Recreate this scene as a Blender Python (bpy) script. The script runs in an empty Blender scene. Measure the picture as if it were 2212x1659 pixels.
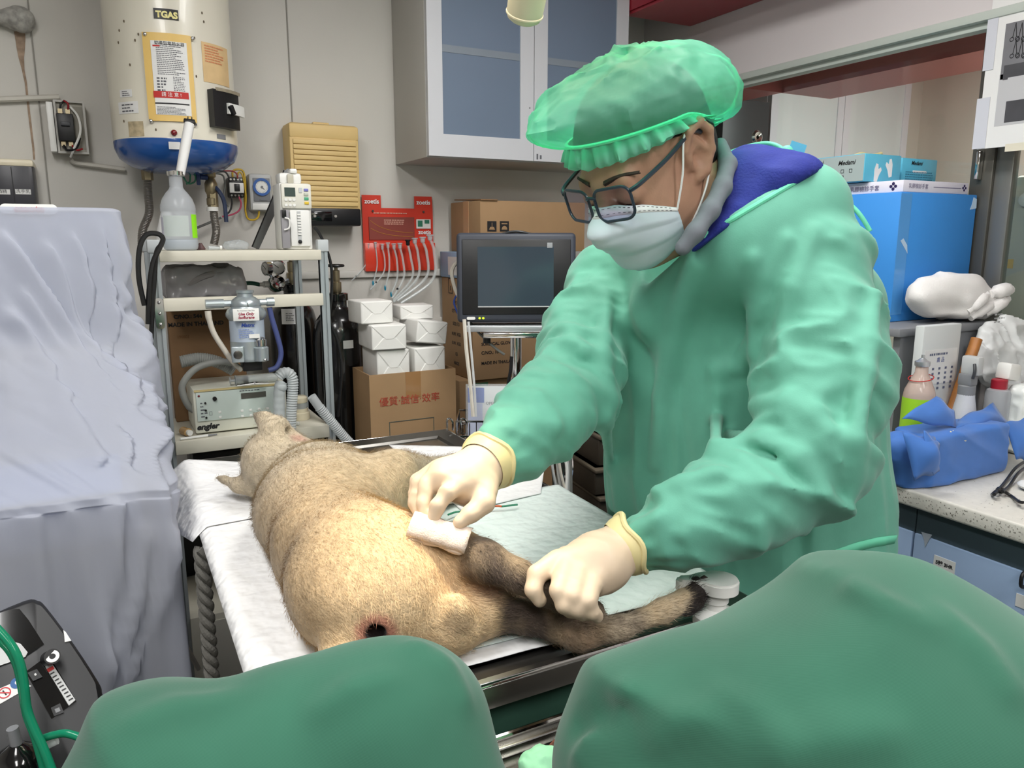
import bpy, bmesh, math, random
import numpy as np
from mathutils import Vector, Matrix, Euler
rnd = random.Random(7)
SC = bpy.context.scene
COL = SC.collection
# ------------------------------------------------------------------ camera
CAMH = 1.42; YAW = math.radians(28.0); PITCH = math.radians(10.8); FPX = 1652.0
cam_d = bpy.data.cameras.new('camera'); cam = bpy.data.objects.new('camera', cam_d); COL.objects.link(cam)
cam_d.sensor_width = 36.0; cam_d.lens = FPX / 2212 * 36.0; cam_d.clip_start = 0.02
cam.location = (0, 0, CAMH); cam.rotation_euler = (math.pi / 2 - PITCH, 0, -YAW)
SC.camera = cam
# ------------------------------------------------------------------ world, exposure
w = bpy.data.worlds.new('world'); SC.world = w; w.use_nodes = True
w.node_tree.nodes['Background'].inputs[0].default_value = (0.9, 0.95, 1, 1)
w.node_tree.nodes['Background'].inputs[1].default_value = 0.15
vs = SC.view_settings
vs.view_transform = 'Standard'; vs.look = 'None'; vs.gamma = 1.0; vs.use_curve_mapping = False
vs.exposure = 0.27
cy_ = SC.cycles      # keep light paths short enough for a quick render
cy_.max_bounces = 5; cy_.diffuse_bounces = 3; cy_.glossy_bounces = 3; cy_.transmission_bounces = 4; cy_.transparent_max_bounces = 8
cy_.caustics_reflective = False; cy_.caustics_refractive = False; cy_.use_adaptive_sampling = True; cy_.adaptive_threshold = 0.1
# ------------------------------------------------------------------ lights of the room (ceiling tubes)
def area_light(name, loc, sx, sy, power, col=(1, 1, 1), rot=(0, 0, 0)):
    d = bpy.data.lights.new(name, 'AREA'); d.shape = 'RECTANGLE'; d.size = sx; d.size_y = sy
    d.energy = power; d.color = col
    o = bpy.data.objects.new(name, d); o.location = loc; o.rotation_euler = rot; COL.objects.link(o)
    return o
CEIL = 2.62
LAMPS = [(-0.35, 0.75), (-0.35, -0.9), (1.0, -0.9), (1.0, 1.15)]
for lx, ly in LAMPS:
    area_light('ceiling_lamp_light', (lx, ly, CEIL - 0.09), 0.35, 1.2, 21, (1.0, 0.99, 0.975))
area_light('next_room_lamp_light', (3.2, 1.3, CEIL - 0.09), 0.3, 1.2, 55, (1.0, 1.0, 1.0))

# ------------------------------------------------------------------ helpers
_ca, _sa, _cp, _sp = math.cos(YAW), math.sin(YAW), math.cos(PITCH), math.sin(PITCH)
def ray(px, py):
    u = (px - 1106) / FPX; v = (829.5 - py) / FPX
    f = _cp + v * _sp; z = v * _cp - _sp
    return Vector((f * _sa + u * _ca, f * _ca - u * _sa, z))
def at(px, py, X=None, Y=None, Z=None, D=None):
    r = ray(px, py)
    if X is not None: t = X / r.x
    elif Y is not None: t = Y / r.y
    elif Z is not None: t = (Z - CAMH) / r.z
    else: t = D
    return Vector((0, 0, CAMH)) + r * t
def lin(c):
    c = c / 255.0
    return c / 12.92 if c <= 0.04045 else ((c + 0.055) / 1.055) ** 2.4
def rgb(c): return (lin(c[0]), lin(c[1]), lin(c[2]), 1.0)
_mats = {}
def mat(name, col=(200, 200, 200), rough=0.5, metal=0.0, var=0.0, vscale=8.0, bump=0.0, bscale=60.0, spec=0.5,
        trans=0.0, alpha=1.0, coat=0.0, emis=0.0, attr=None, sss=0.0, translucent=0.0, bdist=0.004, ior=1.45, sheen=0.0, col2=None, weave=0.0, thin=None, wscale=420):
    if name in _mats: return _mats[name]
    m = bpy.data.materials.new(name); m.use_nodes = True; _mats[name] = m
    nt = m.node_tree; N = nt.nodes; L = nt.links; b = N['Principled BSDF']; out = N['Material Output']
    b.inputs['Base Color'].default_value = rgb(col); b.inputs['Roughness'].default_value = rough
    b.inputs['Metallic'].default_value = metal; b.inputs['Specular IOR Level'].default_value = spec
    b.inputs['Transmission Weight'].default_value = trans; b.inputs['Alpha'].default_value = alpha
    b.inputs['Coat Weight'].default_value = coat; b.inputs['IOR'].default_value = ior
    b.inputs['Sheen Weight'].default_value = sheen
    if sss: b.inputs['Subsurface Weight'].default_value = sss; b.inputs['Subsurface Radius'].default_value = (0.012, 0.006, 0.004)
    if emis:
        b.inputs['Emission Color'].default_value = rgb(col); b.inputs['Emission Strength'].default_value = emis
        if emis < 5: m.cycles.emission_sampling = 'NONE'
    tc = N.new('ShaderNodeTexCoord')
    src = None
    if attr:
        a = N.new('ShaderNodeVertexColor'); a.layer_name = attr; src = a.outputs['Color']
    if var or col2:
        n = N.new('ShaderNodeTexNoise'); n.inputs['Scale'].default_value = vscale; n.inputs['Detail'].default_value = 3
        L.new(tc.outputs['Object'], n.inputs['Vector'])
        mx = N.new('ShaderNodeMix'); mx.data_type = 'RGBA'
        if col2:
            r = N.new('ShaderNodeMapRange'); r.inputs['From Min'].default_value = 0.40; r.inputs['From Max'].default_value = 0.60
            L.new(n.outputs['Fac'], r.inputs['Value']); L.new(r.outputs['Result'], mx.inputs['Factor'])
            mx.inputs['A'].default_value = rgb(col); mx.inputs['B'].default_value = rgb(col2)
            src = mx.outputs['Result']
        else:
            r = N.new('ShaderNodeMapRange'); r.inputs['From Min'].default_value = 0.3; r.inputs['From Max'].default_value = 0.7
            r.inputs['To Min'].default_value = 1 - var; r.inputs['To Max'].default_value = 1 + var * 0.6
            L.new(n.outputs['Fac'], r.inputs['Value'])
            mx.blend_type = 'MULTIPLY'; mx.inputs['Factor'].default_value = 1.0
            if src: L.new(src, mx.inputs['A'])
            else: mx.inputs['A'].default_value = rgb(col)
            L.new(r.outputs['Result'], mx.inputs['B'])
            src = mx.outputs['Result']
    if src: L.new(src, b.inputs['Base Color'])
    if bump or weave:
        n = N.new('ShaderNodeTexNoise'); n.inputs['Scale'].default_value = bscale; n.inputs['Detail'].default_value = 1.5
        L.new(tc.outputs['Object'], n.inputs['Vector'])
        h = n.outputs['Fac']
        bp = N.new('ShaderNodeBump'); bp.inputs['Strength'].default_value = bump or weave; bp.inputs['Distance'].default_value = bdist
        if weave:
            wv = N.new('ShaderNodeTexWave'); wv.inputs['Scale'].default_value = wscale; wv.bands_direction = 'DIAGONAL'
            L.new(tc.outputs['Object'], wv.inputs['Vector'])
            ad = N.new('ShaderNodeMath'); ad.operation = 'ADD'; L.new(h, ad.inputs[0]); L.new(wv.outputs['Fac'], ad.inputs[1]); h = ad.outputs[0]
        L.new(h, bp.inputs['Height']); L.new(bp.outputs['Normal'], b.inputs['Normal'])
    last = b.outputs['BSDF']
    if translucent:
        t = N.new('ShaderNodeBsdfTranslucent'); t.inputs['Color'].default_value = rgb(col)
        if src: L.new(src, t.inputs['Color'])
        ms = N.new('ShaderNodeMixShader'); ms.inputs['Fac'].default_value = translucent
        L.new(last, ms.inputs[1]); L.new(t.outputs['BSDF'], ms.inputs[2]); last = ms.outputs['Shader']
    if thin is not None:     # thin see-through film: share of light that passes straight
        t = N.new('ShaderNodeBsdfTransparent'); t.inputs['Color'].default_value = rgb(tuple(min(255, c + 25) for c in col))
        ms = N.new('ShaderNodeMixShader'); ms.inputs['Fac'].default_value = thin
        L.new(last, ms.inputs[1]); L.new(t.outputs['BSDF'], ms.inputs[2]); last = ms.outputs['Shader']
    L.new(last, out.inputs['Surface'])
    return m

def TM(loc=(0, 0, 0), rz=0, rx=0, ry=0, s=1.0):
    return Matrix.Translation(Vector(loc)) @ Euler((math.radians(rx), math.radians(ry), math.radians(rz))).to_matrix().to_4x4() @ Matrix.Scale(s, 4)
def frame(o, x, y):
    """matrix with origin o, x axis along x, y axis near y"""
    x = Vector(x).normalized(); z = x.cross(Vector(y)).normalized(); y = z.cross(x)
    m = Matrix.Identity(4)
    for i in range(3):
        m[i][0] = x[i]; m[i][1] = y[i]; m[i][2] = z[i]; m[i][3] = o[i]
    return m
def cr(pts, n=8, closed=False):
    """Catmull-Rom through pts (tuples of any length)"""
    P = [np.array(p, float) for p in pts]; out = []; k = len(P)
    for i in range(k if closed else k - 1):
        p0 = P[(i - 1) % k] if closed else P[max(i - 1, 0)]
        p1 = P[i]; p2 = P[(i + 1) % k]; p3 = P[(i + 2) % k] if closed else P[min(i + 2, k - 1)]
        for j in range(n):
            t = j / n
            out.append(0.5 * (2 * p1 + (p2 - p0) * t + (2 * p0 - 5 * p1 + 4 * p2 - p3) * t * t + (3 * p1 - p0 - 3 * p2 + p3) * t ** 3))
    if not closed: out.append(P[-1])
    return out
class MB:
    def __init__(s): s.v = []; s.f = []
    def add(s, vs, fs, M=None):
        b = len(s.v)
        for v in vs:
            v = Vector(v)
            s.v.append(M @ v if M is not None else v)
        s.f += [tuple(i + b for i in f) for f in fs]
        return s
    def box(s, c, size, M=None, bev=0.0, seg=2):
        bm = bmesh.new(); bmesh.ops.create_cube(bm, size=1.0)
        for v in bm.verts: v.co = Vector((v.co.x * size[0], v.co.y * size[1], v.co.z * size[2]))
        if bev: bmesh.ops.bevel(bm, geom=list(bm.edges), offset=min(bev, min(size) * 0.45), segments=seg, profile=0.5, affect='EDGES')
        bm.verts.index_update(); c = Vector(c)
        s.add([v.co + c for v in bm.verts], [[v.index for v in f.verts] for f in bm.faces], M); bm.free()
        return s
    def bx(s, x0, x1, y0, y1, z0, z1, M=None, bev=0.0, seg=2):
        return s.box(((x0 + x1) / 2, (y0 + y1) / 2, (z0 + z1) / 2), (abs(x1 - x0), abs(y1 - y0), abs(z1 - z0)), M, bev, seg)
    def tube(s, pts, r, n=8, closed=False, caps=True, M=None):
        P = [Vector(p) for p in pts]; k = len(P)
        R = [r] * k if not hasattr(r, '__len__') else list(r)
        vs = []; up = None
        for i in range(k):
            a = P[(i - 1) % k] if closed or i > 0 else P[i]; b = P[(i + 1) % k] if closed or i < k - 1 else P[i]
            t = (b - a)
            t = t.normalized() if t.length > 1e-9 else Vector((0, 0, 1))
            if up is None: up = Vector((0, 0, 1)) if abs(t.z) < 0.9 else Vector((1, 0, 0))
            x = up - t * up.dot(t)
            if x.length < 1e-6: x = t.orthogonal()
            x.normalize(); y = t.cross(x); up = x
            for j in range(n):
                an = 2 * math.pi * j / n
                vs.append(P[i] + (x * math.cos(an) + y * math.sin(an)) * R[i])
        fs = []
        for i in range(k if closed else k - 1):
            i2 = (i + 1) % k
            for j in range(n):
                j2 = (j + 1) % n
                fs.append((i * n + j, i * n + j2, i2 * n + j2, i2 * n + j))
        if caps and not closed:
            fs.append(tuple(reversed(range(n)))); fs.append(tuple((k - 1) * n + j for j in range(n)))
        return s.add(vs, fs, M)
    def cyl(s, p0, p1, r0, r1=None, n=20, M=None):
        return s.tube([p0, p1], [r0, r0 if r1 is None else r1], n, M=M)
    def lathe(s, prof, n=28, M=None, caps=True):
        vs = []; fs = []; k = len(prof)
        for r, z in prof:
            for j in range(n):
                a = 2 * math.pi * j / n; vs.append((r * math.cos(a), r * math.sin(a), z))
        for i in range(k - 1):
            for j in range(n):
                j2 = (j + 1) % n; fs.append((i * n + j, i * n + j2, (i + 1) * n + j2, (i + 1) * n + j))
        if caps: fs.append(tuple(reversed(range(n)))); fs.append(tuple((k - 1) * n + j for j in range(n)))
        return s.add(vs, fs, M)
    def prism(s, poly, z0, z1, M=None):
        k = len(poly); vs = [(p[0], p[1], z0) for p in poly] + [(p[0], p[1], z1) for p in poly]
        fs = [tuple(reversed(range(k))), tuple(range(k, 2 * k))] + [(i, (i + 1) % k, (i + 1) % k + k, i + k) for i in range(k)]
        return s.add(vs, fs, M)
    def grid(s, P, cu=False, cv=False, M=None, flip=False):
        nu, nv = len(P), len(P[0]); vs = [p for row in P for p in row]; fs = []
        for i in range(nu if cu else nu - 1):
            for j in range(nv if cv else nv - 1):
                q = (i * nv + j, ((i + 1) % nu) * nv + j, ((i + 1) % nu) * nv + (j + 1) % nv, i * nv + (j + 1) % nv)
                fs.append(q[::-1] if flip else q)
        return s.add(vs, fs, M)
    def sph(s, c, r, M=None, n=16):
        r = (r, r, r) if not hasattr(r, '__len__') else r
        prof = [(math.sin(math.pi * i / n), -math.cos(math.pi * i / n)) for i in range(1, n)]
        return s.lathe(prof, n + 4, (M if M is not None else Matrix.Identity(4)) @ Matrix.Translation(Vector(c)) @ Matrix.Diagonal((r[0], r[1], r[2], 1)))
def rrect(w, h, r, n=5, cx=0, cy=0):
    out = []
    for k, (sx, sy) in enumerate(((1, 1), (-1, 1), (-1, -1), (1, -1))):
        for i in range(n + 1):
            a = math.pi / 2 * (k + i / n)
            out.append((cx + sx * (w / 2 - r) + r * math.cos(a), cy + sy * (h / 2 - r) + r * math.sin(a)))
    return out
def build(name, mb, m, parent=None, smooth=40, M=None, solid=0.0, attr=None):
    me = bpy.data.meshes.new(name); V = mb.v
    if M is not None: V = [M @ v for v in V]
    me.from_pydata([tuple(v) for v in V], [], mb.f); me.validate(); me.update()
    if smooth:
        me.shade_smooth()
        if smooth < 180: me.set_sharp_from_angle(angle=math.radians(smooth))
    me.materials.append(m if not isinstance(m, str) else _mats[m])
    o = bpy.data.objects.new(name, me); COL.objects.link(o)
    if parent is not None: o.parent = parent
    if solid:
        md = o.modifiers.new('thickness', 'SOLIDIFY'); md.thickness = solid; md.offset = 0
    return o
def tag(o, label, cat, group=None, kind=None):
    if label: o['label'] = label
    if cat: o['category'] = cat
    if group: o['group'] = group
    if kind: o['kind'] = kind
    return o
def thing(name, label, cat, loc=(0, 0, 0), rz=0, group=None, rx=0, ry=0):
    o = bpy.data.objects.new(name, None); COL.objects.link(o); o.empty_display_size = 0.05
    o.location = loc; o.rotation_euler = (math.radians(rx), math.radians(ry), math.radians(rz))
    return tag(o, label, cat, group)
def struct(name, mb, m, parent=None, smooth=40):
    o = build(name, mb, m, parent, smooth)
    if parent is None: o['kind'] = 'structure'
    return o
def dup(root, label=None, loc=None, rz=None, group=None):
    r = root.copy(); COL.objects.link(r)
    if label: r['label'] = label
    if group: r['group'] = group
    if loc is not None: r.location = loc
    if rz is not None: r.rotation_euler = (0, 0, math.radians(rz))
    for ch in list(root.children):
        c = ch.copy(); COL.objects.link(c); c.parent = r
        for g in ch.children:
            d = g.copy(); COL.objects.link(d); d.parent = c
    return r
def text(name, s, size, M, m, parent=None, align='CENTER', bold=0.0, shear=0.0, sx=1.0, space=1.0):
    c = bpy.data.curves.new('t', 'FONT'); c.body = s; c.size = size; c.align_x = align; c.align_y = 'CENTER'
    c.offset = bold; c.shear = shear; c.space_character = space; c.space_line = 0.9
    c.resolution_u = 3
    o = bpy.data.objects.new('t', c); COL.objects.link(o)
    me = bpy.data.meshes.new_from_object(o.evaluated_get(bpy.context.evaluated_depsgraph_get()))
    bpy.data.objects.remove(o); bpy.data.curves.remove(c)
    me.transform(M @ Matrix.Diagonal((sx, 1, 1, 1))); me.materials.clear(); me.materials.append(m); me.name = name
    o = bpy.data.objects.new(name, me); COL.objects.link(o)
    if parent is not None: o.parent = parent
    return o
# vertical sign frames in a thing's local space: text plane facing -y (front), origin o
def FRONT(x, y, z): return Matrix.Translation((x, y, z)) @ Matrix.Rotation(math.pi / 2, 4, 'X')
def LEFTF(x, y, z): return Matrix.Translation((x, y, z)) @ Matrix.Rotation(-math.pi / 2, 4, 'Z') @ Matrix.Rotation(math.pi / 2, 4, 'X')
def scribble(mb, M, w, h, rows, seed=0, fill=0.75, th=0.45):
    """rows of tiny printed characters too small to read, as little bars lying on the sheet"""
    r = random.Random(seed); dy = h / rows
    for i in range(rows):
        x = -w / 2; y = h / 2 - dy * (i + 0.5); end = w / 2 - (r.random() * w * 0.35 if r.random() < 0.4 else 0)
        while x < end:
            L = dy * (0.4 + r.random() * 1.2)
            if x + L > end: break
            a = y - dy * th / 2; b = y + dy * th / 2
            mb.add([(x, a, 0), (x + L * fill, a, 0), (x + L * fill, b, 0), (x, b, 0)], [(0, 1, 2, 3)], M)
            x += L
    return mb
# ------------------------------------------------------------------ signed distance modelling (organic shapes)
def v3(p): return np.array(tuple(p), np.float32)
def s_cone(P, a, b, ra, rb):
    a = v3(a); b = v3(b); ba = b - a; t = np.clip(((P - a) @ ba) / max(1e-9, float(ba @ ba)), 0, 1)
    return np.linalg.norm(P - a - t[:, None] * ba, axis=1) - (ra + t * (rb - ra))
def s_ell(P, c, r, R=None):
    q = P - v3(c)
    if R is not None: q = q @ np.array(R, np.float32)
    r = np.array(r, np.float32); k0 = np.linalg.norm(q / r, axis=1); k1 = np.linalg.norm(q / (r * r), axis=1)
    return k0 * (k0 - 1) / np.maximum(k1, 1e-6)
def s_box(P, c, h, r=0.0, R=None):
    q = P - v3(c)
    if R is not None: q = q @ np.array(R, np.float32)
    q = np.abs(q) - (np.array(h, np.float32) - r)
    return np.linalg.norm(np.maximum(q, 0), axis=1) + np.minimum(q.max(axis=1), 0) - r
def smin(a, b, k):
    h = np.maximum(k - np.abs(a - b), 0) / k
    return np.minimum(a, b) - h * h * k * 0.25
def smax(a, b, k): return -smin(-a, -b, k)
def chain(P, pts, k=0.01):
    """pts: (Vector, radius) list -> blended limb"""
    d = None
    for (a, ra), (b, rb) in zip(pts[:-1], pts[1:]):
        e = s_cone(P, a, b, ra, rb); d = e if d is None else smin(d, e, k)
    return d
def add_ridges(d, P, ridges, k0=None):
    """raise (k > 0) or press in (k < 0) fold lines, working only on the points close to each"""
    for rg_, k_ in ridges:
        A = np.array([tuple(p) for p, r in rg_], np.float32); m = abs(k_) + max(r for p, r in rg_) + .03
        i = np.where(((P > A.min(0) - m) & (P < A.max(0) + m)).all(1))[0]
        if not len(i): continue
        e = chain(P[i], rg_, .004); d[i] = smin(d[i], e, k_) if k_ > 0 else smax(d[i], -e, -k_)
    return d
def vnoise(P, s, seed=0):
    Q = (P * s).astype(np.float32); fl = np.floor(Q); i = fl.astype(np.int32).astype(np.uint32); f = Q - fl; f = f * f * (3 - 2 * f); U = (np.uint32(0), np.uint32(1))
    def hsh(x, y, z):
        n = x * np.uint32(374761393) + y * np.uint32(668265263) + z * np.uint32(2147483647) + np.uint32((seed * 1274126177) & 0xFFFFFFFF)
        n = (n ^ (n >> np.uint32(13))) * np.uint32(1274126177)
        return ((n ^ (n >> np.uint32(16))) & np.uint32(0xFFFF)).astype(np.float32) / np.float32(65535.0)
    r = 0
    for dx in (0, 1):
        for dy in (0, 1):
            for dz in (0, 1):
                wgt = (f[:, 0] if dx else 1 - f[:, 0]) * (f[:, 1] if dy else 1 - f[:, 1]) * (f[:, 2] if dz else 1 - f[:, 2])
                r = r + wgt * hsh(i[:, 0] + U[dx], i[:, 1] + U[dy], i[:, 2] + U[dz])
    return r * 2 - 1
def nets(fn, lo, hi, h):
    """surface nets of fn over a box; two passes, the fine one only near the surface"""
    lo = np.array(lo, np.float32); hi = np.array(hi, np.float32)
    n = np.ceil((hi - lo) / h).astype(int) + 1; n = ((n + 3) // 4) * 4 + 1
    c = [(lo[k] + h * 4 * np.arange((n[k] - 1) // 4 + 1)).astype(np.float32) for k in range(3)]
    G = np.stack(np.meshgrid(*c, indexing='ij'), -1).reshape(-1, 3)
    d = fn(G).reshape([len(x) for x in c])
    near = np.abs(d) < h * 4 * 2.2
    cell = np.zeros([x - 1 for x in near.shape], bool)
    for a in (0, 1):
        for b in (0, 1):
            for e in (0, 1):
                cell |= near[a:near.shape[0] - 1 + a, b:near.shape[1] - 1 + b, e:near.shape[2] - 1 + e]
    big = np.repeat(np.repeat(np.repeat(d, 4, 0), 4, 1), 4, 2)[:n[0], :n[1], :n[2]].astype(np.float32)
    msk = np.zeros(tuple(n), bool)
    cm = np.repeat(np.repeat(np.repeat(cell, 4, 0), 4, 1), 4, 2)
    for a in (0, 1):
        for b in (0, 1):
            for e in (0, 1):
                msk[a:a + cm.shape[0], b:b + cm.shape[1], e:e + cm.shape[2]] |= cm
    idx = np.argwhere(msk); P = (lo + idx * h).astype(np.float32)
    vals = np.empty(len(P), np.float32)
    for s0 in range(0, len(P), 400000): vals[s0:s0 + 400000] = fn(P[s0:s0 + 400000])
    big[msk] = vals; V = big
    ins = V < 0
    corner = np.zeros([x - 1 for x in V.shape], np.int8)
    for a in (0, 1):
        for b in (0, 1):
            for e in (0, 1):
                corner += ins[a:V.shape[0] - 1 + a, b:V.shape[1] - 1 + b, e:V.shape[2] - 1 + e]
    act = (corner > 0) & (corner < 8)
    ci = np.argwhere(act); ids = -np.ones(act.shape, np.int64); ids[act] = np.arange(len(ci))
    S = np.zeros((len(ci), 3)); W = np.zeros(len(ci))
    cs = [(a, b, e) for a in (0, 1) for b in (0, 1) for e in (0, 1)]
    for ia, a in enumerate(cs):
        for b in cs[ia + 1:]:
            if sum(abs(a[k] - b[k]) for k in range(3)) != 1: continue
            va = V[ci[:, 0] + a[0], ci[:, 1] + a[1], ci[:, 2] + a[2]]; vb = V[ci[:, 0] + b[0], ci[:, 1] + b[1], ci[:, 2] + b[2]]
            cx = (va < 0) != (vb < 0); t = np.where(cx, va / np.where(cx, va - vb, 1), 0)
            for k in range(3): S[:, k] += np.where(cx, a[k] + t * (b[k] - a[k]), 0)
            W += cx
    verts = lo + (ci + S / np.maximum(W, 1)[:, None]) * h
    quads = []
    for ax in range(3):
        sl0 = [slice(None)] * 3; sl1 = [slice(None)] * 3; sl0[ax] = slice(0, -1); sl1[ax] = slice(1, None)
        A = ins[tuple(sl0)]; B = ins[tuple(sl1)]; e = np.argwhere(A != B); o1, o2 = (ax + 1) % 3, (ax + 2) % 3
        e = e[(e[:, o1] > 0) & (e[:, o2] > 0) & (e[:, o1] < V.shape[o1] - 1) & (e[:, o2] < V.shape[o2] - 1)]
        if not len(e): continue
        q = []
        for d1, d2 in ((1, 1), (0, 1), (0, 0), (1, 0)):
            c2 = e.copy(); c2[:, o1] -= d1; c2[:, o2] -= d2; q.append(ids[c2[:, 0], c2[:, 1], c2[:, 2]])
        q = np.stack(q, 1); fl = ~A[e[:, 0], e[:, 1], e[:, 2]]
        q[fl] = q[fl][:, ::-1]; quads.append(q)
    return verts, np.concatenate(quads)
def organic(name, fn, lo, hi, h, m, parent=None, smooth_it=2, color=None, keep=None):
    V, Q = nets(fn, lo, hi, h)
    if smooth_it:
        E = np.concatenate([Q[:, [0, 1]], Q[:, [1, 2]], Q[:, [2, 3]], Q[:, [3, 0]]])
        for _ in range(smooth_it):
            S = np.zeros_like(V); C = np.zeros(len(V))
            for a, b in ((0, 1), (1, 0)):
                for k in range(3): S[:, k] += np.bincount(E[:, a], V[E[:, b], k], len(V))
                C += np.bincount(E[:, a], minlength=len(V))
            V = V * 0.4 + 0.6 * S / np.maximum(C, 1)[:, None]
    if keep is not None:
        kf = keep(V[Q].mean(1)); Q = Q[kf]
        used = np.unique(Q); rm = -np.ones(len(V), np.int64); rm[used] = np.arange(len(used)); V = V[used]; Q = rm[Q]
    me = bpy.data.meshes.new(name)
    me.vertices.add(len(V)); me.vertices.foreach_set('co', V.astype(np.float32).ravel())
    me.loops.add(len(Q) * 4); me.loops.foreach_set('vertex_index', Q.astype(np.int32).ravel())
    me.polygons.add(len(Q)); me.polygons.foreach_set('loop_start', np.arange(0, len(Q) * 4, 4, dtype=np.int32))
    me.update(calc_edges=True); me.validate(); me.shade_smooth()
    if color is not None:
        c = color(V.astype(np.float32)); ca = me.color_attributes.new('coat', 'FLOAT_COLOR', 'POINT')
        ca.data.foreach_set('color', np.concatenate([c, np.ones((len(V), 1))], 1).astype(np.float32).ravel())
    me.materials.append(m); o = bpy.data.objects.new(name, me); COL.objects.link(o)
    if parent is not None: o.parent = parent
    return o
def W(o):
    """child built in world coordinates"""
    p = o.parent
    o.matrix_parent_inverse = (Matrix.Translation(p.location) @ p.rotation_euler.to_matrix().to_4x4()).inverted()
    return o
def ring(mb, x0, x1, z0, z1, y0, y1, f, fb=None):
    fb = fb or f
    mb.bx(x0, x0 + f, y0, y1, z0, z1).bx(x1 - f, x1, y0, y1, z0, z1)
    return mb.bx(x0 + f, x1 - f, y0, y1, z0, z0 + fb).bx(x0 + f, x1 - f, y0, y1, z1 - f, z1)
# ------------------------------------------------------------------ materials
mat('wall', (212, 209, 202), 0.75, var=0.04, vscale=2.2, bump=0.06, bscale=90)
mat('wall_beige', (202, 199, 186), 0.8, var=0.05, vscale=2)
mat('soffit_white', (214, 208, 208), 0.7, var=0.03, vscale=2)
mat('floor_tile', (122, 120, 114), 0.55, var=0.12, vscale=3)
mat('red_lam', (150, 36, 50), 0.35)
mat('pink_lam', (206, 112, 110), 0.45, var=0.06, vscale=4)
mat('alu', (196, 200, 204), 0.38, 0.75)
mat('frame_green', (190, 198, 190), 0.5)
mat('steel', (176, 176, 172), 0.22, 1.0, var=0.08, vscale=14, bump=0.05, bscale=25)
mat('steel_dark', (98, 96, 92), 0.3, 0.9, var=0.1, vscale=10)
mat('chrome', (215, 215, 215), 0.08, 1.0)
mat('cab_side', (186, 184, 178), 0.5)
mat('door_frame', (206, 208, 212), 0.4)
mat('frost', (112, 128, 148), 0.34, spec=0.6, var=0.08, vscale=1.5)
mat('frost_pale', (206, 214, 212), 0.3, spec=0.6, var=0.05, vscale=2)
mat('card', (168, 136, 100), 0.85, var=0.07, vscale=6, bump=0.05, bscale=120)
mat('card_dark', (142, 110, 78), 0.85, var=0.08, vscale=6)
mat('white_paper', (228, 228, 226), 0.75, bump=0.12, bscale=30)
mat('white_plastic', (234, 234, 230), 0.35, spec=0.5)
mat('cream_plastic', (232, 222, 196), 0.35)
mat('cream_enamel', (226, 221, 205), 0.28, coat=0.2, var=0.05, vscale=3)
mat('heater_blue', (32, 82, 152), 0.22, coat=0.4, var=0.08, vscale=5)
mat('black_plastic', (22, 22, 24), 0.4)
mat('black_gloss', (14, 14, 15), 0.12, coat=0.5)
mat('dark_grey', (62, 64, 68), 0.45)
mat('mid_grey', (128, 130, 134), 0.45)
mat('pale_grey', (190, 192, 192), 0.45)
mat('yellow_pl', (226, 190, 110), 0.45)
mat('disp_beige', (222, 192, 130), 0.5, var=0.03)
mat('red_pl', (214, 58, 38), 0.45)
mat('red_ink', (190, 44, 40), 0.6)
mat('black_ink', (30, 30, 32), 0.6)
mat('grey_ink', (96, 98, 104), 0.6)
mat('blue_ink', (40, 70, 150), 0.6)
mat('white_ink', (240, 240, 240), 0.5)
mat('gold_ink', (232, 222, 150), 0.4)
mat('lcd', (70, 82, 78), 0.25)
def film(name, tint, gloss=0.05, rough=0.03):
    m = bpy.data.materials.new(name); m.use_nodes = True; nt = m.node_tree; nt.nodes.remove(nt.nodes['Principled BSDF']); _mats[name] = m
    t = nt.nodes.new('ShaderNodeBsdfTransparent'); t.inputs[0].default_value = rgb(tint); g = nt.nodes.new('ShaderNodeBsdfGlossy'); g.inputs['Roughness'].default_value = rough
    x = nt.nodes.new('ShaderNodeMixShader'); x.inputs[0].default_value = gloss
    nt.links.new(t.outputs[0], x.inputs[1]); nt.links.new(g.outputs[0], x.inputs[2]); nt.links.new(x.outputs[0], nt.nodes['Material Output'].inputs[0])
film('glass', (240, 246, 244), 0.04)
mat('clear_film', (225, 228, 230), 0.2, thin=0.72)
mat('clear_tube', (226, 230, 230), 0.15, thin=0.55)
mat('frosted_tube', (226, 230, 232), 0.3, thin=0.30, translucent=0.3)
mat('shelf_cream', (214, 210, 194), 0.5, var=0.03)
mat('alu_post', (178, 186, 190), 0.4, 0.5)
# ------------------------------------------------------------------ the room
BACK = 2.9; RX = 2.2
struct('floor', MB().bx(-2.3, 4.6, -2.4, 3.5, -0.1, 0.0), 'floor_tile')
struct('ceiling', MB().bx(-2.3, 4.6, -2.4, 3.5, CEIL, CEIL + 0.1), 'soffit_white')
wb = struct('wall_back', MB().bx(-2.3, RX + 0.12, BACK, BACK + 0.12, 0, CEIL), 'wall')
struct('wall_next_back', MB().bx(RX + 0.12, 4.6, 3.4, 3.5, 0, CEIL), 'wall_beige')
for px in (82, 628):      # panel joints of the back wall
    x = at(px, 200, Y=BACK).x
    build('panel_joint', MB().bx(x - 0.002, x + 0.002, BACK - 0.004, BACK + 0.001, 0, CEIL), mat('joint', (150, 147, 140), 0.8), wb)
zr = at(850, 590, Y=BACK).z
build('surface_conduit', MB().bx(0.6, 1.25, BACK - 0.018, BACK, zr - 0.014, zr + 0.014, bev=0.004), 'wall', wb)
zr2 = at(955, 690, Y=BACK).z
build('surface_conduit', MB().bx(1.0, 1.35, BACK - 0.018, BACK, zr2 - 0.012, zr2 + 0.012, bev=0.004), 'wall', wb)
struct('wall_left', MB().bx(-2.3, -2.2, -2.4, 3.0, 0, CEIL), 'wall')
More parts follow.
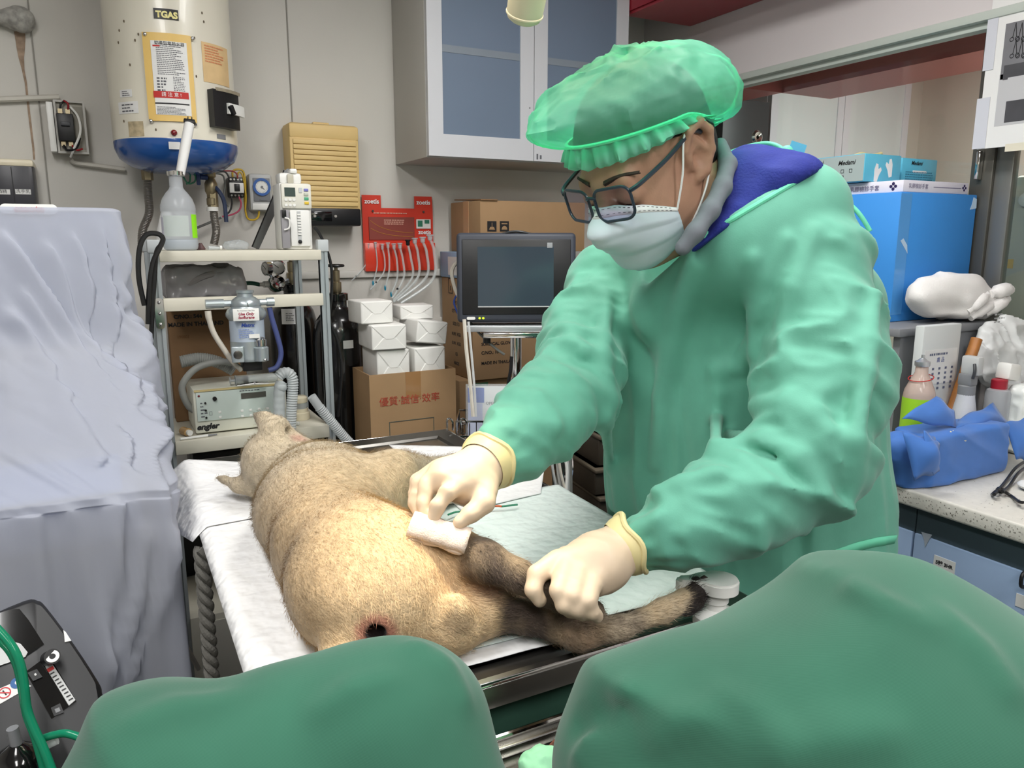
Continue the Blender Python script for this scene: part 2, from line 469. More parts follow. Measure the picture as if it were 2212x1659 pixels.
struct('wall_front', MB().bx(-2.3, 4.6, -2.5, -2.4, 0, CEIL), 'wall')
struct('wall_far_right', MB().bx(4.5, 4.6, -2.4, 3.4, 0, CEIL), 'wall_beige')
# right wall with a wide pass-through window
SILL = 1.02; HEAD = 2.026
wr = MB()
wr.bx(RX, RX + 0.1, -2.4, BACK, HEAD, CEIL)
wr.bx(RX, RX + 0.1, -2.4, BACK, 0, SILL)
wr.bx(RX, RX + 0.1, -2.4, -0.9, SILL, HEAD)
wr.bx(RX, RX + 0.1, 2.78, BACK, SILL, HEAD)
struct('wall_right', wr, 'soffit_white')
tr = MB(); tr.bx(RX - 0.012, RX + 0.1, -0.9, 2.78, HEAD - 0.022, HEAD + 0.002, bev=0.003); tr.bx(RX + 0.01, RX + 0.05, -0.9, 2.78, HEAD - 0.04, HEAD - 0.02, bev=0.002)
struct('trim_1', tr, 'frame_green')
win = MB(); win.bx(RX + 0.09, RX + 0.094, at(2102, 400, X=RX + 0.09).y, 2.78, SILL, HEAD - 0.03)
win1 = struct('window_1', win, 'glass')
# dark sliding frame of the window, at its right
fr = at(2102, 400, X=RX + 0.09); fr2 = at(2150, 400, X=RX + 0.09)
build('window_frame', MB().bx(RX + 0.07, RX + 0.12, fr2.y, fr.y, SILL, HEAD - 0.03, bev=0.003), mat('frame_dark', (104, 102, 96), 0.35, 0.6), win1)
build('window_frame', MB().bx(RX + 0.08, RX + 0.11, fr2.y - 0.05, fr2.y, SILL, HEAD - 0.03, bev=0.003), mat('frame_mid', (128, 128, 124), 0.35, 0.5), win1)
hp = at(2120, 350, X=RX + 0.07)
build('latch', MB().bx(hp.x - 0.02, hp.x, hp.y - 0.006, hp.y + 0.006, hp.z - 0.05, hp.z + 0.03, bev=0.003), 'chrome', win1)
w2 = MB(); w2.bx(RX + 0.09, RX + 0.094, -0.9, fr2.y - 0.05, SILL, HEAD - 0.03)
struct('window_2', w2, 'glass')
# ------------------------------------------------------------------ the next room seen through the window
struct('trim_2', MB().bx(2.6, 2.9, -1.0, 2.47, 2.022, CEIL).bx(RX + 0.12, 2.6, 2.465, 2.75, 2.022, CEIL), 'pink_lam')
c0 = at(1662, 300, Y=3.05); c1 = at(1960, 300, Y=3.05)
wc = thing('wall_cupboard', 'white cupboard with pale frosted doors seen through the window', 'cupboard', (c0.x, 3.05, 1.5))
cw = c1.x - c0.x
build('carcass', MB().bx(0, cw, 0.03, 0.33, 0, 0.9), 'door_frame', wc)
build('shelf_edge', MB().bx(0.02, cw - 0.02, 0.005, 0.03, 0.30, 0.315), 'pale_grey', wc)
for k in (0, 1):
    a = k * cw / 2 + 0.002; b = (k + 1) * cw / 2 - 0.002
    d = build('door', ring(MB(), a, b, 0.0, 0.9, 0, 0.029, 0.05), 'door_frame', wc)
    build('frosted_pane', MB().bx(a + 0.045, b - 0.045, 0.006, 0.018, 0.045, 0.855), 'frost_pale', d)
struct('wall_next_side', MB().bx(c1.x + 0.01, 4.5, 3.15, 3.4, 0, CEIL), 'wall_beige')
q = at(2085, 200, Y=3.0)
struct('trim_3', MB().bx(q.x, q.x + 0.12, 3.0, 3.15, 0, CEIL, bev=0.01), 'wall_beige')
b0 = at(1560, 300, Y=3.0); b1 = at(1659, 300, Y=3.0)
bp = thing('dark_locker', 'black locker door with a chrome ring lock beyond the window', 'locker', (b0.x, 3.0, 0))
build('door', MB().bx(0, b1.x - b0.x, 0, 0.3, 0, 2.1, bev=0.005), mat('locker', (56, 58, 60), 0.4), bp)
lk = at(1633, 297, Y=2.56) - Vector((b0.x, 3.0, 0))
build('ring_lock', MB().lathe([(0.008, 0), (0.028, 0), (0.03, 0.008), (0.022, 0.014), (0.008, 0.010), (0.008, 0)], 24, Matrix.Translation(lk) @ Matrix.Rotation(math.pi / 2, 4, 'X')), 'chrome', bp)
for dx, dz in ((-0.11, 0.03), (-0.10, -0.005)):
    build('sticker', MB().bx(lk.x + dx - 0.012, lk.x + dx + 0.005, -0.002, 0.001, lk.z + dz - 0.012, lk.z + dz + 0.015), 'mid_grey', bp)
# pale appliance behind the right-hand pane
e0 = at(2180, 420, X=2.7); e1 = at(2200, 600, X=2.7)
ap = thing('white_appliance', 'pale appliance standing behind the right-hand window pane', 'appliance', (2.7, e0.y - 0.5, 0))
build('housing', MB().bx(0, 0.4, 0, 0.5, 0.6, e0.z + 0.06, bev=0.02), 'wall_beige', ap)
build('base_box', MB().bx(0.02, 0.4, 0, 0.5, 0, 0.6, bev=0.01), 'mid_grey', ap)
kn = MB(); kn.lathe([(0.006, 0), (0.02, 0), (0.022, 0.012), (0.01, 0.02)], 18, Matrix.Translation((0.0, 0.44, e0.z - 0.02)) @ Matrix.Rotation(-math.pi / 2, 4, 'Y')); build('knob', kn, 'white_plastic', ap)
build('warning_sticker', MB().bx(-0.002, 0.002, 0.46, 0.49, e1.z + 0.03, e1.z + 0.06), 'yellow_pl', ap)
# ------------------------------------------------------------------ wall cabinet on the back wall, red cabinet above
K0, K1, KF, KZ = 1.035, 1.87, 2.56, 1.697
wk = thing('wall_cabinet', 'grey wall cabinet with blue-grey frosted doors above the stacked cartons', 'cabinet', (K0, KF, KZ))
KW = K1 - K0; KH = CEIL - 0.05 - KZ
build('carcass', MB().bx(0, KW, 0.02, BACK - KF - 0.001, 0, KH, bev=0.002), 'cab_side', wk)
for k in (0, 1):
    a = k * KW / 2 + 0.0015; b = (k + 1) * KW / 2 - 0.0015; f = 0.055
    d = build('door', ring(MB(), a, b, 0.004, KH, 0, 0.019, f, f + 0.02), 'door_frame', wk)
    build('frosted_pane', MB().bx(a + f - 0.005, b - f + 0.005, 0.006, 0.016, f, KH - f + 0.01), 'frost', d)
    sh = at(1000, 108, Y=KF).z - KZ
    build('shelf_behind_glass', MB().bx(a + f, b - f, 0.0045, 0.006, sh - 0.012, sh + 0.012), mat('frost_shelf', (132, 142, 152), 0.4), d)
build('screw', MB().cyl((KW / 2 - 0.018, -0.001, 0.19), (KW / 2 - 0.018, 0.003, 0.19), 0.003, n=10), 'mid_grey', wk)
build('hinge_mark', MB().bx(KW / 2 + 0.012, KW / 2 + 0.018, -0.001, 0.002, 0.01, 0.03).bx(KW / 2 + 0.026, KW / 2 + 0.033, -0.001, 0.002, 0.012, 0.026), 'grey_ink', wk)
rc = thing('red_wall_box', 'dark red laminate cupboard fixed high under the ceiling', 'cupboard', (1.873, 0.3, 2.263))
build('body', MB().bx(0, RX - 1.873 - 0.001, 0, 2.31, 0.012, CEIL - 2.263 - 0.002), 'red_lam', rc)
build('bottom_panel', MB().bx(0.006, RX - 1.873 - 0.004, 0, 2.29, 0, 0.012, bev=0.002), mat('red_lam2', (158, 48, 58), 0.35), rc)
# ------------------------------------------------------------------ ceiling lamps (out of frame, they light the room)
for k, (lx, ly) in enumerate(LAMPS):
    cl = thing('ceiling_lamp', ['twin tube lamp on the ceiling over the covered machine', 'twin tube lamp on the ceiling behind, at the left', 'twin tube lamp on the ceiling behind, at the right', 'twin tube lamp on the ceiling over the table'][k], 'lamp', (lx, ly, CEIL), group='ceiling lamps')
    build('housing', MB().bx(-0.2, 0.2, -0.62, 0.62, -0.05, -0.001, bev=0.01), 'white_plastic', cl)
    for sx in (-0.09, 0.09):
        build('tube', MB().cyl((sx, -0.58, -0.065), (sx, 0.58, -0.065), 0.013, n=12), mat('tube_glow', (255, 252, 245), 0.5, emis=3.0), cl)
# ------------------------------------------------------------------ right counter
CX, CZ = 1.595, 0.852
mat('terrazzo', (214, 211, 202), 0.4, var=0.06, vscale=60)
mat('door_blue', (138, 160, 190), 0.5, var=0.03)
mat('rail_dark', (70, 84, 92), 0.5)
ct = thing('worktop', 'speckled pale stone worktop along the right wall', 'worktop', (CX, 0.0, CZ))
build('slab', MB().bx(0, RX - CX - 0.001, -0.6, 2.3, -0.04, 0, bev=0.006, seg=3), 'terrazzo', ct)
sp = MB(); r_ = random.Random(3)
for i in range(900):
    y = r_.uniform(0.55, 1.5); s = r_.uniform(0.0006, 0.0016)
    if r_.random() < 0.4:
        x = r_.uniform(0.008, 0.3); sp.add([(x - s, y - s, 0.0004), (x + s, y - s * 0.5, 0.0004), (x, y + s, 0.0004)], [(0, 1, 2)])
    else:
        z = r_.uniform(-0.034, -0.006); sp.add([(-0.0004, y - s, z - s), (-0.0004, y, z + s), (-0.0004, y + s, z - s * 0.5)], [(0, 1, 2)])
o = build('speckles', sp, mat('speck', (110, 104, 96), 0.6), ct, 0); o['kind'] = 'stuff'
doors_y = [at(1969, 1190, X=CX + 0.02).y, ]
yj = doors_y[0]
for k, (ya, yb, lab) in enumerate(((yj + 0.002, 1.95, 'blue-grey base cabinet mostly hidden behind the green gown'), (yj - 0.62, yj - 0.002, 'blue-grey base cabinet with handwritten paper labels under the worktop'))):
    bc = thing('base_cabinet', lab, 'cabinet', (CX + 0.02, ya, 0.0))
    build('body', MB().bx(0.02, RX - CX - 0.03, 0, yb - ya, 0.0, CZ - 0.042), 'rail_dark', bc)
    build('dark_rail', MB().bx(0.006, 0.02, 0, yb - ya, CZ - 0.105, CZ - 0.042), 'rail_dark', bc)
    build('door', MB().bx(0.0, 0.02, 0.001, yb - ya - 0.001, 0.06, CZ - 0.105, bev=0.002), 'door_blue', bc)
    if k == 1:
        for (px, py, s, w_, h_) in ((2040, 1220, '5號 3HR', 0.05, 0.03), (2222, 1305, '3M', 0.05, 0.028)):
            p = at(px, py, X=CX + 0.02); lp = p - Vector((CX + 0.02, ya, 0))
            build('paper_label', MB().bx(-0.001, 0.0005, lp.y - w_ / 2, lp.y + w_ / 2, lp.z - h_ / 2, lp.z + h_ / 2), mat('old_label', (204, 206, 204), 0.7), bc)
            text('lettering', s, 0.011, LEFTF(-0.0016, lp.y, lp.z), _mats['black_ink'], bc, bold=0.0004)
        p = at(2000, 1165, X=CX + 0.02) - Vector((CX + 0.02, ya, 0))
        build('tape_scrap', MB().add([(-0.0008, p.y - 0.014, p.z + 0.016), (-0.0008, p.y + 0.012, p.z + 0.014), (-0.0008, p.y + 0.003, p.z - 0.004), (-0.0008, p.y, p.z - 0.02), (-0.0008, p.y - 0.006, p.z - 0.003)], [(0, 1, 2, 3, 4)]), mat('scrap', (150, 158, 168), 0.4), bc)
        p = at(2222, 1232, X=CX + 0.02) - Vector((CX + 0.02, ya, 0))
        build('handle', MB().tube(cr([(0.002, p.y, p.z), (-0.02, p.y, p.z - 0.005), (-0.02, p.y, p.z - 0.03), (0.002, p.y, p.z - 0.036)], 4), 0.004), 'black_plastic', bc)
# raised ledge on the worktop, against the wall, that carries the cartons and towels
RZ_ = 1.19
lg = thing('counter_riser', 'grey metal riser standing on the worktop under the cartons', 'riser', (1.80, 1.26, CZ))
build('top_board', MB().bx(0, RX - 1.801, 0.0, 0.75, RZ_ - CZ - 0.022, RZ_ - CZ, bev=0.004), 'mid_grey', lg)
for y in (0.02, 0.73): build('leg', MB().bx(0.02, RX - 1.81, y - 0.01, y + 0.01, 0.001, RZ_ - CZ - 0.022), 'mid_grey', lg)
# ------------------------------------------------------------------ water heater
HC = Vector((0.2425, 2.669, 0)); HR = 0.1775
hb = at(365, 302, Y=HC.y - HR).z
wh = thing('water_heater', 'cream storage water heater with a blue bottom on the wall', 'water heater', (HC.x, HC.y, hb))
build('tank', MB().lathe([(HR - 0.004, 0.0), (HR, 0.004), (HR, 0.86)], 56), 'cream_enamel', wh)
build('blue_base', MB().lathe([(0.02, -0.082), (0.09, -0.078), (0.135, -0.064), (0.165, -0.042), (0.1765, -0.015), (0.178, 0.003), (0.1775, 0.006)], 56), 'heater_blue', wh)
build('wall_strap', MB().bx(-0.14, 0.14, HR - 0.03, BACK - HC.y - 0.001, 0.35, 0.40), 'dark_grey', wh)
def on_tank(px, py):
    """point of the tank seen at that pixel: angle and height in the heater's own frame"""
    d = ray(px, py); o = Vector((0, 0, CAMH)); a = d.x ** 2 + d.y ** 2; b = -2 * (d.x * HC.x + d.y * HC.y); c = HC.x ** 2 + HC.y ** 2 - HR ** 2
    t = (-b - math.sqrt(max(0, b * b - 4 * a * c))) / (2 * a); p = o + d * t
    return math.atan2(p.y - HC.y, p.x - HC.x), p.z - hb
def curved(mb, a0, a1, z0, z1, r0, th, n=14, corner=0.0):
    """a plate bent round the tank between two angles"""
    G = []
    for rr in (r0, r0 + th):
        G.append([[(rr * math.cos(a0 + (a1 - a0) * i / n), rr * math.sin(a0 + (a1 - a0) * i / n), z) for z in (z0, z1)] for i in range(n + 1)])
    mb.grid(G[1], flip=(a1 < a0)); mb.grid(G[0], flip=(a1 > a0))
    mb.grid([[G[0][i][0] for i in range(n + 1)], [G[1][i][0] for i in range(n + 1)]]); mb.grid([[G[0][i][1] for i in range(n + 1)], [G[1][i][1] for i in range(n + 1)]])
    for i in (0, n): mb.grid([G[0][i], G[1][i]])
    return mb
def plate(name, p0, p1, off, th, m, par):
    a0, z0 = on_tank(*p0); a1, z1 = on_tank(*p1)
    return build(name, curved(MB(), a0, a1, min(z0, z1), max(z0, z1), HR + off, th), m, par), (a0, z0, a1, z1)
def TANKF(px, py, off): # text plane tangent to the tank
    a, z = on_tank(px, py)
    return Matrix.Translation(((HR + off) * math.cos(a), (HR + off) * math.sin(a), z)) @ Matrix.Rotation(a + math.pi / 2, 4, 'Z') @ Matrix.Rotation(math.pi / 2, 4, 'X')
def bend(o, off):
    """wrap flat print around the tank"""
    for v in o.data.vertices:
        a = math.atan2(v.co.y, v.co.x); v.co.x = (HR + off) * math.cos(a); v.co.y = (HR + off) * math.sin(a)
np_, _ = plate('name_plate', (331, 17), (386, 45), 0.0003, 0.002, 'black_plastic', wh)
o = text('lettering', 'TGAS', 0.023, TANKF(360, 33, 0.0035), _mats['gold_ink'], wh, bold=0.0012); bend(o, 0.0032)
pf, (a0, z0, a1, z1) = plate('panel_frame', (308, 70), (424, 266), 0.0005, 0.006, 'yellow_pl', wh)
plate('instruction_sheet', (326, 88), (413, 252), 0.0066, 0.001, 'white_paper', wh)
pr = MB(); mt = mat('print_grey', (92, 92, 98), 0.7)
scribble(pr, TANKF(369, 130, 0.009), 0.075, 0.085, 17, 5, 0.8, 0.4)
scribble(pr, TANKF(352, 183, 0.009), 0.028, 0.04, 5, 6, 0.7, 0.55)
scribble(pr, TANKF(388, 183, 0.009), 0.033, 0.04, 9, 7, 0.6, 0.5)
scribble(pr, TANKF(372, 240, 0.009), 0.08, 0.022, 6, 8, 0.8, 0.45)
o = build('small_print', pr, mt, wh, 0); bend(o, 0.0080); o['kind'] = 'stuff'
o = text('lettering', '貯備型電熱水器', 0.0115, TANKF(366, 96, 0.009), _mats['black_ink'], wh); bend(o, 0.0082)
plate('red_band', (333, 197), (407, 216), 0.0077, 0.0004, 'red_ink', wh)
o = text('lettering', '請 注 意 !', 0.013, TANKF(371, 206, 0.009), _mats['white_ink'], wh); bend(o, 0.0086)
plate('red_band', (331, 98), (346, 102), 0.0077, 0.0004, 'red_ink', wh)
plate('black_band', (337, 222), (408, 229), 0.0077, 0.0004, 'black_ink', wh)
for p in ((315, 75), (414, 84), (328, 262), (420, 270)):
    a, z = on_tank(*p); build('screw', MB().sph((0, 0, 0), 0.006, Matrix.Translation(((HR + 0.006) * math.cos(a), (HR + 0.006) * math.sin(a), z)), 8), 'chrome', wh)
o, _ = plate('paper_notice', (434, 89), (495, 190), 0.0005, 0.0006, mat('old_orange', (222, 190, 140), 0.7, var=0.08, vscale=20), wh)
pr = MB(); scribble(pr, TANKF(464, 120, 0.003), 0.075, 0.05, 7, 11, 0.8, 0.5)
o = build('faded_print', pr, mat('orange_print', (214, 140, 100), 0.7), wh, 0); bend(o, 0.0022); o['kind'] = 'stuff'
for p0, p1, sd in (((259, 195), (286, 209), 1), ((256, 222), (300, 244), 2)):
    plate('small_label', p0, p1, 0.0005, 0.0005, 'white_paper', wh)
    pr = MB(); scribble(pr, TANKF((p0[0] + p1[0]) / 2, (p0[1] + p1[1]) / 2, 0.002), 0.03 if sd == 1 else 0.05, 0.016 if sd == 1 else 0.026, 3, sd, 0.8, 0.4)
    o = build('faded_print', pr, mt, wh, 0); bend(o, 0.0018)
plate('tape_remnant', (277, 263), (312, 294), 0.0005, 0.0006, mat('old_tape', (188, 172, 140), 0.5, var=0.3, vscale=60), wh)
a, z = on_tank(376, 287); build('indicator_lamp', MB().sph((0, 0, 0), 0.009, Matrix.Translation(((HR + 0.002) * math.cos(a), (HR + 0.002) * math.sin(a), z)), 12), mat('ruby', (120, 16, 22), 0.15, coat=0.6), wh)
plate('rating_plate', (468, 289), (487, 302), 0.0005, 0.001, 'mid_grey', wh)
br, _ = plate('breaker_box', (447, 193), (500, 283), 0.0005, 0.028, 'black_plastic', wh)
plate('tape_over_breaker', (452, 190), (497, 209), 0.029, 0.002, mat('old_tape2', (150, 140, 120), 0.5, var=0.2, vscale=60), wh)
plate('breaker_switch', (473, 224), (503, 255), 0.029, 0.008, 'white_plastic', wh)
a, z = on_tank(478, 240); build('breaker_toggle', MB().box((0, 0, 0), (0.012, 0.014, 0.028), Matrix.Translation(((HR + 0.04) * math.cos(a), (HR + 0.04) * math.sin(a), z)) @ Matrix.Rotation(a, 4, 'Z') @ Matrix.Rotation(0.5, 4, 'X'), bev=0.002), 'black_plastic', wh)
plate('sticker', (364, 306), (390, 323), 0.001, 0.0006, 'white_paper', wh)
# drips of rust and dead flies: small specks on the enamel
sk = MB(); r_ = random.Random(12)
for p in ((268, 46), (258, 66), (256, 92), (292, 87), (281, 140), (268, 262), (436, 28), (440, 47), (299, 74), (337, 280), (420, 82), (424, 165)):
    a, z = on_tank(*p); sk.sph((0, 0, 0), (0.0022, 0.0022, 0.004), Matrix.Translation(((HR + 0.0005) * math.cos(a), (HR + 0.0005) * math.sin(a), z)), 6)
o = build('specks', sk, mat('fleck', (96, 84, 66), 0.8), wh); o['kind'] = 'stuff'
# pipe stubs and hoses below
def hose(mb, pts, r, ringed=True, n=10, per=0.006, amp=0.10):
    P = [Vector(p) for p in cr([tuple(q) for q in pts], 30)]
    L = [0.0]
    for a, b in zip(P[:-1], P[1:]): L.append(L[-1] + (b - a).length)
    R = [r * (1 + (amp * math.sin(2 * math.pi * l / per) if ringed else 0)) for l in L]
    # resample evenly so that each ring has four samples
    m = max(8, int(L[-1] / per * 4)); Q = []; RR = []; j = 0
    for i in range(m + 1):
        l = L[-1] * i / m
        while j < len(L) - 2 and L[j + 1] < l: j += 1
        f = (l - L[j]) / max(1e-9, L[j + 1] - L[j]); Q.append(P[j].lerp(P[j + 1], f)); RR.append(r * (1 + (amp * math.sin(2 * math.pi * l / per) if ringed else 0)))
    return mb.tube(Q, RR, n)
mat('braid', (142, 138, 132), 0.35, 0.8, bump=0.3, bscale=400)
mat('brass', (150, 138, 112), 0.35, 0.8)
for k, (pts, lab) in enumerate(((((318, 375), (320, 420), (322, 460), (308, 500), (307, 545)), 'braided steel hose below the heater, nearer the covered machine'),
                               (((460, 440), (463, 470), (467, 500), (462, 528)), 'braided steel hose below the heater valve'))):
    P = [at(x, y, Y=2.72) for x, y in pts]
    h = thing('water_hose', lab, 'hose', P[-1], group='heater hoses')
    W(build('hose_body', hose(MB(), P, 0.0125, True, 10, 0.005, 0.06), 'braid', h))
    W(build('end_nut', MB().cyl(P[0] + Vector((0, 0, 0.035)), P[0] - Vector((0, 0, 0.02)), 0.017, n=6), 'brass', h))
    W(build('pipe_stub', MB().cyl(P[0] + Vector((0, 0, 0.03)), P[0] + Vector((0, 0, 0.07)), 0.012), 'braid', h))
vp = at(456, 405, Y=2.72)
vl = thing('ball_valve', 'brass ball valve with a dark blue lever under the heater', 'valve', vp)
build('body', MB().lathe([(0.010, -0.06), (0.017, -0.055), (0.017, -0.035), (0.011, -0.03), (0.020, -0.012), (0.020, 0.012), (0.012, 0.03), (0.017, 0.034), (0.017, 0.05), (0.011, 0.055), (0.011, 0.062)], 20), 'brass', vl)
build('lever', MB().tube(cr([(0.012, -0.01, -0.0), (0.025, -0.02, -0.02), (0.035, -0.02, -0.05), (0.037, -0.02, -0.11)], 5), 0.007, 8), mat('lever_blue', (44, 56, 84), 0.4), vl)
build('drain_tap', MB().cyl((-0.012, -0.01, 0.03), (-0.035, -0.02, 0.03), 0.008).bx(-0.045, -0.033, -0.026, -0.014, 0.005, 0.045, bev=0.003), mat('lever_blue2', (50, 66, 110), 0.4), vl)
build('ring', MB().lathe([(0.0175, -0.075), (0.0185, -0.075), (0.0185, -0.062), (0.0175, -0.062)], 18), 'white_plastic', vl)
# contactor with wires
def block(name, label, cat, px0, px1, py0, py1, dep, m, bev=0.004, Yw=BACK):
    a = at(px0, py0, Y=Yw - dep); b = at(px1, py1, Y=Yw - dep)
    t = thing(name, label, cat, ((a.x + b.x) / 2, Yw - 0.0005, b.z))
    build('housing', MB().bx((a.x - b.x) / 2, (b.x - a.x) / 2, -dep, 0, 0, a.z - b.z, bev=bev), m, t)
    return t, b.x - a.x, a.z - b.z
t, w_, h_ = block('contactor', 'white and black contactor relay on the wall beside the timer', 'relay', 493, 528, 382, 427, 0.05, 'black_plastic')
build('white_front', MB().bx(-w_ * 0.48, w_ * 0.48, -0.058, -0.049, h_ * 0.22, h_ * 0.72, bev=0.002), 'white_plastic', t)
build('plunger', MB().bx(-w_ * 0.16, w_ * 0.2, -0.063, -0.057, h_ * 0.3, h_ * 0.66, bev=0.002), 'black_plastic', t)
for i in range(4):
    for z in (0.1, 0.88):
        build('terminal_screw', MB().cyl((w_ * (-0.36 + 0.24 * i), -0.054, h_ * z), (w_ * (-0.36 + 0.24 * i), -0.049, h_ * z), 0.0035, n=8), 'chrome', t)
def wire(name, label, pts, r, m, Yp=None, group='wires below the heater', cat='wire', D=None):
    P = [at(x, y, Y=Yp) if D is None else at(x, y, D=D) for x, y in pts]
    o = build(name, MB().tube([tuple(p) for p in cr([tuple(p) for p in P], 8)], r, 6), m)
    return tag(o, label, cat, group)
mat('wire_red', (150, 34, 42), 0.4); mat('wire_yel', (206, 170, 40), 0.4); mat('wire_pink', (190, 70, 100), 0.4); mat('wire_black', (24, 24, 26), 0.4); mat('wire_grey', (110, 112, 108), 0.45); mat('wire_green', (40, 130, 96), 0.4)
wire('electric_wire', 'black wire arching over the contactor from the heater', ((430, 372), (470, 371), (487, 372), (496, 386)), 0.003, 'wire_black', 2.83)
wire('electric_wire', 'red wire arching into the top of the contactor', ((455, 372), (495, 369), (510, 374), (514, 386)), 0.0025, 'wire_red', 2.835)
wire('electric_wire', 'yellow wire looping from contactor down to the timer', ((503, 386), (503, 370), (515, 366), (526, 372), (530, 400), (529, 440), (534, 470), (548, 475), (558, 468), (560, 448)), 0.0035, 'wire_yel', 2.86)
wire('electric_wire', 'thin yellow wire hugging the contactor side', ((512, 385), (516, 372), (524, 380), (531, 420), (530, 452)), 0.0028, 'wire_yel', 2.85)
wire('electric_wire', 'black wire curving down from the contactor', ((500, 425), (501, 440), (497, 455), (488, 465)), 0.003, 'wire_black', 2.85)
wire('electric_wire', 'pink wire curving down from the contactor', ((516, 425), (521, 440), (516, 455), (500, 464), (480, 468)), 0.0028, 'wire_pink', 2.85)
wire('electric_wire', 'green wire coiled under the blue heater base', ((395, 380), (406, 396), (420, 393), (422, 380), (412, 376), (410, 392), (402, 398)), 0.0025, 'wire_green', 2.7)
wire('electric_cable', 'grey cable running from the valve towards the saline bottle', ((478, 470), (450, 482), (420, 494), (380, 508)), 0.004, 'wire_grey', 2.84)
wire('electric_cable', 'dark grey cable hanging beside the ball valve', ((452, 374), (480, 378), (486, 400), (484, 425), (494, 447)), 0.003, 'wire_grey', 2.86)
# timer
t, w_, h_ = block('wall_timer', 'grey wall timer with a blue dial ring', 'timer', 536, 591, 374, 456, 0.055, 'pale_grey', 0.01)
build('inner_panel', MB().bx(-w_ * 0.33, w_ * 0.4, -0.058, -0.054, h_ * 0.25, h_ * 0.88, bev=0.002), 'mid_grey', t)
DM = Matrix.Translation((w_ * 0.03, -0.058, h_ * 0.64)) @ Matrix.Rotation(math.pi / 2, 4, 'X')
build('dial_ring', MB().lathe([(w_ * 0.27, 0), (w_ * 0.38, 0), (w_ * 0.38, 0.006), (w_ * 0.27, 0.006), (w_ * 0.27, 0)], 32, DM, caps=False), mat('dial_blue', (52, 96, 168), 0.35), t)
build('dial_face', MB().lathe([(0.0, 0), (w_ * 0.27, 0), (w_ * 0.27, 0.004), (0.0, 0.004)], 32, DM, caps=False), 'white_plastic', t)
build('dial_hand', MB().bx(-0.001, 0.012, -0.0012, 0.0012, 0.0045, 0.0055, DM @ Matrix.Rotation(-0.8, 4, 'Z')).cyl((0, 0, 0.004), (0, 0, 0.008), 0.004, M=DM), 'mid_grey', t)
ticks = MB()
for i in range(24):
    a = i * math.pi / 12; ticks.bx(w_ * 0.21, w_ * 0.255, -0.0004, 0.0004, 0.004, 0.0044, DM @ Matrix.Rotation(a, 4, 'Z'))
build('dial_marks', ticks, 'black_ink', t)
build('clear_bottom', MB().bx(-w_ * 0.4, w_ * 0.4, -0.057, -0.054, h_ * 0.03, h_ * 0.2, bev=0.002), 'white_plastic', t)
text('lettering', 'Panasonic', 0.007, FRONT(w_ * 0.08, -0.0585, h_ * 0.28), _mats['black_ink'], t)
# junction box with open breaker
t, w_, h_ = block('junction_box', 'open grey junction box with a black breaker and loose wires', 'junction box', 114, 193, 216, 334, 0.055, mat('jb_grey', (176, 172, 160), 0.6, var=0.08, vscale=20), 0.006)
build('box_rim', ring(MB(), -w_ / 2, w_ / 2, 0, h_, -0.068, -0.055, 0.006), 'cab_side', t)
build('back_plate', MB().bx(w_ * 0.1, w_ * 0.44, -0.057, -0.055, h_ * 0.1, h_ * 0.9), mat('jb_dark', (150, 146, 134), 0.6, var=0.15, vscale=30), t)
b_ = build('breaker', MB().bx(-w_ * 0.44, w_ * 0.1, -0.085, -0.055, h_ * 0.22, h_ * 0.74, bev=0.003), 'black_plastic', t)
build('breaker_lever', MB().bx(-w_ * 0.32, -w_ * 0.02, -0.094, -0.085, h_ * 0.5, h_ * 0.58, bev=0.002), 'dark_grey', t)
for sx in (-0.3, -0.06):
    for z in (0.18, 0.78): build('terminal', MB().bx(w_ * sx - 0.006, w_ * sx + 0.006, -0.075, -0.06, h_ * z - 0.008, h_ * z + 0.008), 'brass', t)
build('loose_wire', MB().tube([tuple(p) for p in cr([(-w_ * 0.3, -0.07, h_ * 0.8), (-w_ * 0.25, -0.075, h_ * 0.92), (-w_ * 0.15, -0.07, h_ * 0.97)], 6)], 0.003, 6), 'wire_black', t)
build('loose_wire', MB().tube([tuple(p) for p in cr([(-w_ * 0.06, -0.07, h_ * 0.8), (-w_ * 0.02, -0.08, h_ * 0.92), (-w_ * 0.15, -0.07, h_ * 0.99)], 6)], 0.003, 6), 'wire_red', t)
build('loose_wire', MB().tube([tuple(p) for p in cr([(w_ * 0.0, -0.07, h_ * 0.9), (w_ * 0.25, -0.08, h_ * 0.7), (w_ * 0.28, -0.09, h_ * 0.4), (0.0, -0.085, h_ * 0.06), (-w_ * 0.12, -0.06, -0.01)], 8)], 0.0035, 6), 'white_plastic', t)
build('loose_wire', MB().tube([tuple(p) for p in cr([(-w_ * 0.3, -0.07, h_ * 0.16), (-w_ * 0.2, -0.085, h_ * 0.05), (w_ * 0.1, -0.085, h_ * 0.1), (w_ * 0.25, -0.08, h_ * 0.3)], 8)], 0.004, 6), 'wire_black', t)
build('loose_wire', MB().tube([tuple(p) for p in cr([(-w_ * 0.05, -0.07, h_ * 0.17), (w_ * 0.1, -0.085, h_ * 0.06), (w_ * 0.3, -0.08, h_ * 0.09)], 6)], 0.003, 6), 'wire_red', t)
build('cover_flap', MB().bx(-w_ * 0.5 - 0.02, -w_ * 0.5 - 0.002, -0.06, -0.002, 0.004, h_ - 0.006, bev=0.002), 'white_plastic', t)
mat('conduit', (206, 202, 192), 0.6, var=0.1, vscale=12)
wire('cable_conduit', 'white conduit running along the wall into the junction box', ((-30, 216), (40, 213), (128, 210)), 0.009, 'conduit', 2.88, 'wall conduits', 'conduit')
wire('cable_conduit', 'white conduit from the junction box sloping under the heater', ((155, 345), (165, 352), (210, 358), (270, 366)), 0.008, 'conduit', 2.88, 'wall conduits', 'conduit')
pb = at(268, 366, Y=2.88)
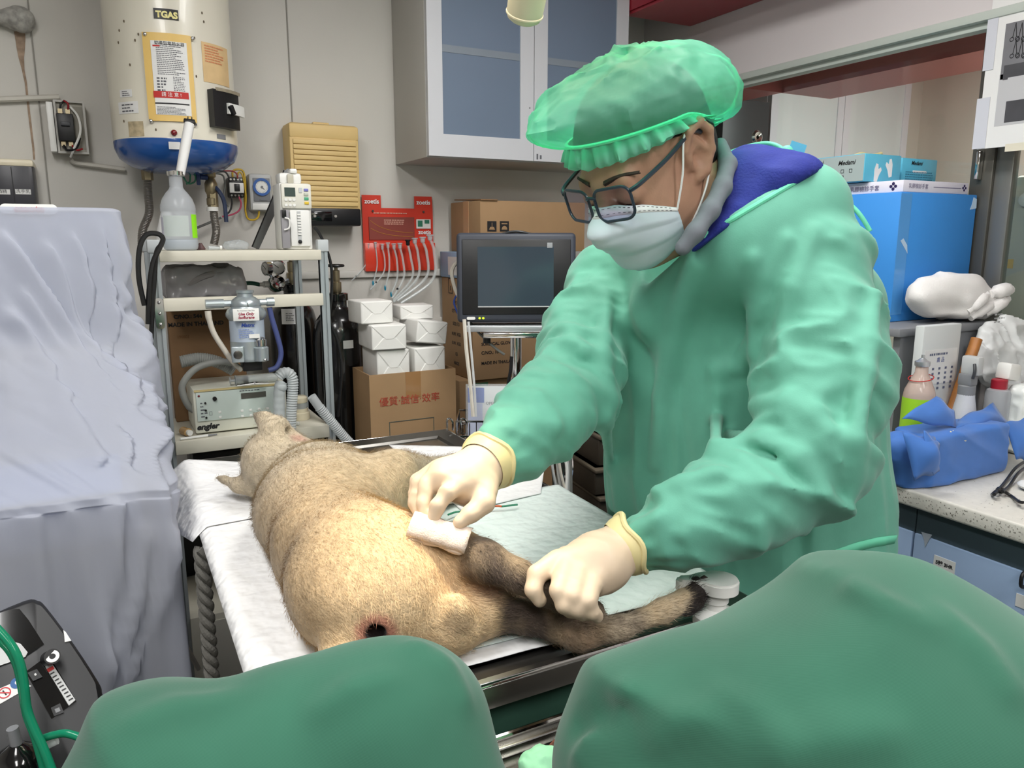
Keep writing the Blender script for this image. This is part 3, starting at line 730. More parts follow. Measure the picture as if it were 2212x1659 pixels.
# drain pipe end wrapped in torn film, with its rust streak on the wall
pe = at(45, 42, Y=2.87)
pp = thing('wrapped_pipe', 'grey wall pipe ending in a crumpled wrapped cap, upper left', 'pipe', pe)
mat('old_wrap', (170, 168, 162), 0.5, var=0.35, vscale=60, bump=0.5, bscale=40)
build('pipe', MB().cyl((-0.25, 0.0, 0.0), (0.0, 0, 0), 0.02), 'old_wrap', pp)
def f_(P): return smin(s_ell(P, (0, 0, 0), (0.034, 0.028, 0.036)), s_cone(P, (-0.06, 0, 0), (0, 0, 0), 0.022, 0.03), 0.02) + vnoise(P, 60, 3) * 0.003
organic('wrapped_cap', f_, (-0.08, -0.04, -0.05), (0.05, 0.029, 0.05), 0.004, _mats['old_wrap'], pp)
st = MB(); G = []
for i, (px, py, hw) in enumerate(((42, 68, 12), (44, 85, 11), (45, 105, 9), (46, 125, 6), (50, 150, 3.0), (56, 180, 2.5), (60, 220, 2.5), (66, 270, 2.5), (72, 320, 2.3), (74, 345, 2.0))):
    G.append([at(px - hw, py, Y=BACK - 0.0012), at(px, py, Y=BACK - 0.0016), at(px + hw, py, Y=BACK - 0.0012)])
st.grid(G); build('rust_streak', st, mat('rust', (168, 146, 126), 0.9, var=0.3, vscale=50), wb)
# soap dispenser
t, w_, h_ = block('soap_dispenser', 'dark grey double soap dispenser with a cream top at the left edge', 'dispenser', -50, 84, 343, 470, 0.10, mat('disp_dark', (58, 58, 64), 0.35, var=0.05), 0.015)
build('cream_top', MB().bx(-w_ / 2 - 0.002, w_ / 2 + 0.002, -0.104, 0, h_ - 0.018, h_ + 0.004, bev=0.008), 'cream_plastic', t)
build('middle_seam', MB().bx(w_ * 0.09 - 0.001, w_ * 0.09 + 0.001, -0.1015, -0.09, 0.0, h_ - 0.02), 'black_plastic', t)
for px, s in ((5, '酒精'), (50, '洗手乳')):
    p = at(px, 414, Y=BACK - 0.10) - t.location
    build('name_sticker', MB().bx(p.x - 0.02, p.x + 0.02, -0.1022, -0.0995, p.z - 0.008, p.z + 0.007), 'white_paper', t)
    text('lettering', s, 0.0125, FRONT(p.x, -0.1026, p.z), _mats['black_ink'], t)
# paper towel dispenser
t, w_, h_ = block('paper_towel_dispenser', 'beige ribbed paper towel dispenser with a black tray', 'dispenser', 622, 782, 262, 486, 0.11, 'disp_beige', 0.012)
build('black_tray', MB().bx(-w_ / 2 + 0.004, w_ / 2 - 0.004, -0.116, -0.01, -0.004, 0.058, bev=0.006), 'black_plastic', t)
build('tray_window', MB().bx(-w_ * 0.28, w_ * 0.05, -0.1185, -0.115, 0.012, 0.046, bev=0.002), 'black_gloss', t)
for lx_ in (-0.2, 0.1): build('tray_lock', MB().cyl((w_ * lx_, -0.121, 0.03), (w_ * lx_, -0.115, 0.03), 0.005, n=12), 'chrome', t)
n = 13; z0 = 0.064; z1 = h_ * 0.84
for i in range(n):
    za = z0 + (z1 - z0) * i / n; zb = z0 + (z1 - z0) * (i + 1) / n
    build('slat', MB().bx(-w_ * 0.45, w_ * 0.45, -0.1165, -0.108, za + 0.0008, zb - 0.0008, bev=0.0025), 'disp_beige', t)
build('top_cover', MB().bx(-w_ * 0.495, w_ * 0.495, -0.113, -0.02, h_ * 0.85, h_ - 0.003, bev=0.008), 'disp_beige', t)
build('top_clip', MB().bx(-w_ * 0.13, w_ * 0.1, -0.085, -0.06, h_ - 0.002, h_ + 0.008, bev=0.003), 'disp_beige', t)
# red tube holder with endotracheal tubes
A = at(783, 470, Y=2.885); B_ = at(937, 583, Y=2.885)
rh = thing('tube_holder', 'red wall card with white zoetis lettering holding the clear tubes', 'holder', ((A.x + B_.x) / 2, 2.885, B_.z))
w_ = B_.x - A.x; ht = A.z - B_.z; Z1 = at(860, 450, Y=2.885).z - B_.z; Z2 = at(860, 423, Y=2.885).z - B_.z
poly = [(-w_ / 2, 0), (w_ / 2, 0), (w_ / 2, Z1), (w_ * 0.49, Z2), (w_ * 0.235, Z2), (w_ * 0.235, Z1), (-w_ * 0.24, Z1), (-w_ * 0.24, Z2), (-w_ * 0.5, Z2)]
build('card', MB().prism(poly, -0.003, 0.0, Matrix.Rotation(math.pi / 2, 4, 'X')), 'red_pl', rh)
build('front_pocket', MB().bx(-w_ * 0.5, w_ * 0.5, -0.02, -0.001, 0, Z1 * 0.45, bev=0.002), mat('red_clear', (222, 66, 46), 0.2, spec=0.6), rh)
build('picture_panel', MB().bx(-w_ * 0.42, w_ * 0.22, -0.0052, 0.0, Z1 * 0.50, Z1 * 0.86), mat('panel_brown', (142, 66, 56), 0.5, var=0.1), rh)
cv = MB()
for s in (0.0, 1.0):
    pts = [(-w_ * 0.4 + w_ * 0.6 * i / 12, -0.0058, Z1 * (0.60 - 0.06 * s + (0.2 - 0.06 * s) * math.exp(-i / 4))) for i in range(13)]
    cv.tube(pts, 0.0009, 5)
build('printed_curves', cv, mat('ochre', (200, 140, 60), 0.6), rh)
pr = MB(); scribble(pr, FRONT(-w_ * 0.06, -0.0056, Z1 * 0.78), w_ * 0.3, 0.022, 3, 4); scribble(pr, FRONT(-w_ * 0.1, -0.0036, Z1 * 0.92), w_ * 0.5, 0.009, 1, 9); build('small_print', pr, mat('pale_print', (220, 170, 150), 0.6), rh, 0)
build('sticker', MB().bx(w_ * 0.25, w_ * 0.46, -0.005, -0.0028, Z1 * 0.68, Z1 * 0.83), 'white_paper', rh)
build('sticker_mark', MB().bx(w_ * 0.27, w_ * 0.34, -0.0056, -0.0048, Z1 * 0.71, Z1 * 0.81).bx(w_ * 0.37, w_ * 0.44, -0.0056, -0.0048, Z1 * 0.76, Z1 * 0.82), mat('green_ink', (50, 120, 96), 0.6), rh)
for x, z, s in ((-w_ * 0.37, (Z1 + Z2) / 2, 0.024), (w_ * 0.36, (Z1 + Z2) / 2, 0.024), (w_ * 0.37, Z1 * 0.62, 0.022)):
    text('lettering', 'zoetis', s, FRONT(x, -0.0042, z), _mats['white_ink'], rh, bold=0.0006)
for x in (-w_ * 0.36, w_ * 0.36): build('rivet', MB().cyl((x, -0.006, Z1 * 0.95), (x, -0.002, Z1 * 0.95), 0.004, n=12), 'steel_dark', rh)
tops = [(796, 536), (811, 533), (826, 537), (838, 534), (851, 536), (864, 535), (881, 528), (896, 524), (913, 522), (929, 517)]
ends = [((797, 560), (780, 585), (760, 606)), ((814, 555), (814, 580), (806, 612)), ((831, 560), (828, 590), (800, 626)), ((841, 560), (840, 590), (832, 622)), ((857, 560), (858, 600), (845, 636)),
        ((870, 560), (872, 600), (848, 644)), ((887, 555), (890, 600), (850, 648)), ((903, 550), (902, 600), (850, 652)), ((922, 548), (920, 600), (858, 650)), ((938, 545), (934, 605), (866, 655))]
ordn = ['first', 'second', 'third', 'fourth', 'fifth', 'sixth', 'seventh', 'eighth', 'ninth', 'tenth']
for i, (tp, en) in enumerate(zip(tops, ends)):
    r = 0.0022 + 0.00042 * i; Yt = 2.868 - 0.009 * i if i < 5 else 2.868 - 0.009 * i
    P = [at(tp[0], tp[1], Y=Yt)] + [at(x, y, Y=Yt) for x, y in en]
    e = thing('breathing_tube', 'clear curved breathing tube, %s from the left in the red card' % ordn[i], 'tube', P[0], group='tubes in the red wall card')
    W(build('tube_body', MB().tube([tuple(p) for p in cr([tuple(p) for p in P], 10)], r, 8), 'clear_tube', e))
    build('connector', MB().lathe([(r * 1.2, -0.004), (r * 1.6, 0.0), (r * 1.7, 0.012), (r * 2.4, 0.014), (r * 2.4, 0.018)], 12), 'frosted_tube' if i != 6 else 'black_plastic', e)
    if i in (0, 2, 5): W(build('depth_mark', MB().sph(P[-2].lerp(P[-1], 0.55), r * 1.15, n=8), 'black_ink', e))
    if i in (1, 3, 4):
        W(build('pilot_balloon', MB().sph(P[-1], (0.004, 0.004, 0.011), n=8), mat('teal', (36, 140, 170), 0.3), e))
P = at(897, 680, Y=2.84)
tg = thing('tube_tie', 'blue knotted tie hanging from the bundle of clear tubes', 'tie', P)
for dx, dz, dy in ((-0.02, -0.004, 0), (0.022, -0.008, 0), (-0.012, -0.016, -0.005), (0.008, 0.012, 0), (0.03, 0.002, -0.004)):
    build('loop', MB().tube(cr([(0, 0, 0), (dx * 0.6, dy - 0.004, dz * 0.6 + 0.004), (dx, dy, dz)], 4), [0.004] * 4 + [0.0035] * 4 + [0.002], 6), mat('tie_blue', (34, 92, 150), 0.5), tg)
build('cord', MB().tube(cr([(0, 0, 0), (0.0, 0.004, 0.02), (0.004, 0.006, 0.045)], 5), 0.002, 6), mat('tie_pale', (120, 160, 190), 0.4), tg)
# ------------------------------------------------------------------ anaesthesia cart against the back wall
CF, CB = 2.30, 2.62                      # front and back of the shelves
CL, CRt = 0.142, 0.582
ZT, ZM, ZL, ZQ = 1.386, 1.257, 0.852, 0.638
cart = thing('equipment_cart', 'aluminium and cream shelf cart carrying the anaesthesia equipment', 'cart', (CL, CF, 0))
cw = CRt - CL; cd = CB - CF
for nm, z, th in (('top_shelf', ZT, 0.030), ('middle_shelf', ZM, 0.036), ('lower_shelf', ZL, 0.040), ('low_shelf', ZQ, 0.04)):
    build(nm, MB().bx(0, cw, 0.0, cd if nm != 'middle_shelf' else 0.03, z - th, z, bev=0.003), 'shelf_cream', cart)
for nm, x, y in (('post', -0.012, 0.01), ('post', cw + 0.008, 0.01), ('post', -0.012, cd - 0.03), ('post', cw - 0.008, cd - 0.03)):
    m_ = MB()
    for dx in (-0.011, 0.0035): m_.bx(x + dx, x + dx + 0.0095, y + 0.001, y + 0.024, 0.06, ZT + 0.004)
    m_.bx(x - 0.011, x + 0.013, y + 0.006, y + 0.02, 0.06, ZT + 0.004)
    p_ = build(nm, m_, 'alu_post', cart)
    build('post_cap', MB().bx(x - 0.016, x + 0.017, y - 0.003, y + 0.027, ZT - 0.006, ZT + 0.03, bev=0.004), mat('cap_grey', (190, 196, 198), 0.5), p_)
build('side_bracket', MB().prism(rrect(0.022, 0.085, 0.01), -0.003, 0.0, FRONT(-0.011, -0.0005, ZM - 0.04)), 'chrome', cart)
for dz in (-0.03, 0.0, 0.03): build('bracket_screw', MB().sph((-0.011, -0.003, ZM - 0.04 + dz), 0.0045, n=8), 'chrome', cart)
build('lower_box', MB().bx(0.0, cw, 0.0, cd, 0.03, 0.31, bev=0.003), 'shelf_cream', cart)
build('drawer_front', MB().bx(0.035, cw - 0.035, -0.004, 0.003, 0.06, 0.29, bev=0.002), mat('drawer_cream', (196, 193, 182), 0.5), cart)
build('back_panel', MB().bx(0, cw, cd - 0.004, cd, 0.31, ZQ - 0.04), 'black_plastic', cart)
for x in (0.03, cw - 0.03):
    for y in (0.05, cd - 0.05): build('castor', MB().cyl((x - 0.012, y, 0.03), (x + 0.012, y, 0.03), 0.03, n=16), 'black_plastic', cart)
build('dark_apparatus', MB().bx(0.05, cw - 0.06, 0.12, 0.3, ZQ + 0.001, ZQ + 0.14, bev=0.01), 'black_plastic', cart)
# saline bottle with a paper-wrapped roll stuck in its neck
bt = at(391, 533, Y=CF + 0.06); bt.z = ZT + 0.0005
sb = thing('saline_bottle', 'clear plastic saline bottle with a neon green sticker on top of the cart', 'bottle', bt)
mat('cloudy', (228, 232, 238), 0.22, thin=0.50, translucent=0.3)
h_ = at(391, 370, Y=CF + 0.06).z - ZT
R0 = 0.046
prof = [(R0 * 0.8, 0.0), (R0 * 0.95, 0.004), (R0, 0.012), (R0, 0.026), (R0 * 0.97, 0.029), (R0, 0.032), (R0, 0.100), (R0 * 0.97, 0.104), (R0, 0.108), (R0 * 0.98, 0.122), (R0 * 0.85, 0.140), (R0 * 0.62, 0.156), (R0 * 0.43, 0.166), (R0 * 0.38, 0.172), (R0 * 0.38, h_ - 0.012)]
build('body', MB().lathe(prof, 36), 'cloudy', sb)
build('saline', MB().lathe([(R0 * 0.76, 0.003), (R0 * 0.9, 0.008), (R0 * 0.93, 0.022), (R0 * 0.92, 0.031)], 30), mat('water', (205, 214, 222), 0.05, thin=0.5), sb)
build('crimp_ring', MB().lathe([(R0 * 0.43, h_ - 0.014), (R0 * 0.48, h_ - 0.012), (R0 * 0.48, h_ - 0.002), (R0 * 0.40, h_)], 28), 'chrome', sb)
def cyl_patch(r, a0, a1, z0, z1, n=10):
    return MB().grid([[(r * math.cos(a0 + (a1 - a0) * i / n), r * math.sin(a0 + (a1 - a0) * i / n), z) for z in (z0, z1)] for i in range(n + 1)])
va = math.atan2(-bt.y, -bt.x)
build('pale_label', cyl_patch(R0 + 0.0006, va - 1.0, va + 0.55, 0.038, 0.094), mat('pale_label', (222, 230, 226), 0.5, thin=0.45), sb)
build('green_sticker', cyl_patch(R0 + 0.0008, va + 0.75, va + 1.3, 0.034, 0.098), mat('neon', (150, 236, 30), 0.5), sb)
build('grey_sticker', cyl_patch(R0 + 0.0008, va - 1.35, va - 1.05, 0.04, 0.09), mat('lav_grey', (190, 190, 204), 0.5), sb)
p0 = at(390, 372, Y=CF + 0.06); p1 = at(409, 268, Y=CF + 0.10)
rl = thing('clipper_handle', 'white-wrapped handle with a black pronged end leaning out of the bottle', 'tool', p0)
W(build('wrapped_grip', MB().tube([p0 - (p1 - p0) * 0.05, p0.lerp(p1, 0.5), p1], [0.012, 0.0135, 0.0135], 12), 'white_paper', rl))
dv = (p1 - p0).normalized()
W(build('black_end', MB().box((0, 0, 0), (0.030, 0.02, 0.012), frame(p1 + dv * 0.006, Vector((1, -0.3, -0.1)), dv.cross(Vector((1, -0.3, -0.1)))), bev=0.003), 'black_plastic', rl))
for s in (-0.006, 0.004): W(build('prong', MB().bx(s - 0.001, s + 0.001, -0.003, 0.003, 0, 0.009, frame(p1 + dv * 0.012, Vector((1, -0.3, -0.1)), dv.cross(Vector((1, -0.3, -0.1))))), 'black_plastic', rl))
# white paper cone behind the bottle
pk = at(352, 500, Y=CF + 0.2); pk.z = ZT
build_ = tag(build('paper_pack', MB().lathe([(0.035, 0.0005), (0.03, 0.05), (0.016, 0.1), (0.012, 0.11)], 14, Matrix.Translation(pk + Vector((0.012, 0, 0)))), 'white_paper'), 'white paper packet standing behind the saline bottle', 'packet')
# grey paddle leaning on the pump
q0 = at(553, 530, Y=CF + 0.2); q1 = at(626, 366, Y=CF + 0.22); q0.z = ZT + 0.002
pd = thing('steel_paddle', 'long grey metal blade leaning against the infusion pump', 'blade', q0)
fm = frame(q0, q1 - q0, Vector((1, 0, -0.5))); Lp = (q1 - q0).length
W(build('blade', MB().prism([(0.0, -0.012), (Lp * 0.6, -0.014), (Lp * 0.96, -0.014), (Lp, -0.006), (Lp, 0.006), (Lp * 0.96, 0.013), (Lp * 0.6, 0.012), (0, 0.008)], -0.002, 0.002, fm), mat('blade_grey', (112, 114, 116), 0.3, 0.85), pd))
W(build('dark_edge', MB().tube([fm @ Vector((0, -0.013, 0)), fm @ Vector((Lp * 0.96, -0.0145, 0))], 0.0025, 6), 'black_plastic', pd))
# infusion pump
ia = at(603, 400, Y=CF + 0.02); ib = at(677, 533, Y=CF + 0.02)
ip = thing('infusion_pump', 'white infusion pump with a small screen at the right end of the cart top', 'pump', ((ia.x + ib.x) / 2, CF + 0.02, ZT + 0.0005))
w_ = ib.x - ia.x; hh = at(640, 396, Y=CF + 0.02).z - ZT
build('body', MB().bx(-w_ / 2, w_ / 2, 0.004, 0.10, 0, hh, bev=0.006), 'white_plastic', ip)
build('control_face', MB().bx(-w_ * 0.46, w_ * 0.5, -0.006, 0.006, hh * 0.62, hh * 0.99, bev=0.004), mat('ivory', (224, 222, 210), 0.4), ip)
build('screen', MB().bx(-w_ * 0.36, -w_ * 0.02, -0.0075, -0.005, hh * 0.80, hh * 0.93), 'lcd', ip)
for i in range(2):
    for j in range(3):
        build('key', MB().cyl((-w_ * 0.33 + j * w_ * 0.13, -0.0085, hh * (0.75 - 0.08 * i)), (-w_ * 0.33 + j * w_ * 0.13, -0.005, hh * (0.75 - 0.08 * i)), 0.0042, n=12), 'white_plastic', ip)
for j, c in enumerate(((120, 120, 190), (190, 196, 180), (80, 170, 130), (224, 190, 60))):
    build('coloured_key', MB().bx(w_ * 0.26, w_ * 0.4, -0.0085, -0.005, hh * (0.90 - 0.065 * j) - 0.004, hh * (0.90 - 0.065 * j) + 0.004, bev=0.001), mat('key%d' % j, c, 0.4), ip)
build('key', MB().bx(w_ * 0.10, w_ * 0.2, -0.008, -0.005, hh * 0.86, hh * 0.93), mat('key_pale', (200, 204, 206), 0.4), ip)
build('door', MB().bx(-w_ * 0.22, w_ * 0.42, -0.004, 0.006, hh * 0.05, hh * 0.60, bev=0.003), 'white_plastic', ip)
build('slot', MB().bx(w_ * 0.0, w_ * 0.12, -0.005, -0.001, hh * 0.1, hh * 0.58), 'pale_grey', ip)
for j in range(8): build('tube_guide', MB().bx(w_ * 0.005, w_ * 0.115, -0.008, -0.004, hh * (0.22 + 0.042 * j), hh * (0.245 + 0.042 * j), bev=0.001), 'white_plastic', ip)
build('roller', MB().sph((w_ * 0.06, -0.006, hh * 0.12), 0.006, n=10), 'black_plastic', ip)
build('side_door', MB().bx(-w_ * 0.52, -w_ * 0.26, -0.012, 0.0, hh * 0.02, hh * 0.6, bev=0.003), mat('pump_grey', (150, 148, 152), 0.45), ip)
build('latch_arm', MB().tube(cr([(-w_ * 0.45, -0.016, hh * 0.3), (-w_ * 0.3, -0.018, hh * 0.33), (-w_ * 0.28, -0.018, hh * 0.45), (-w_ * 0.42, -0.016, hh * 0.48)], 4), 0.0025, 6), 'white_plastic', ip)
build('clip', MB().bx(-w_ * 0.5, -w_ * 0.36, -0.016, -0.011, hh * 0.48, hh * 0.6, bev=0.002), 'black_plastic', ip)
tp_ = build('top_clamp', MB().bx(-w_ * 0.44, w_ * 0.28, 0.02, 0.08, hh - 0.001, hh + 0.03, bev=0.008), 'white_plastic', ip)
build('clamp_lever', MB().bx(-w_ * 0.1, w_ * 0.14, 0.015, 0.05, hh + 0.028, hh + 0.042, bev=0.005), 'white_plastic', ip)
build('clear_window', MB().bx(-w_ * 0.2, 0.0, 0.012, 0.022, hh, hh + 0.026, bev=0.003), mat('smoke', (190, 186, 170), 0.2), ip)
# crumpled film packets on the cart top
def crumple(name, label, cat, c, r, m, seed, h=0.004, amp=0.25, fr=40, group=None, base=None):
    t = thing(name, label, cat, c, group=group)
    def f(P): return s_ell(P, (0, 0, r[2] * 0.9), r) + (np.abs(vnoise(P, fr, seed)) + 0.5 * np.abs(vnoise(P, fr * 2, seed + 1)) - 0.5) * amp * min(r)
    def g(P): return np.maximum(f(P), -P[:, 2])
    organic('crumpled_sheet', g, (-r[0] * 1.4, -r[1] * 1.4, -0.004), (r[0] * 1.4, r[1] * 1.4, r[2] * 2.4), h, m, t, 1)
    return t
c_ = at(510, 527, Y=CF + 0.1); c_.z = ZT + 0.0005
crumple('plastic_packet', 'crumpled clear plastic packet beside the grey blade', 'packet', c_, (0.035, 0.03, 0.014), _mats['clear_film'], 4, 0.003, 0.7, 60)
c_ = at(450, 530, Y=CF + 0.06); c_.z = ZT + 0.0005
cc = thing('needle_sheath', 'small pale needle sheath lying beside the saline bottle', 'sheath', c_)
build('cap', MB().cyl((0, 0, 0.006), (0.03, 0.004, 0.005), 0.006, 0.004, 10), 'frosted_tube', cc)
build('collar', MB().cyl((0.03, 0.004, 0.0065), (0.036, 0.005, 0.0065), 0.0062, n=10), 'white_plastic', cc)
c_ = at(433, 527, Y=CF + 0.1); c_.z = ZT + 0.0005
tag(build('rubber_bung', MB().lathe([(0.012, 0), (0.013, 0.004), (0.008, 0.012), (0.004, 0.02)], 14, Matrix.Translation(c_)), mat('bung', (96, 70, 70), 0.5)), 'brown rubber bung right of the saline bottle', 'bung')
# black hose looping over the left post
wire('black_hose', 'thick black hose looped over the left post of the cart', ((312, 660), (300, 600), (301, 540), (315, 508), (340, 505), (352, 516), (345, 535), (330, 570), (322, 630), (320, 700)), 0.0065, 'wire_black', CF - 0.05, 'black hoses on the cart', 'hose')
wire('black_hose', 'black hose running down beside the left post of the cart', ((350, 528), (338, 545), (334, 600), (330, 660), (325, 760)), 0.006, 'wire_black', CF - 0.04, 'black hoses on the cart', 'hose')
wire('power_cable', 'black cable falling behind the right post of the cart', ((678, 490), (690, 505), (706, 540), (716, 580), (716, 640), (712, 690), (730, 740), (738, 800), (733, 870), (730, 900)), 0.0045, 'wire_black', CF + 0.02, 'black hoses on the cart', 'cable')
# plastic bag with a hose on the middle shelf, carton behind the vaporiser
bg = at(440, 600, Y=CF + 0.19); bg.z = ZM - 0.03
def f(P):
    d = s_box(P, (0, 0, 0.062), (0.118, 0.08, 0.058), 0.03)
    return d + np.abs(vnoise(P, 22, 9)) * 0.02 + np.abs(vnoise(P, 55, 5)) * 0.006
bagt = thing('plastic_bag', 'crinkled grey plastic bag filling the gap under the cart top', 'bag', bg)
build('bag_shelf', MB().bx(-0.105, 0.15, -0.09, 0.095, -0.004, 0.0), 'dark_grey', bagt)
organic('film', f, (-0.16, -0.12, -0.0), (0.16, 0.12, 0.145), 0.005, mat('bag_film', (176, 174, 176), 0.18, thin=0.25, spec=0.6), bagt, 1)
build('perforated_strap', MB().tube(cr([(-0.05, -0.06, 0.06), (0.0, -0.07, 0.085), (0.07, -0.06, 0.095)], 6), 0.010, 8), mat('strap', (150, 146, 146), 0.5), bagt)
a = at(362, 672, Y=CF + 0.28); b = at(500, 800, Y=CF + 0.28)
cb = thing('carton', 'brown carton with black MADE IN THAILAND print standing inside the cart', 'carton', ((a.x + b.x) / 2 + 0.02, CF + 0.255, ZL + 0.0005), group='brown cartons')
build('box', MB().bx(-0.11, 0.11, 0.0, 0.058, 0, ZM - ZL - 0.045, bev=0.003), 'card_dark', cb)
for (px, py, s, sz) in ((406, 684, 'C/NO.: 544', 0.017), (424, 700, 'MADE IN THAILAND', 0.0175), (396, 728, '190801', 0.012)):
    p = at(px, py, Y=CF + 0.253) - cb.location; text('lettering', s, sz, FRONT(p.x, -0.001, p.z), _mats['black_ink'] if sz > 0.013 else mat('faint', (130, 96, 62), 0.8), cb, bold=0.0006)
# grey hoses behind the ventilator
mat('hose_grey', (150, 152, 148), 0.5); mat('hose_white', (206, 200, 188), 0.45, var=0.08, vscale=40); mat('hose_blue', (72, 82, 132), 0.45)
P = [at(x, y, Y=CF + 0.14) for x, y in ((330, 800), (390, 782), (430, 775), (470, 782), (505, 800))]
P[0].x = max(P[0].x, 0.16)
tag(build('corrugated_hose', hose(MB(), P[1:], 0.018, True, 14, 0.006, 0.05), 'hose_grey'), 'grey corrugated hose arching behind the ventilator', 'hose')
P = [at(x, y, Y=CF + 0.10) for x, y in ((510, 784), (470, 782), (425, 795), (397, 825), (395, 850), (410, 880), (430, 890))]
tag(build('breathing_hose', MB().tube([tuple(p) for p in cr([tuple(p) for p in P], 8)], 0.010, 12), 'hose_grey'), 'smooth grey hose curving round the left of the ventilator', 'hose')
# ventilator
va_ = at(414, 826, Y=CF + 0.045); vb = at(620, 917, Y=CF + 0.045)
vt = thing('ventilator', 'white bench ventilator with buttons and an engler mark on the lower shelf', 'ventilator', (va_.x, CF + 0.045, ZL + 0.0005))
w_ = 0.265; hh = at(500, 836, Y=CF + 0.045).z - ZL
mat('vent_white', (222, 222, 208), 0.45, var=0.05, vscale=10)
build('housing', MB().bx(0, w_, 0.004, 0.20, 0.004, hh, bev=0.006), 'vent_white', vt)
build('front_panel', MB().bx(0.008, w_ - 0.012, -0.001, 0.006, hh * 0.30, hh * 0.93, bev=0.002), mat('panel_mint', (208, 220, 214), 0.4), vt)
build('top_strip', MB().bx(0.004, w_ - 0.004, 0.0, 0.006, hh * 0.945, hh * 0.985), mat('strip_y', (216, 196, 140), 0.5), vt)
build('display', MB().bx(w_ * 0.5, w_ * 0.77, -0.003, 0.0, hh * 0.72, hh * 0.84), mat('disp_grey', (86, 84, 78), 0.3), vt)
build('power_lamp', MB().sph((0.016, -0.001, hh * 0.86), 0.0035, n=8), 'ruby', vt)
for i in range(4):
    for j in range(2): build('button', MB().bx(w_ * (0.5 + 0.093 * i) - 0.004, w_ * (0.5 + 0.093 * i) + 0.004, -0.0025, 0, hh * (0.45 - 0.12 * j) - 0.0035, hh * (0.45 - 0.12 * j) + 0.0035, bev=0.001), 'white_plastic', vt)
for j in range(2): build('button', MB().bx(w_ * 0.265 - 0.004, w_ * 0.265 + 0.004, -0.0025, 0, hh * (0.47 - 0.11 * j) - 0.0035, hh * (0.47 - 0.11 * j) + 0.0035, bev=0.001), 'white_plastic', vt)
build('knob', MB().cyl((w_ * 0.22, -0.008, hh * 0.78), (w_ * 0.22, 0, hh * 0.78), 0.006, n=14), 'black_plastic', vt)
pr = MB(); scribble(pr, FRONT(w_ * 0.11, -0.0014, hh * 0.55), 0.022, 0.05, 5, 3, 0.7, 0.4); scribble(pr, FRONT(w_ * 0.6, -0.0014, hh * 0.89), 0.06, 0.006, 1, 5); build('small_print', pr, 'grey_ink', vt, 0)['kind'] = 'stuff'
for j in range(3): build('switch', MB().cyl((w_ * 0.12, -0.006, hh * (0.38 + 0.16 * j)), (w_ * 0.12, 0, hh * (0.38 + 0.16 * j)), 0.003, n=8), 'black_plastic', vt)
for x in (0.2, 0.2): build('square_outline', ring(MB(), w_ * 0.155, w_ * 0.185, hh * 0.42, hh * 0.5, -0.0016, -0.0008, 0.0008), 'grey_ink', vt); break
text('lettering', 'engler', 0.024, FRONT(w_ * 0.13, 0.0032, hh * 0.17), _mats['black_ink'], vt, bold=0.0011, shear=0.25)
for x in (0.02, w_ - 0.02):
    for y in (0.03, 0.17): build('foot', MB().cyl((x, y, 0), (x, y, 0.006), 0.008, n=10), 'black_plastic', vt)
# vaporiser on a clamp
vc = at(533, 700, Y=CF - 0.055)
vz = thing('vaporizer', 'silver dial-topped vaporizer mounted on the front of the cart', 'vaporizer', (vc.x, CF - 0.055, at(540, 790, Y=CF - 0.055).z))
zt = at(530, 628, Y=CF - 0.055).z - vz.location.z
mat('vap_metal', (176, 186, 190), 0.3, 0.6); mat('vap_label', (178, 190, 204), 0.4)
def zz(py): return at(530, py, Y=CF - 0.055).z - vz.location.z
R = 0.052
build('dial_top', MB().lathe([(R * 0.46, zz(627)), (R * 0.46, zz(632)), (R * 0.40, zz(634)), (R * 0.42, zz(640)), (R * 0.55, zz(643)), (R * 0.76, zz(650)), (R * 0.80, zz(658)), (R * 0.78, zz(661))][::-1], 36), 'vap_metal', vz)
build('shoulder', MB().lathe([(R * 0.80, zz(661)), (R * 0.82, zz(664)), (R * 0.95, zz(668)), (R * 1.05, zz(676)), (R * 1.05, zz(682)), (R * 0.92, zz(690))][::-1], 36), 'vap_metal', vz)
build('cylinder', MB().lathe([(R * 0.90, zz(690)), (R * 0.90, zz(735))][::-1], 36), 'vap_label', vz)
build('lower_block', MB().lathe([(R * 0.92, zz(735)), (R * 0.92, zz(770)), (R * 0.84, zz(778))][::-1], 36), 'vap_metal', vz)
build('dial_mark', MB().bx(-0.0008, 0.0008, -R * 0.815, -R * 0.78, zz(660), zz(652)), 'black_ink', vz)
VF = Matrix.Rotation(-math.atan2(vc.x, vc.y), 4, 'Z')
build('warning_plate', MB().bx(-0.034, 0.034, -R * 1.12, -R * 1.02, zz(689), zz(663), VF, bev=0.001), 'white_plastic', vz)
text('lettering', 'Use Only\nIsoflurane', 0.0105, VF @ FRONT(0, -R * 1.13, zz(678)), mat('plum_ink', (150, 40, 70), 0.6), vz, bold=0.0004, shear=0.2)
text('lettering', 'For Veterinary Use Only', 0.0045, VF @ FRONT(0, -R * 1.13, zz(667)), _mats['grey_ink'], vz)
text('lettering', 'Matrx', 0.014, VF @ FRONT(0.002, -R * 0.93, zz(699)), _mats['blue_ink'], vz, bold=0.0005, shear=0.2)
pr = MB(); scribble(pr, VF @ FRONT(0.0, -R * 0.935, zz(716)), 0.045, 0.026, 5, 8); build('small_print', pr, mat('blue_print', (120, 140, 190), 0.6), vz, 0)['kind'] = 'stuff'
build('white_patch', MB().bx(0.004, 0.032, -R * 0.945, -R * 0.9, zz(727), zz(718), VF), 'white_plastic', vz)
build('square_window_block', MB().bx(-0.045, -0.012, -R * 1.05, -R * 0.6, zz(777), zz(743), VF, bev=0.003), 'vap_metal', vz)
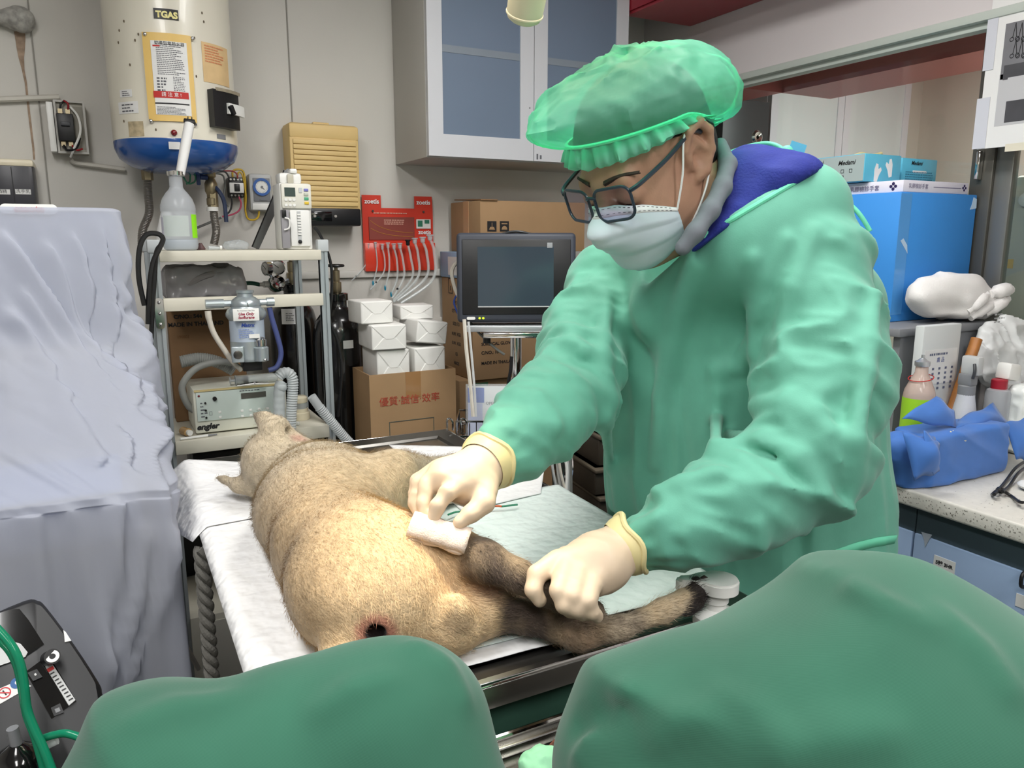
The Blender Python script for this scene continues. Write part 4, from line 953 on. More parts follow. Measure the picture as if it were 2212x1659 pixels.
build('sight_glass', MB().lathe([(0.0, 0.0), (0.010, 0), (0.012, 0.002), (0.009, 0.003), (0, 0.003)], 20, VF @ Matrix.Translation((-0.028, -R * 1.05, zz(760))) @ Matrix.Rotation(math.pi / 2, 4, 'X'), caps=False), 'steel_dark', vz)
build('filler_block', MB().lathe([(0.019, zz(776)), (0.02, zz(748)), (0.014, zz(745)), (0.014, zz(740))], 24, VF @ Matrix.Translation((0.034, -R * 0.8, 0))), 'vap_metal', vz)
build('filler_cap', MB().lathe([(0.016, zz(744)), (0.0165, zz(731)), (0.012, zz(729)), (0.005, zz(725))], 10, VF @ Matrix.Translation((0.034, -R * 0.8, 0))), 'chrome', vz)
build('drain_screw', MB().sph((0.042, -R * 1.15, zz(773)), 0.005, VF, 8), 'chrome', vz)
for sx, nm in ((-1, 'inlet'), (1, 'outlet')):
    z = zz(654)
    build(nm, MB().cyl((sx * R * 0.7, 0.0, z), (sx * R * 1.15, 0.0, z), 0.009, n=8).cyl((sx * R * 1.1, 0.0, z), (sx * (R * 1.15 + (0.045 if sx < 0 else 0.018)), 0.0, z), 0.0125, n=20), 'vap_metal', vz)
build('mount_arm', MB().bx(-0.03, 0.03, 0.01, 0.0535, zz(680), zz(664), bev=0.002), 'steel_dark', vz)
build('dark_socket', MB().bx(-0.02, 0.032, -0.02, 0.03, zz(800), zz(776), bev=0.002), 'black_plastic', vz)
Pw = [at(x, y, D=None, Y=CF - 0.06) for x, y in ((449, 672), (452, 690), (462, 720), (482, 752), (500, 778), (522, 800))]
tag(build('gas_hose', MB().tube([tuple(p) for p in cr([tuple(p) for p in Pw], 8)], [0.0085] * 8 + [0.0075] * 33, 12), 'hose_white'), 'off-white rubber hose hanging from the left of the vaporizer', 'hose', 'vaporizer hoses')
Pw = [at(x, y, Y=CF - 0.05) for x, y in ((582, 664), (588, 690), (600, 730), (607, 765), (598, 792), (580, 800))]
tag(build('gas_hose', MB().tube([tuple(p) for p in cr([tuple(p) for p in Pw], 8)], 0.0075, 12), 'hose_blue'), 'dark blue hose curving down right of the vaporizer', 'hose', 'vaporizer hoses')
# syringe lying on the ventilator, breathing circuit tubes
a = at(508, 822, Y=CF + 0.06); b = at(598, 810, Y=CF + 0.06); zs = ZL + vt.children[0].dimensions.z if False else ZL + hh + 0.016
a.z = zs; b.z = zs
sy = thing('syringe', 'large clear syringe lying on top of the ventilator', 'syringe', a)
W(build('barrel', MB().cyl(a, b, 0.0125, n=20), 'clear_tube', sy)); W(build('piston', MB().cyl(a.lerp(b, 0.2), a.lerp(b, 0.3), 0.0122, n=20), 'black_plastic', sy))
W(build('rod', MB().cyl(a.lerp(b, -0.12), a.lerp(b, 0.2), 0.004, n=8), 'frosted_tube', sy)); W(build('flange', MB().cyl(a.lerp(b, -0.0), a.lerp(b, 0.02), 0.016, n=20), 'frosted_tube', sy)); W(build('thumb_plate', MB().cyl(a.lerp(b, -0.13), a.lerp(b, -0.11), 0.011, n=20), 'frosted_tube', sy))
a = at(512, 828, Y=CF + 0.03); a.z = ZL + hh + 0.0055
fc = thing('forceps', 'small steel clamp lying on the front edge of the ventilator', 'clamp', a)
build('arm', MB().tube([(0, 0, 0), (0.05, 0.004, 0.002), (0.09, 0.0, 0.0)], [0.002, 0.003, 0.002], 6), 'chrome', fc)
build('arm', MB().tube([(0.01, 0.01, 0), (0.05, 0.006, 0.003), (0.09, 0.004, 0.0)], [0.002, 0.003, 0.002], 6), 'chrome', fc)
build('pivot', MB().cyl((0.05, 0.005, 0.0), (0.05, 0.005, 0.007), 0.004, n=10), 'chrome', fc)
bcx = thing('breathing_circuit', 'ribbed clear breathing tubes looping in front of the ventilator', 'tubing', at(620, 900, Y=CF - 0.03))
Pt = [at(x, y, Y=CF - 0.03) for x, y in ((603, 925), (603, 880), (603, 850), (604, 838), (608, 825))]
W(build('straight_limb', hose(MB(), Pt, 0.0165, True, 16, 0.02, 0.03), 'frosted_tube', bcx))
Pt = [at(x, y, Y=CF - 0.02) for x, y in ((601, 815), (610, 806), (624, 806), (632, 820), (632, 850), (630, 880), (628, 930))]
W(build('curved_limb', hose(MB(), Pt, 0.0155, True, 16, 0.0075, 0.07), 'frosted_tube', bcx))
W(build('elbow', MB().sph(at(606, 836, Y=CF - 0.03), 0.0185, n=14), 'frosted_tube', bcx))
# soda lime canister, vial, pen, ointment tube on the lower shelf
p = at(648, 896, Y=CF + 0.12); p.z = ZL + 0.0005
sl = thing('lime_canister', 'cream canister with a clear middle on the lower shelf of the cart', 'canister', p)
build('base', MB().lathe([(0.03, 0), (0.031, 0.004), (0.031, 0.022), (0.026, 0.024), (0.026, 0.036)], 28), 'cream_plastic', sl); build('clear_body', MB().lathe([(0.024, 0.036), (0.024, 0.056)], 24), 'clear_tube', sl)
build('lid', MB().lathe([(0.025, 0.055), (0.026, 0.058), (0.026, 0.07), (0.02, 0.075)], 28), 'cream_plastic', sl)
p = at(405, 912, Y=CF + 0.05); p.z = ZL + 0.0125
vi = thing('glass_vial', 'small amber vial with a white cap lying left of the ventilator', 'vial', p)
build('vial_body', MB().cyl((-0.012, 0.03, 0), (0, 0, 0), 0.012, n=18), mat('amber', (176, 140, 90), 0.2), vi); build('cap', MB().cyl((0, 0, 0), (0.004, -0.01, 0), 0.0085, n=18), 'white_plastic', vi)
a = at(388, 934, Y=CF + 0.012); a.z = ZL + 0.0045; b = a + Vector((0.10, 0.008, 0))
pn = thing('thin_syringe', 'thin white insulin syringe lying at the front edge of the lower shelf', 'syringe', a)
W(build('barrel', MB().cyl(a, a.lerp(b, 0.75), 0.004, n=10), 'white_plastic', pn)); W(build('needle_cap', MB().cyl(a.lerp(b, 0.75), b, 0.003, 0.002, n=8), 'mid_grey', pn))
p = at(640, 905, Y=CF + 0.04); p.z = ZL + 0.006
ot = thing('ointment_tube', 'small white and blue ointment tube on the lower cart shelf', 'tube', p)
build('tube_body', MB().box((0, 0, 0), (0.02, 0.012, 0.011), TM((0, 0, 0), -40), bev=0.004), 'white_plastic', ot); build('blue_tail', MB().box((0, 0, 0), (0.012, 0.013, 0.006), TM((-0.012, 0.01, 0), -40), bev=0.001), mat('sky_pl', (90, 150, 210), 0.4), ot)
Pt = [at(x, y, Y=CF - 0.04) for x, y in ((673, 856), (690, 880), (715, 910), (740, 940), (757, 958))]
dh = thing('drain_hose', 'clear corrugated hose slanting down from the cart past the gas cylinder', 'hose', Pt[-1])
W(build('smooth_end', MB().tube([tuple(p) for p in Pt[:2]], 0.0135, 14), 'frosted_tube', dh)); W(build('ribbed_length', hose(MB(), Pt[1:], 0.0145, True, 14, 0.0065, 0.08), 'frosted_tube', dh))
# ------------------------------------------------------------------ gas cylinders
mat('cyl_black', (16, 16, 17), 0.22, coat=0.4)
def gas_cyl(label, c, r, ztop, gauge, sticker):
    t = thing('gas_cylinder', label, 'gas cylinder', (c.x, c.y, 0), group='black gas cylinders')
    build('tank', MB().lathe([(r * 0.9, 0.0), (r, 0.015), (r, ztop - 0.14), (r * 0.97, ztop - 0.105), (r * 0.86, ztop - 0.07), (r * 0.66, ztop - 0.045), (r * 0.45, ztop - 0.032), (r * 0.36, ztop - 0.02), (r * 0.36, ztop)], 44), 'cyl_black', t)
    build('neck_ring', MB().lathe([(r * 0.36, ztop - 0.002), (r * 0.42, ztop), (r * 0.42, ztop + 0.022), (r * 0.34, ztop + 0.026)], 24), 'black_gloss', t)
    v = build('valve', MB().lathe([(0.012, ztop + 0.024), (0.016, ztop + 0.03), (0.016, ztop + 0.06), (0.010, ztop + 0.064), (0.012, ztop + 0.07), (0.012, ztop + 0.1), (0.006, ztop + 0.102), (0.006, ztop + 0.115)], 16), 'brass', t)
    hw = MB(); hw.cyl((0, 0, ztop + 0.11), (0, 0, ztop + 0.122), 0.012, n=14)
    ringp = [(0.024 * math.cos(a * math.pi / 8), 0.024 * math.sin(a * math.pi / 8), ztop + 0.116) for a in range(16)]
    hw.tube(ringp, 0.005, 8, closed=True)
    for a in range(4): hw.cyl((0, 0, ztop + 0.116), (0.024 * math.cos(a * math.pi / 2), 0.024 * math.sin(a * math.pi / 2), ztop + 0.116), 0.003, n=6)
    build('hand_wheel', hw, 'black_plastic', v)
    va = math.atan2(-c.y, -c.x)
    for da, z0, z1, wd, m in sticker:
        build('sticker', MB().grid([[((r + 0.0007) * math.cos(va + da + wd * (i / 6 - 0.5)), (r + 0.0007) * math.sin(va + da + wd * (i / 6 - 0.5)), z) for z in (z0, z1)] for i in range(7)]), m, t)
    return t
z1 = at(715, 650, Y=2.56).z; c1_ = at(735, 800, Y=2.58)
g1 = gas_cyl('black gas cylinder with white neck stickers at the right of the cart', c1_, 0.088, z1, False, ((0.35, z1 - 0.155, z1 - 0.128, 0.4, 'white_paper'),))
z2 = at(640, 628, Y=2.74).z; c2_ = at(640, 800, Y=2.76); zl2 = at(640, 683, Y=2.7).z
g2 = gas_cyl('black gas cylinder with a gauge regulator behind the cart', c2_, 0.082, z2, True, ((-0.12, zl2 - 0.025, zl2 + 0.028, 0.75, 'white_paper'),))
pr = MB(); scribble(pr, TM(tuple(c2_ - Vector((c2_.x, c2_.y, c2_.z))) , 0) @ Matrix.Translation((math.cos(math.atan2(-c2_.y, -c2_.x) - 0.12) * 0.0835, math.sin(math.atan2(-c2_.y, -c2_.x) - 0.12) * 0.0835, zl2)) @ Matrix.Rotation(math.atan2(-c2_.y, -c2_.x) - 0.12 + math.pi / 2, 4, 'Z') @ Matrix.Rotation(math.pi / 2, 4, 'X'), 0.03, 0.03, 5, 2)
build('small_print', pr, 'grey_ink', g2, 0)['kind'] = 'stuff'
rg = at(598, 612, Y=2.70); rg2 = at(632, 612, Y=2.72)
rgt = thing('gas_regulator', 'chrome gas regulator with two round gauges behind the cart', 'regulator', rg)
build('body', MB().lathe([(0.0, -0.024), (0.024, -0.022), (0.027, -0.01), (0.027, 0.01), (0.022, 0.018), (0.010, 0.02), (0.010, 0.03)], 28, Matrix.Rotation(math.pi / 2 - 0.5, 4, 'X') @ Matrix.Rotation(0.4, 4, 'Y'), caps=False), 'chrome', rgt)
build('green_ring', MB().lathe([(0.0275, -0.008), (0.0285, -0.008), (0.0285, 0.002), (0.0275, 0.002)], 28, Matrix.Rotation(math.pi / 2 - 0.5, 4, 'X') @ Matrix.Rotation(0.4, 4, 'Y'), caps=False), mat('dk_green', (20, 84, 66), 0.4), rgt)
build('inlet', MB().cyl((0.02, 0, 0), (rg2.x - rg.x - 0.016, 0.0, 0.006), 0.010, n=6), 'chrome', rgt)
build('flow_outlet', MB().cyl((-0.02, 0, -0.002), (-0.045, -0.005, -0.002), 0.011, n=12).cyl((-0.045, -0.005, -0.002), (-0.06, -0.008, -0.002), 0.007), 'white_plastic', rgt)
build('green_hose', MB().tube(cr([(-0.06, -0.008, -0.002), (-0.09, -0.01, 0.004), (-0.13, 0.0, 0.0)], 5), 0.007, 10), 'dk_green', rgt)
for k, (px, py, rr, an) in enumerate(((599, 577, 0.026, 0.0), (577, 580, 0.024, 1.2))):
    gp = at(px, py, Y=2.69) - rg
    GM = Matrix.Translation(gp) @ Matrix.Rotation(-an, 4, 'Z') @ Matrix.Rotation(math.pi / 2, 4, 'X')
    g_ = build('gauge', MB().lathe([(rr * 0.8, -0.012), (rr, -0.008), (rr, 0.008), (rr * 0.86, 0.01), (rr * 0.84, 0.006), (0, 0.006)], 28, GM, caps=False), 'chrome', rgt)
    build('gauge_face', MB().lathe([(0, 0.0065), (rr * 0.84, 0.0065), (rr * 0.84, 0.0068), (0, 0.0068)], 24, GM, caps=False), 'white_plastic', g_)
    build('needle', MB().bx(-0.001, 0.001, -0.004, rr * 0.7, 0.007, 0.0075, GM @ Matrix.Rotation(0.9, 4, 'Z')), 'black_ink', g_)
    build('gauge_stem', MB().cyl(gp, (gp.x * 0.4, 0, 0.01), 0.005, n=8), 'chrome', rgt)
# ------------------------------------------------------------------ cartons and wrapped packs
def carton(label, px_corner, py_top, Yf, wid, dep, hgt, m='card', rz=0, z=None, side_dark=None, flaps=True):
    p = at(px_corner, py_top, Y=Yf)
    zb = p.z - hgt if z is None else z
    t = thing('carton', label, 'carton', (p.x, p.y, zb), rz, group='brown cartons')
    build('box', MB().bx(0, wid, 0, dep, 0, hgt, bev=0.003), m, t)
    if flaps: build('top_seam', MB().bx(0.0, wid, dep / 2 - 0.001, dep / 2 + 0.001, hgt - 0.0005, hgt + 0.0008), 'card_dark', t)
    return t
# lowest carton, then the glove carton, then the tall one under the wall cabinet
zb0 = at(1030, 820, Y=2.60).z
c0_ = carton('plain brown carton at the bottom of the stack, printed with a dark letter n', 992, 822, 2.60, 0.46, 0.27, zb0 - 0.001, z=0.0005)
text('lettering', 'n', 0.07, FRONT(at(1022, 880, Y=2.6).x - c0_.location.x, -0.002, at(1022, 880, Y=2.6).z), mat('navy', (50, 44, 90), 0.6), c0_, bold=0.004)
build('green_tape', MB().bx(0.06, 0.12, -0.0012, 0.0005, zb0 - 0.03, zb0 - 0.014), mat('tape_green', (70, 130, 90), 0.5), c0_)
zc = at(1020, 605, Y=2.58).z
c1b = carton('brown carton of surgical gloves with black print, middle of the stack', 1020, 605, 2.58, 0.42, 0.29, zc - zb0 - 0.001, z=zb0 + 0.0005)
for (px, py, s, sz) in ((1058, 720, 'MOI', 0.017), (1075, 742, 'SURGICAL GLOVES', 0.0165), (1056, 762, 'C/NO.: 10', 0.017), (1072, 783, 'MADE IN THAILAND', 0.0165)):
    p = at(px, py, Y=2.578) - c1b.location
    text('lettering', s, sz, FRONT(at(1040, py, Y=2.578).x - c1b.location.x, -0.001, p.z), _mats['black_ink'], c1b, align='LEFT', bold=0.0005)
for (py, s) in ((655, '廣興行'), (672, "Q'TY: 300"), (700, 'SIZE: 7.5'), (722, 'N.W.  KGS'), (742, 'G.W.  KGS'), (765, 'CE'), (785, 'MADE')):
    p = at(1000, py, Y=2.72); text('lettering', s, 0.018, LEFTF(-0.001, 0.15, p.z - c1b.location.z), _mats['black_ink'], c1b, bold=0.0005)
build('fragile_mark', ring(MB(), -0.02, 0.02, -0.03, 0.03, -0.0006, 0.0006, 0.003).bx(-0.002, 0.002, -0.0006, 0.0006, -0.018, 0.0), 'black_ink', c1b).matrix_local = Matrix.Translation((-0.0006, 0.2, at(985, 618, Y=2.75).z - c1b.location.z)) @ Matrix.Rotation(-math.pi / 2, 4, 'Z')
zs = at(1035, 545, Y=2.6).z
bx_ = thing('blue_carton', 'flat blue and white carton between two brown cartons', 'carton', (c1b.location.x - 0.005, 2.59, zc + 0.0012))
build('box', MB().bx(0, 0.4, 0, 0.28, 0, zs - zc - 0.002, bev=0.002), mat('pale_blue', (150, 180, 210), 0.6), bx_)
build('white_print', MB().bx(-0.0008, 0.0, 0.05, 0.2, 0.01, (zs - zc) * 0.8), 'white_paper', bx_)
zt_ = at(1035, 432, Y=2.6).z
c2b = carton('tall brown carton at the top of the stack under the wall cabinet', 1037, 432, 2.60, 0.46, 0.27, zt_ - zs - 0.001, z=zs + 0.0005)
build('open_flap', MB().bx(0.0, 0.07, 0.0, 0.24, zt_ - zs - 0.001, zt_ - zs + 0.003, TM((0, 0, 0), 0, 2)), 'card_dark', c2b)
for k, px in enumerate((1063, 1090)):
    p = at(px, 489, Y=2.598) - c2b.location; s_ = 0.019
    build('care_symbol', MB().bx(p.x - s_, p.x + s_, -0.001, 0.001, p.z - s_, p.z + s_), 'black_ink', c2b)
    if k == 0: build('symbol_figure', MB().prism([(-0.012, -0.012), (0.012, -0.012), (0.008, -0.002), (-0.008, -0.002)], 0, 0.0004, FRONT(p.x, -0.0012, p.z)).bx(p.x - 0.001, p.x + 0.001, -0.0016, -0.0012, p.z - 0.002, p.z + 0.014), 'card', c2b)
    else: build('symbol_figure', MB().bx(p.x - 0.012, p.x + 0.012, -0.0016, -0.0012, p.z + 0.008, p.z + 0.012).prism([(0.012 * math.cos(a), -0.012 + 0.014 * math.sin(a)) for a in [math.pi * i / 8 for i in range(9)]], 0, 0.0004, FRONT(p.x, -0.0012, p.z)), 'card', c2b)
build('packing_tape', MB().bx(-0.001, 0.0, 0.10, 0.15, 0.02, zt_ - zs), mat('tape_clear', (196, 160, 120), 0.15, spec=0.8), c2b)
# front carton with red Chinese words
zq = at(890, 803, Y=2.30).z
f0 = at(797, 806, Y=2.30); f1 = at(984, 800, Y=2.30)
fc_ = thing('carton', 'open brown carton with red Chinese words, full of white packs', 'carton', (f0.x, 2.30, 0.0005), group='brown cartons')
fw = f1.x - f0.x
cb_ = MB(); H = zq - 0.001
cb_.bx(0, fw, 0, 0.004, 0, H).bx(0, fw, 0.176, 0.18, 0, H).bx(0, 0.004, 0.004, 0.176, 0, H).bx(fw - 0.004, fw, 0.004, 0.176, 0, H).bx(0.004, fw - 0.004, 0.004, 0.176, 0, H - 0.03)
build('box', cb_, 'card', fc_)
p = at(886, 864, Y=2.298) - fc_.location
text('lettering', '優質·誠信·效率', 0.032, FRONT(p.x, -0.0015, p.z), mat('card_red', (176, 62, 48), 0.7), fc_)
p = at(891, 940, Y=2.298) - fc_.location; q = at(841, 912, Y=2.298) - fc_.location
build('printed_frame', ring(MB(), q.x, 2 * p.x - q.x, q.z - 0.25, q.z, -0.0012, 0.0, 0.0022), mat('frame_ink', (86, 92, 84), 0.7), fc_)
build('packing_tape', MB().bx(fw / 2 - 0.028, fw / 2 + 0.024, -0.001, 0.0, H - 0.085, H + 0.0008), mat('tape_brown', (160, 120, 78), 0.2, spec=0.8), fc_)
mat('wrap_white', (232, 231, 227), 0.55, bump=0.35, bscale=22, bdist=0.006)
def pack(label, px, py, Yf, w_, d_, h_, rz=0, ry=0, z=None):
    """paper-wrapped pack with folded triangles on its end; px,py is the lower middle of the front"""
    p = at(px, py, Y=Yf)
    t = thing('wrapped_pack', label, 'pack', (p.x, p.y, z if z is not None else p.z), rz, group='white wrapped packs', ry=ry)
    build('wrapping', MB().bx(-w_ / 2, w_ / 2, 0.0, d_, 0, h_, bev=0.006, seg=3), 'wrap_white', t)
    o = 0.0022
    build('lower_fold', MB().add([(-w_ / 2 + 0.004, -o, 0.004), (w_ / 2 - 0.004, -o, 0.004), (w_ * 0.10, -o, h_ * 0.55), (-w_ * 0.10, -o, h_ * 0.55), (-w_ / 2 + 0.004, 0.0, 0.004), (w_ / 2 - 0.004, 0.0, 0.004), (w_ * 0.12, 0, h_ * 0.58), (-w_ * 0.12, 0, h_ * 0.58)], [(0, 1, 2, 3), (1, 5, 6, 2), (3, 2, 6, 7), (0, 3, 7, 4)]), 'wrap_white', t, 20)
    build('upper_fold', MB().add([(-w_ / 2 + 0.004, -o * 0.5, h_ - 0.004), (w_ / 2 - 0.004, -o * 0.5, h_ - 0.004), (w_ * 0.10, -o * 1.5, h_ * 0.45), (-w_ * 0.10, -o * 1.5, h_ * 0.45), (-w_ / 2, 0, h_ - 0.003), (w_ / 2, 0, h_ - 0.003), (w_ * 0.13, 0, h_ * 0.42), (-w_ * 0.13, 0, h_ * 0.42)], [(3, 2, 1, 0), (2, 6, 5, 1), (7, 6, 2, 3), (4, 7, 3, 0)]), 'wrap_white', t, 20)
    return t
zk = H - 0.028
pw = 0.110
h3 = at(840, 757, Y=2.30).z - zk
pack('white wrapped pack in the bottom row, nearest the gas cylinder', 851, 800, 2.311, pw, 0.158, h3 - 0.001, 0, 0, zk)
pack('white wrapped pack in the bottom row, beside the glove carton', 930, 800, 2.316, pw, 0.15, h3 - 0.001, 3, 0, zk)
za = zk + h3 + 0.001; h2 = at(840, 702, Y=2.30).z - za
pack('white wrapped pack in the middle row, nearest the gas cylinder', 842, 757, 2.30, pw + 0.004, 0.165, h2, -2, 0, za)
pack('white wrapped pack in the middle row, tilted against the glove carton', 932, 757, 2.318, pw, 0.15, h2 - 0.006, 4, 7, za + 0.009)
zb_ = za + h2 + 0.001; h1 = at(820, 650, Y=2.34).z - zb_
pack('topmost white wrapped pack of the pile beside the gas cylinder', 816, 700, 2.34, 0.108, 0.12, h1, 4, 0, zb_)
pack('white wrapped pack lying flat at the back of the pile under the tubes', 902, 712, 2.40, 0.115, 0.1, h2 * 0.6, -4, 0, zb_ - 0.0)
# ------------------------------------------------------------------ patient monitor on its stand
MD = 2.32
mc = at(1116, 600, D=MD)
sx_ = MD / FPX
mt_ = thing('patient_monitor', 'dark grey patient monitor with a blank screen on a wheeled stand', 'monitor', mc, -math.degrees(YAW) + 3, rx=-4)
w_, hh = 258 * sx_, 192 * sx_
mat('mon_body', (58, 62, 72), 0.5); mat('mon_bezel', (26, 27, 29), 0.4); mat('screen_off', (56, 68, 78), 0.12, spec=0.7)
build('casing', MB().bx(-w_ / 2, w_ / 2, 0, 0.09, -hh / 2, hh / 2, bev=0.012, seg=3), 'mon_body', mt_)
build('bezel', MB().bx(-w_ / 2 + 0.016, w_ / 2 - 0.016, -0.003, 0.004, -hh / 2 + 0.024, hh / 2 - 0.02, bev=0.003), 'mon_bezel', mt_)
S0, S1, T0, T1 = (1032 - 1116) * sx_, (1196 - 1116) * sx_, (600 - 661) * sx_, (600 - 534) * sx_
build('screen', MB().bx(S0, S1, -0.0045, -0.002, T0, T1), 'screen_off', mt_)
build('screen_edge', MB().bx(S0, S1, -0.0055, -0.002, T0 - 0.003, T0), 'pale_grey', mt_)
build('film_tab', MB().bx(S1 - 0.02, S1 - 0.004, -0.0052, -0.0045, T1 - 0.004, T1 + 0.012), 'clear_film', mt_)
build('top_handle', MB().tube(cr([(-0.045, 0.01, hh / 2 - 0.004), (0, 0.006, hh / 2 + 0.004), (0.045, 0.01, hh / 2 - 0.004)], 6), [0.004] * 13, 8), 'mon_bezel', mt_)
build('power_button', MB().prism(rrect(0.026, 0.009, 0.004), 0, 0.003, FRONT(-w_ / 2 + 0.042, -0.0005, -hh / 2 + 0.013)), 'white_plastic', mt_)
for k in (0, 1): build('status_light', MB().sph((-w_ / 2 + 0.068 + 0.011 * k, -0.001, -hh / 2 + 0.013), 0.0035, n=8), mat('led_green', (190, 230, 40), 0.4, emis=1.5), mt_)
st_ = thing('monitor_stand', 'silver pole stand with a tray holding up the patient monitor', 'stand', (mc.x + 0.03, mc.y + 0.06, 0))
ztop = at(1090, 716, D=MD).z; off = Vector((0, 0, 0))
SM = Matrix.Rotation(-YAW, 4, 'Z')
build('tray', MB().bx(-0.16, 0.11, -0.08, 0.08, ztop - 0.004, ztop + 0.016, SM, bev=0.003), 'alu', st_)
build('rail', MB().bx(-0.10, 0.12, -0.088, -0.06, ztop - 0.022, ztop - 0.006, SM, bev=0.002), 'chrome', st_)
build('clamp_knob', MB().cyl((-0.09, -0.06, ztop - 0.04), (-0.09, -0.06, ztop - 0.024), 0.012, n=12, M=SM), 'black_plastic', st_)
build('pole', MB().cyl((0, 0, 0.06), (0, 0, ztop - 0.005), 0.018, n=20), 'chrome', st_)
build('pole_collar', MB().cyl((0, 0, 0.5), (0, 0, ztop - 0.16), 0.026, n=20), 'chrome', st_)
for k in range(5):
    a = k * 2 * math.pi / 5; l_ = build('foot', MB().tube([(0.02 * math.cos(a), 0.02 * math.sin(a), 0.07), (0.15 * math.cos(a), 0.15 * math.sin(a), 0.05)], [0.018, 0.012], 8), 'mid_grey', st_)
    build('castor', MB().cyl((0.145 * math.cos(a) - 0.01, 0.145 * math.sin(a), 0.024), (0.145 * math.cos(a) + 0.01, 0.145 * math.sin(a), 0.024), 0.024, n=14), 'black_plastic', l_)
# wire basket with manual
bk = at(1060, 930, D=2.32)
bs = thing('wire_basket', 'chrome wire basket hooked on the monitor stand', 'basket', bk, -math.degrees(YAW))
for z in (0.0, 0.045):
    build('rim', MB().tube([(-0.10, -0.07, z), (0.12, -0.07, z), (0.12, 0.08, z), (-0.10, 0.08, z)], 0.003, 6, closed=True), 'chrome', bs)
for i in range(12):
    x = -0.10 + 0.22 * i / 11
    build('wire', MB().tube([(x, -0.07, 0.045), (x, -0.07, -0.03), (x, 0.08, -0.03), (x, 0.08, 0.045)], 0.0016, 5), 'chrome', bs)
for i in range(6):
    y = -0.07 + 0.15 * i / 5
    build('wire', MB().tube([(-0.10, y, 0.045), (-0.10, y, -0.03), (0.12, y, -0.03), (0.12, y, 0.045)], 0.0016, 5), 'chrome', bs)
for dx in (-0.125, -0.085): build('hook', MB().tube(cr([(dx, -0.075, 0.01), (dx, -0.078, 0.05), (dx + 0.008, -0.078, 0.055), (dx + 0.016, -0.076, 0.045), (dx + 0.016, -0.074, 0.02)], 4), 0.003, 6), 'chrome', bs)
ml = at(1030, 938, D=2.2); mrt = at(1092, 836, D=2.24)
mn = thing('manual', 'white and blue operation manual in a clear sleeve standing in the basket', 'booklet', bk + Matrix.Rotation(-YAW, 3, 'Z') @ Vector((-0.07, 0.01, -0.0235)), -math.degrees(YAW), rx=-6)
hb_ = mrt.z - ml.z + 0.03
build('pages', MB().bx(0, 0.16, 0, 0.012, 0, hb_, bev=0.001), 'white_paper', mn)
build('blue_band', MB().bx(0.0, 0.05, -0.0008, 0.0, hb_ - 0.05, hb_ - 0.004), mat('manual_blue', (84, 114, 190), 0.4), mn)
build('lavender_side', MB().bx(0.0, 0.045, -0.0006, 0.0, 0.002, hb_ - 0.052), mat('lavender', (196, 200, 228), 0.4), mn)
build('plastic_sleeve', MB().bx(-0.006, 0.166, -0.003, 0.015, 0.0, hb_ + 0.006), 'clear_film', mn)
text('lettering', 'OPERATION', 0.012, FRONT(0.055, -0.001, hb_ - 0.052), _mats['grey_ink'], mn, align='LEFT')
# cables hanging on the stand
for k, (pts, r, m, lab) in enumerate((
    (((1003, 690), (1008, 760), (1016, 830), (1022, 900)), 0.006, 'hose_white', 'white cable hanging straight down from the monitor'),
    (((1012, 695), (1020, 780), (1025, 840), (1028, 900)), 0.004, 'pale_grey', 'pale grey cable beside the white one under the monitor'),
    (((1016, 697), (1040, 725), (1070, 752), (1090, 766)), 0.004, 'wire_grey', 'dark grey cable slanting from the monitor to the pole'),
    (((1105, 770), (1103, 800), (1098, 830), (1100, 850)), 0.006, 'wire_black', 'thick black cable running down the monitor pole'),
    (((1000, 568), (984, 570), (976, 590), (982, 620), (990, 640)), 0.006, 'hose_white', 'white cable looping out from behind the monitor'),
    (((992, 638), (985, 640), (981, 655), (990, 680)), 0.003, 'blue_ink', 'thin blue lead behind the left edge of the monitor'))):
    wire('monitor_cable', lab, pts, r, m, None, 'monitor cables', 'cable', D=MD + (0.05 if k < 4 else 0.08) - (0.1 if k < 2 else 0))
# coil of cables hanging right of the table
cbx = thing('cable_bundle', 'bundle of pale cables hanging on a chrome hook beside the drawers', 'cables', at(1215, 960, D=1.95))
r_ = random.Random(5)
for i in range(16):
    px = 1186 + 42 * i / 15; d = 1.95 + r_.uniform(-0.03, 0.04); m_ = ['hose_white', 'pale_grey', 'wire_grey', 'white_plastic'][i % 4]
    P = [at(px + r_.uniform(-3, 3) + 14, 915, D=d), at(px + r_.uniform(-3, 3), 960, D=d), at(px + r_.uniform(-4, 6) + 2, 1010, D=d), at(px + r_.uniform(0, 12) + 4, 1065, D=d)]
    W(build('cable', MB().tube([tuple(p) for p in cr([tuple(p) for p in P], 6)], r_.uniform(0.003, 0.0045), 6), m_, cbx))
P = [at(x, y, D=1.93) for x, y in ((1228, 900), (1232, 960), (1236, 1010), (1230, 1040), (1222, 1030), (1228, 1005))]
W(build('hook', MB().tube([tuple(p) for p in cr([tuple(p) for p in P], 6)], 0.0035, 6), 'chrome', cbx))
P = [at(x, y, D=1.93) for x, y in ((1218, 975), (1230, 970), (1230, 985), (1214, 986))]
W(build('yellow_tie', MB().tube([tuple(p) for p in P], 0.002, 5), 'wire_yel', cbx))
P = at(1215, 930, D=1.96)
W(build('hanging_rod', MB().cyl(Vector((P.x + 0.02, P.y + 0.03, 0.02)), Vector((P.x + 0.02, P.y + 0.03, P.z + 0.05)), 0.008), 'chrome', cbx))
W(build('rod_foot', MB().lathe([(0.035, 0.0), (0.035, 0.012), (0.012, 0.03)], 20, Matrix.Translation((P.x + 0.02, P.y + 0.03, 0.001))), 'dark_grey', cbx))
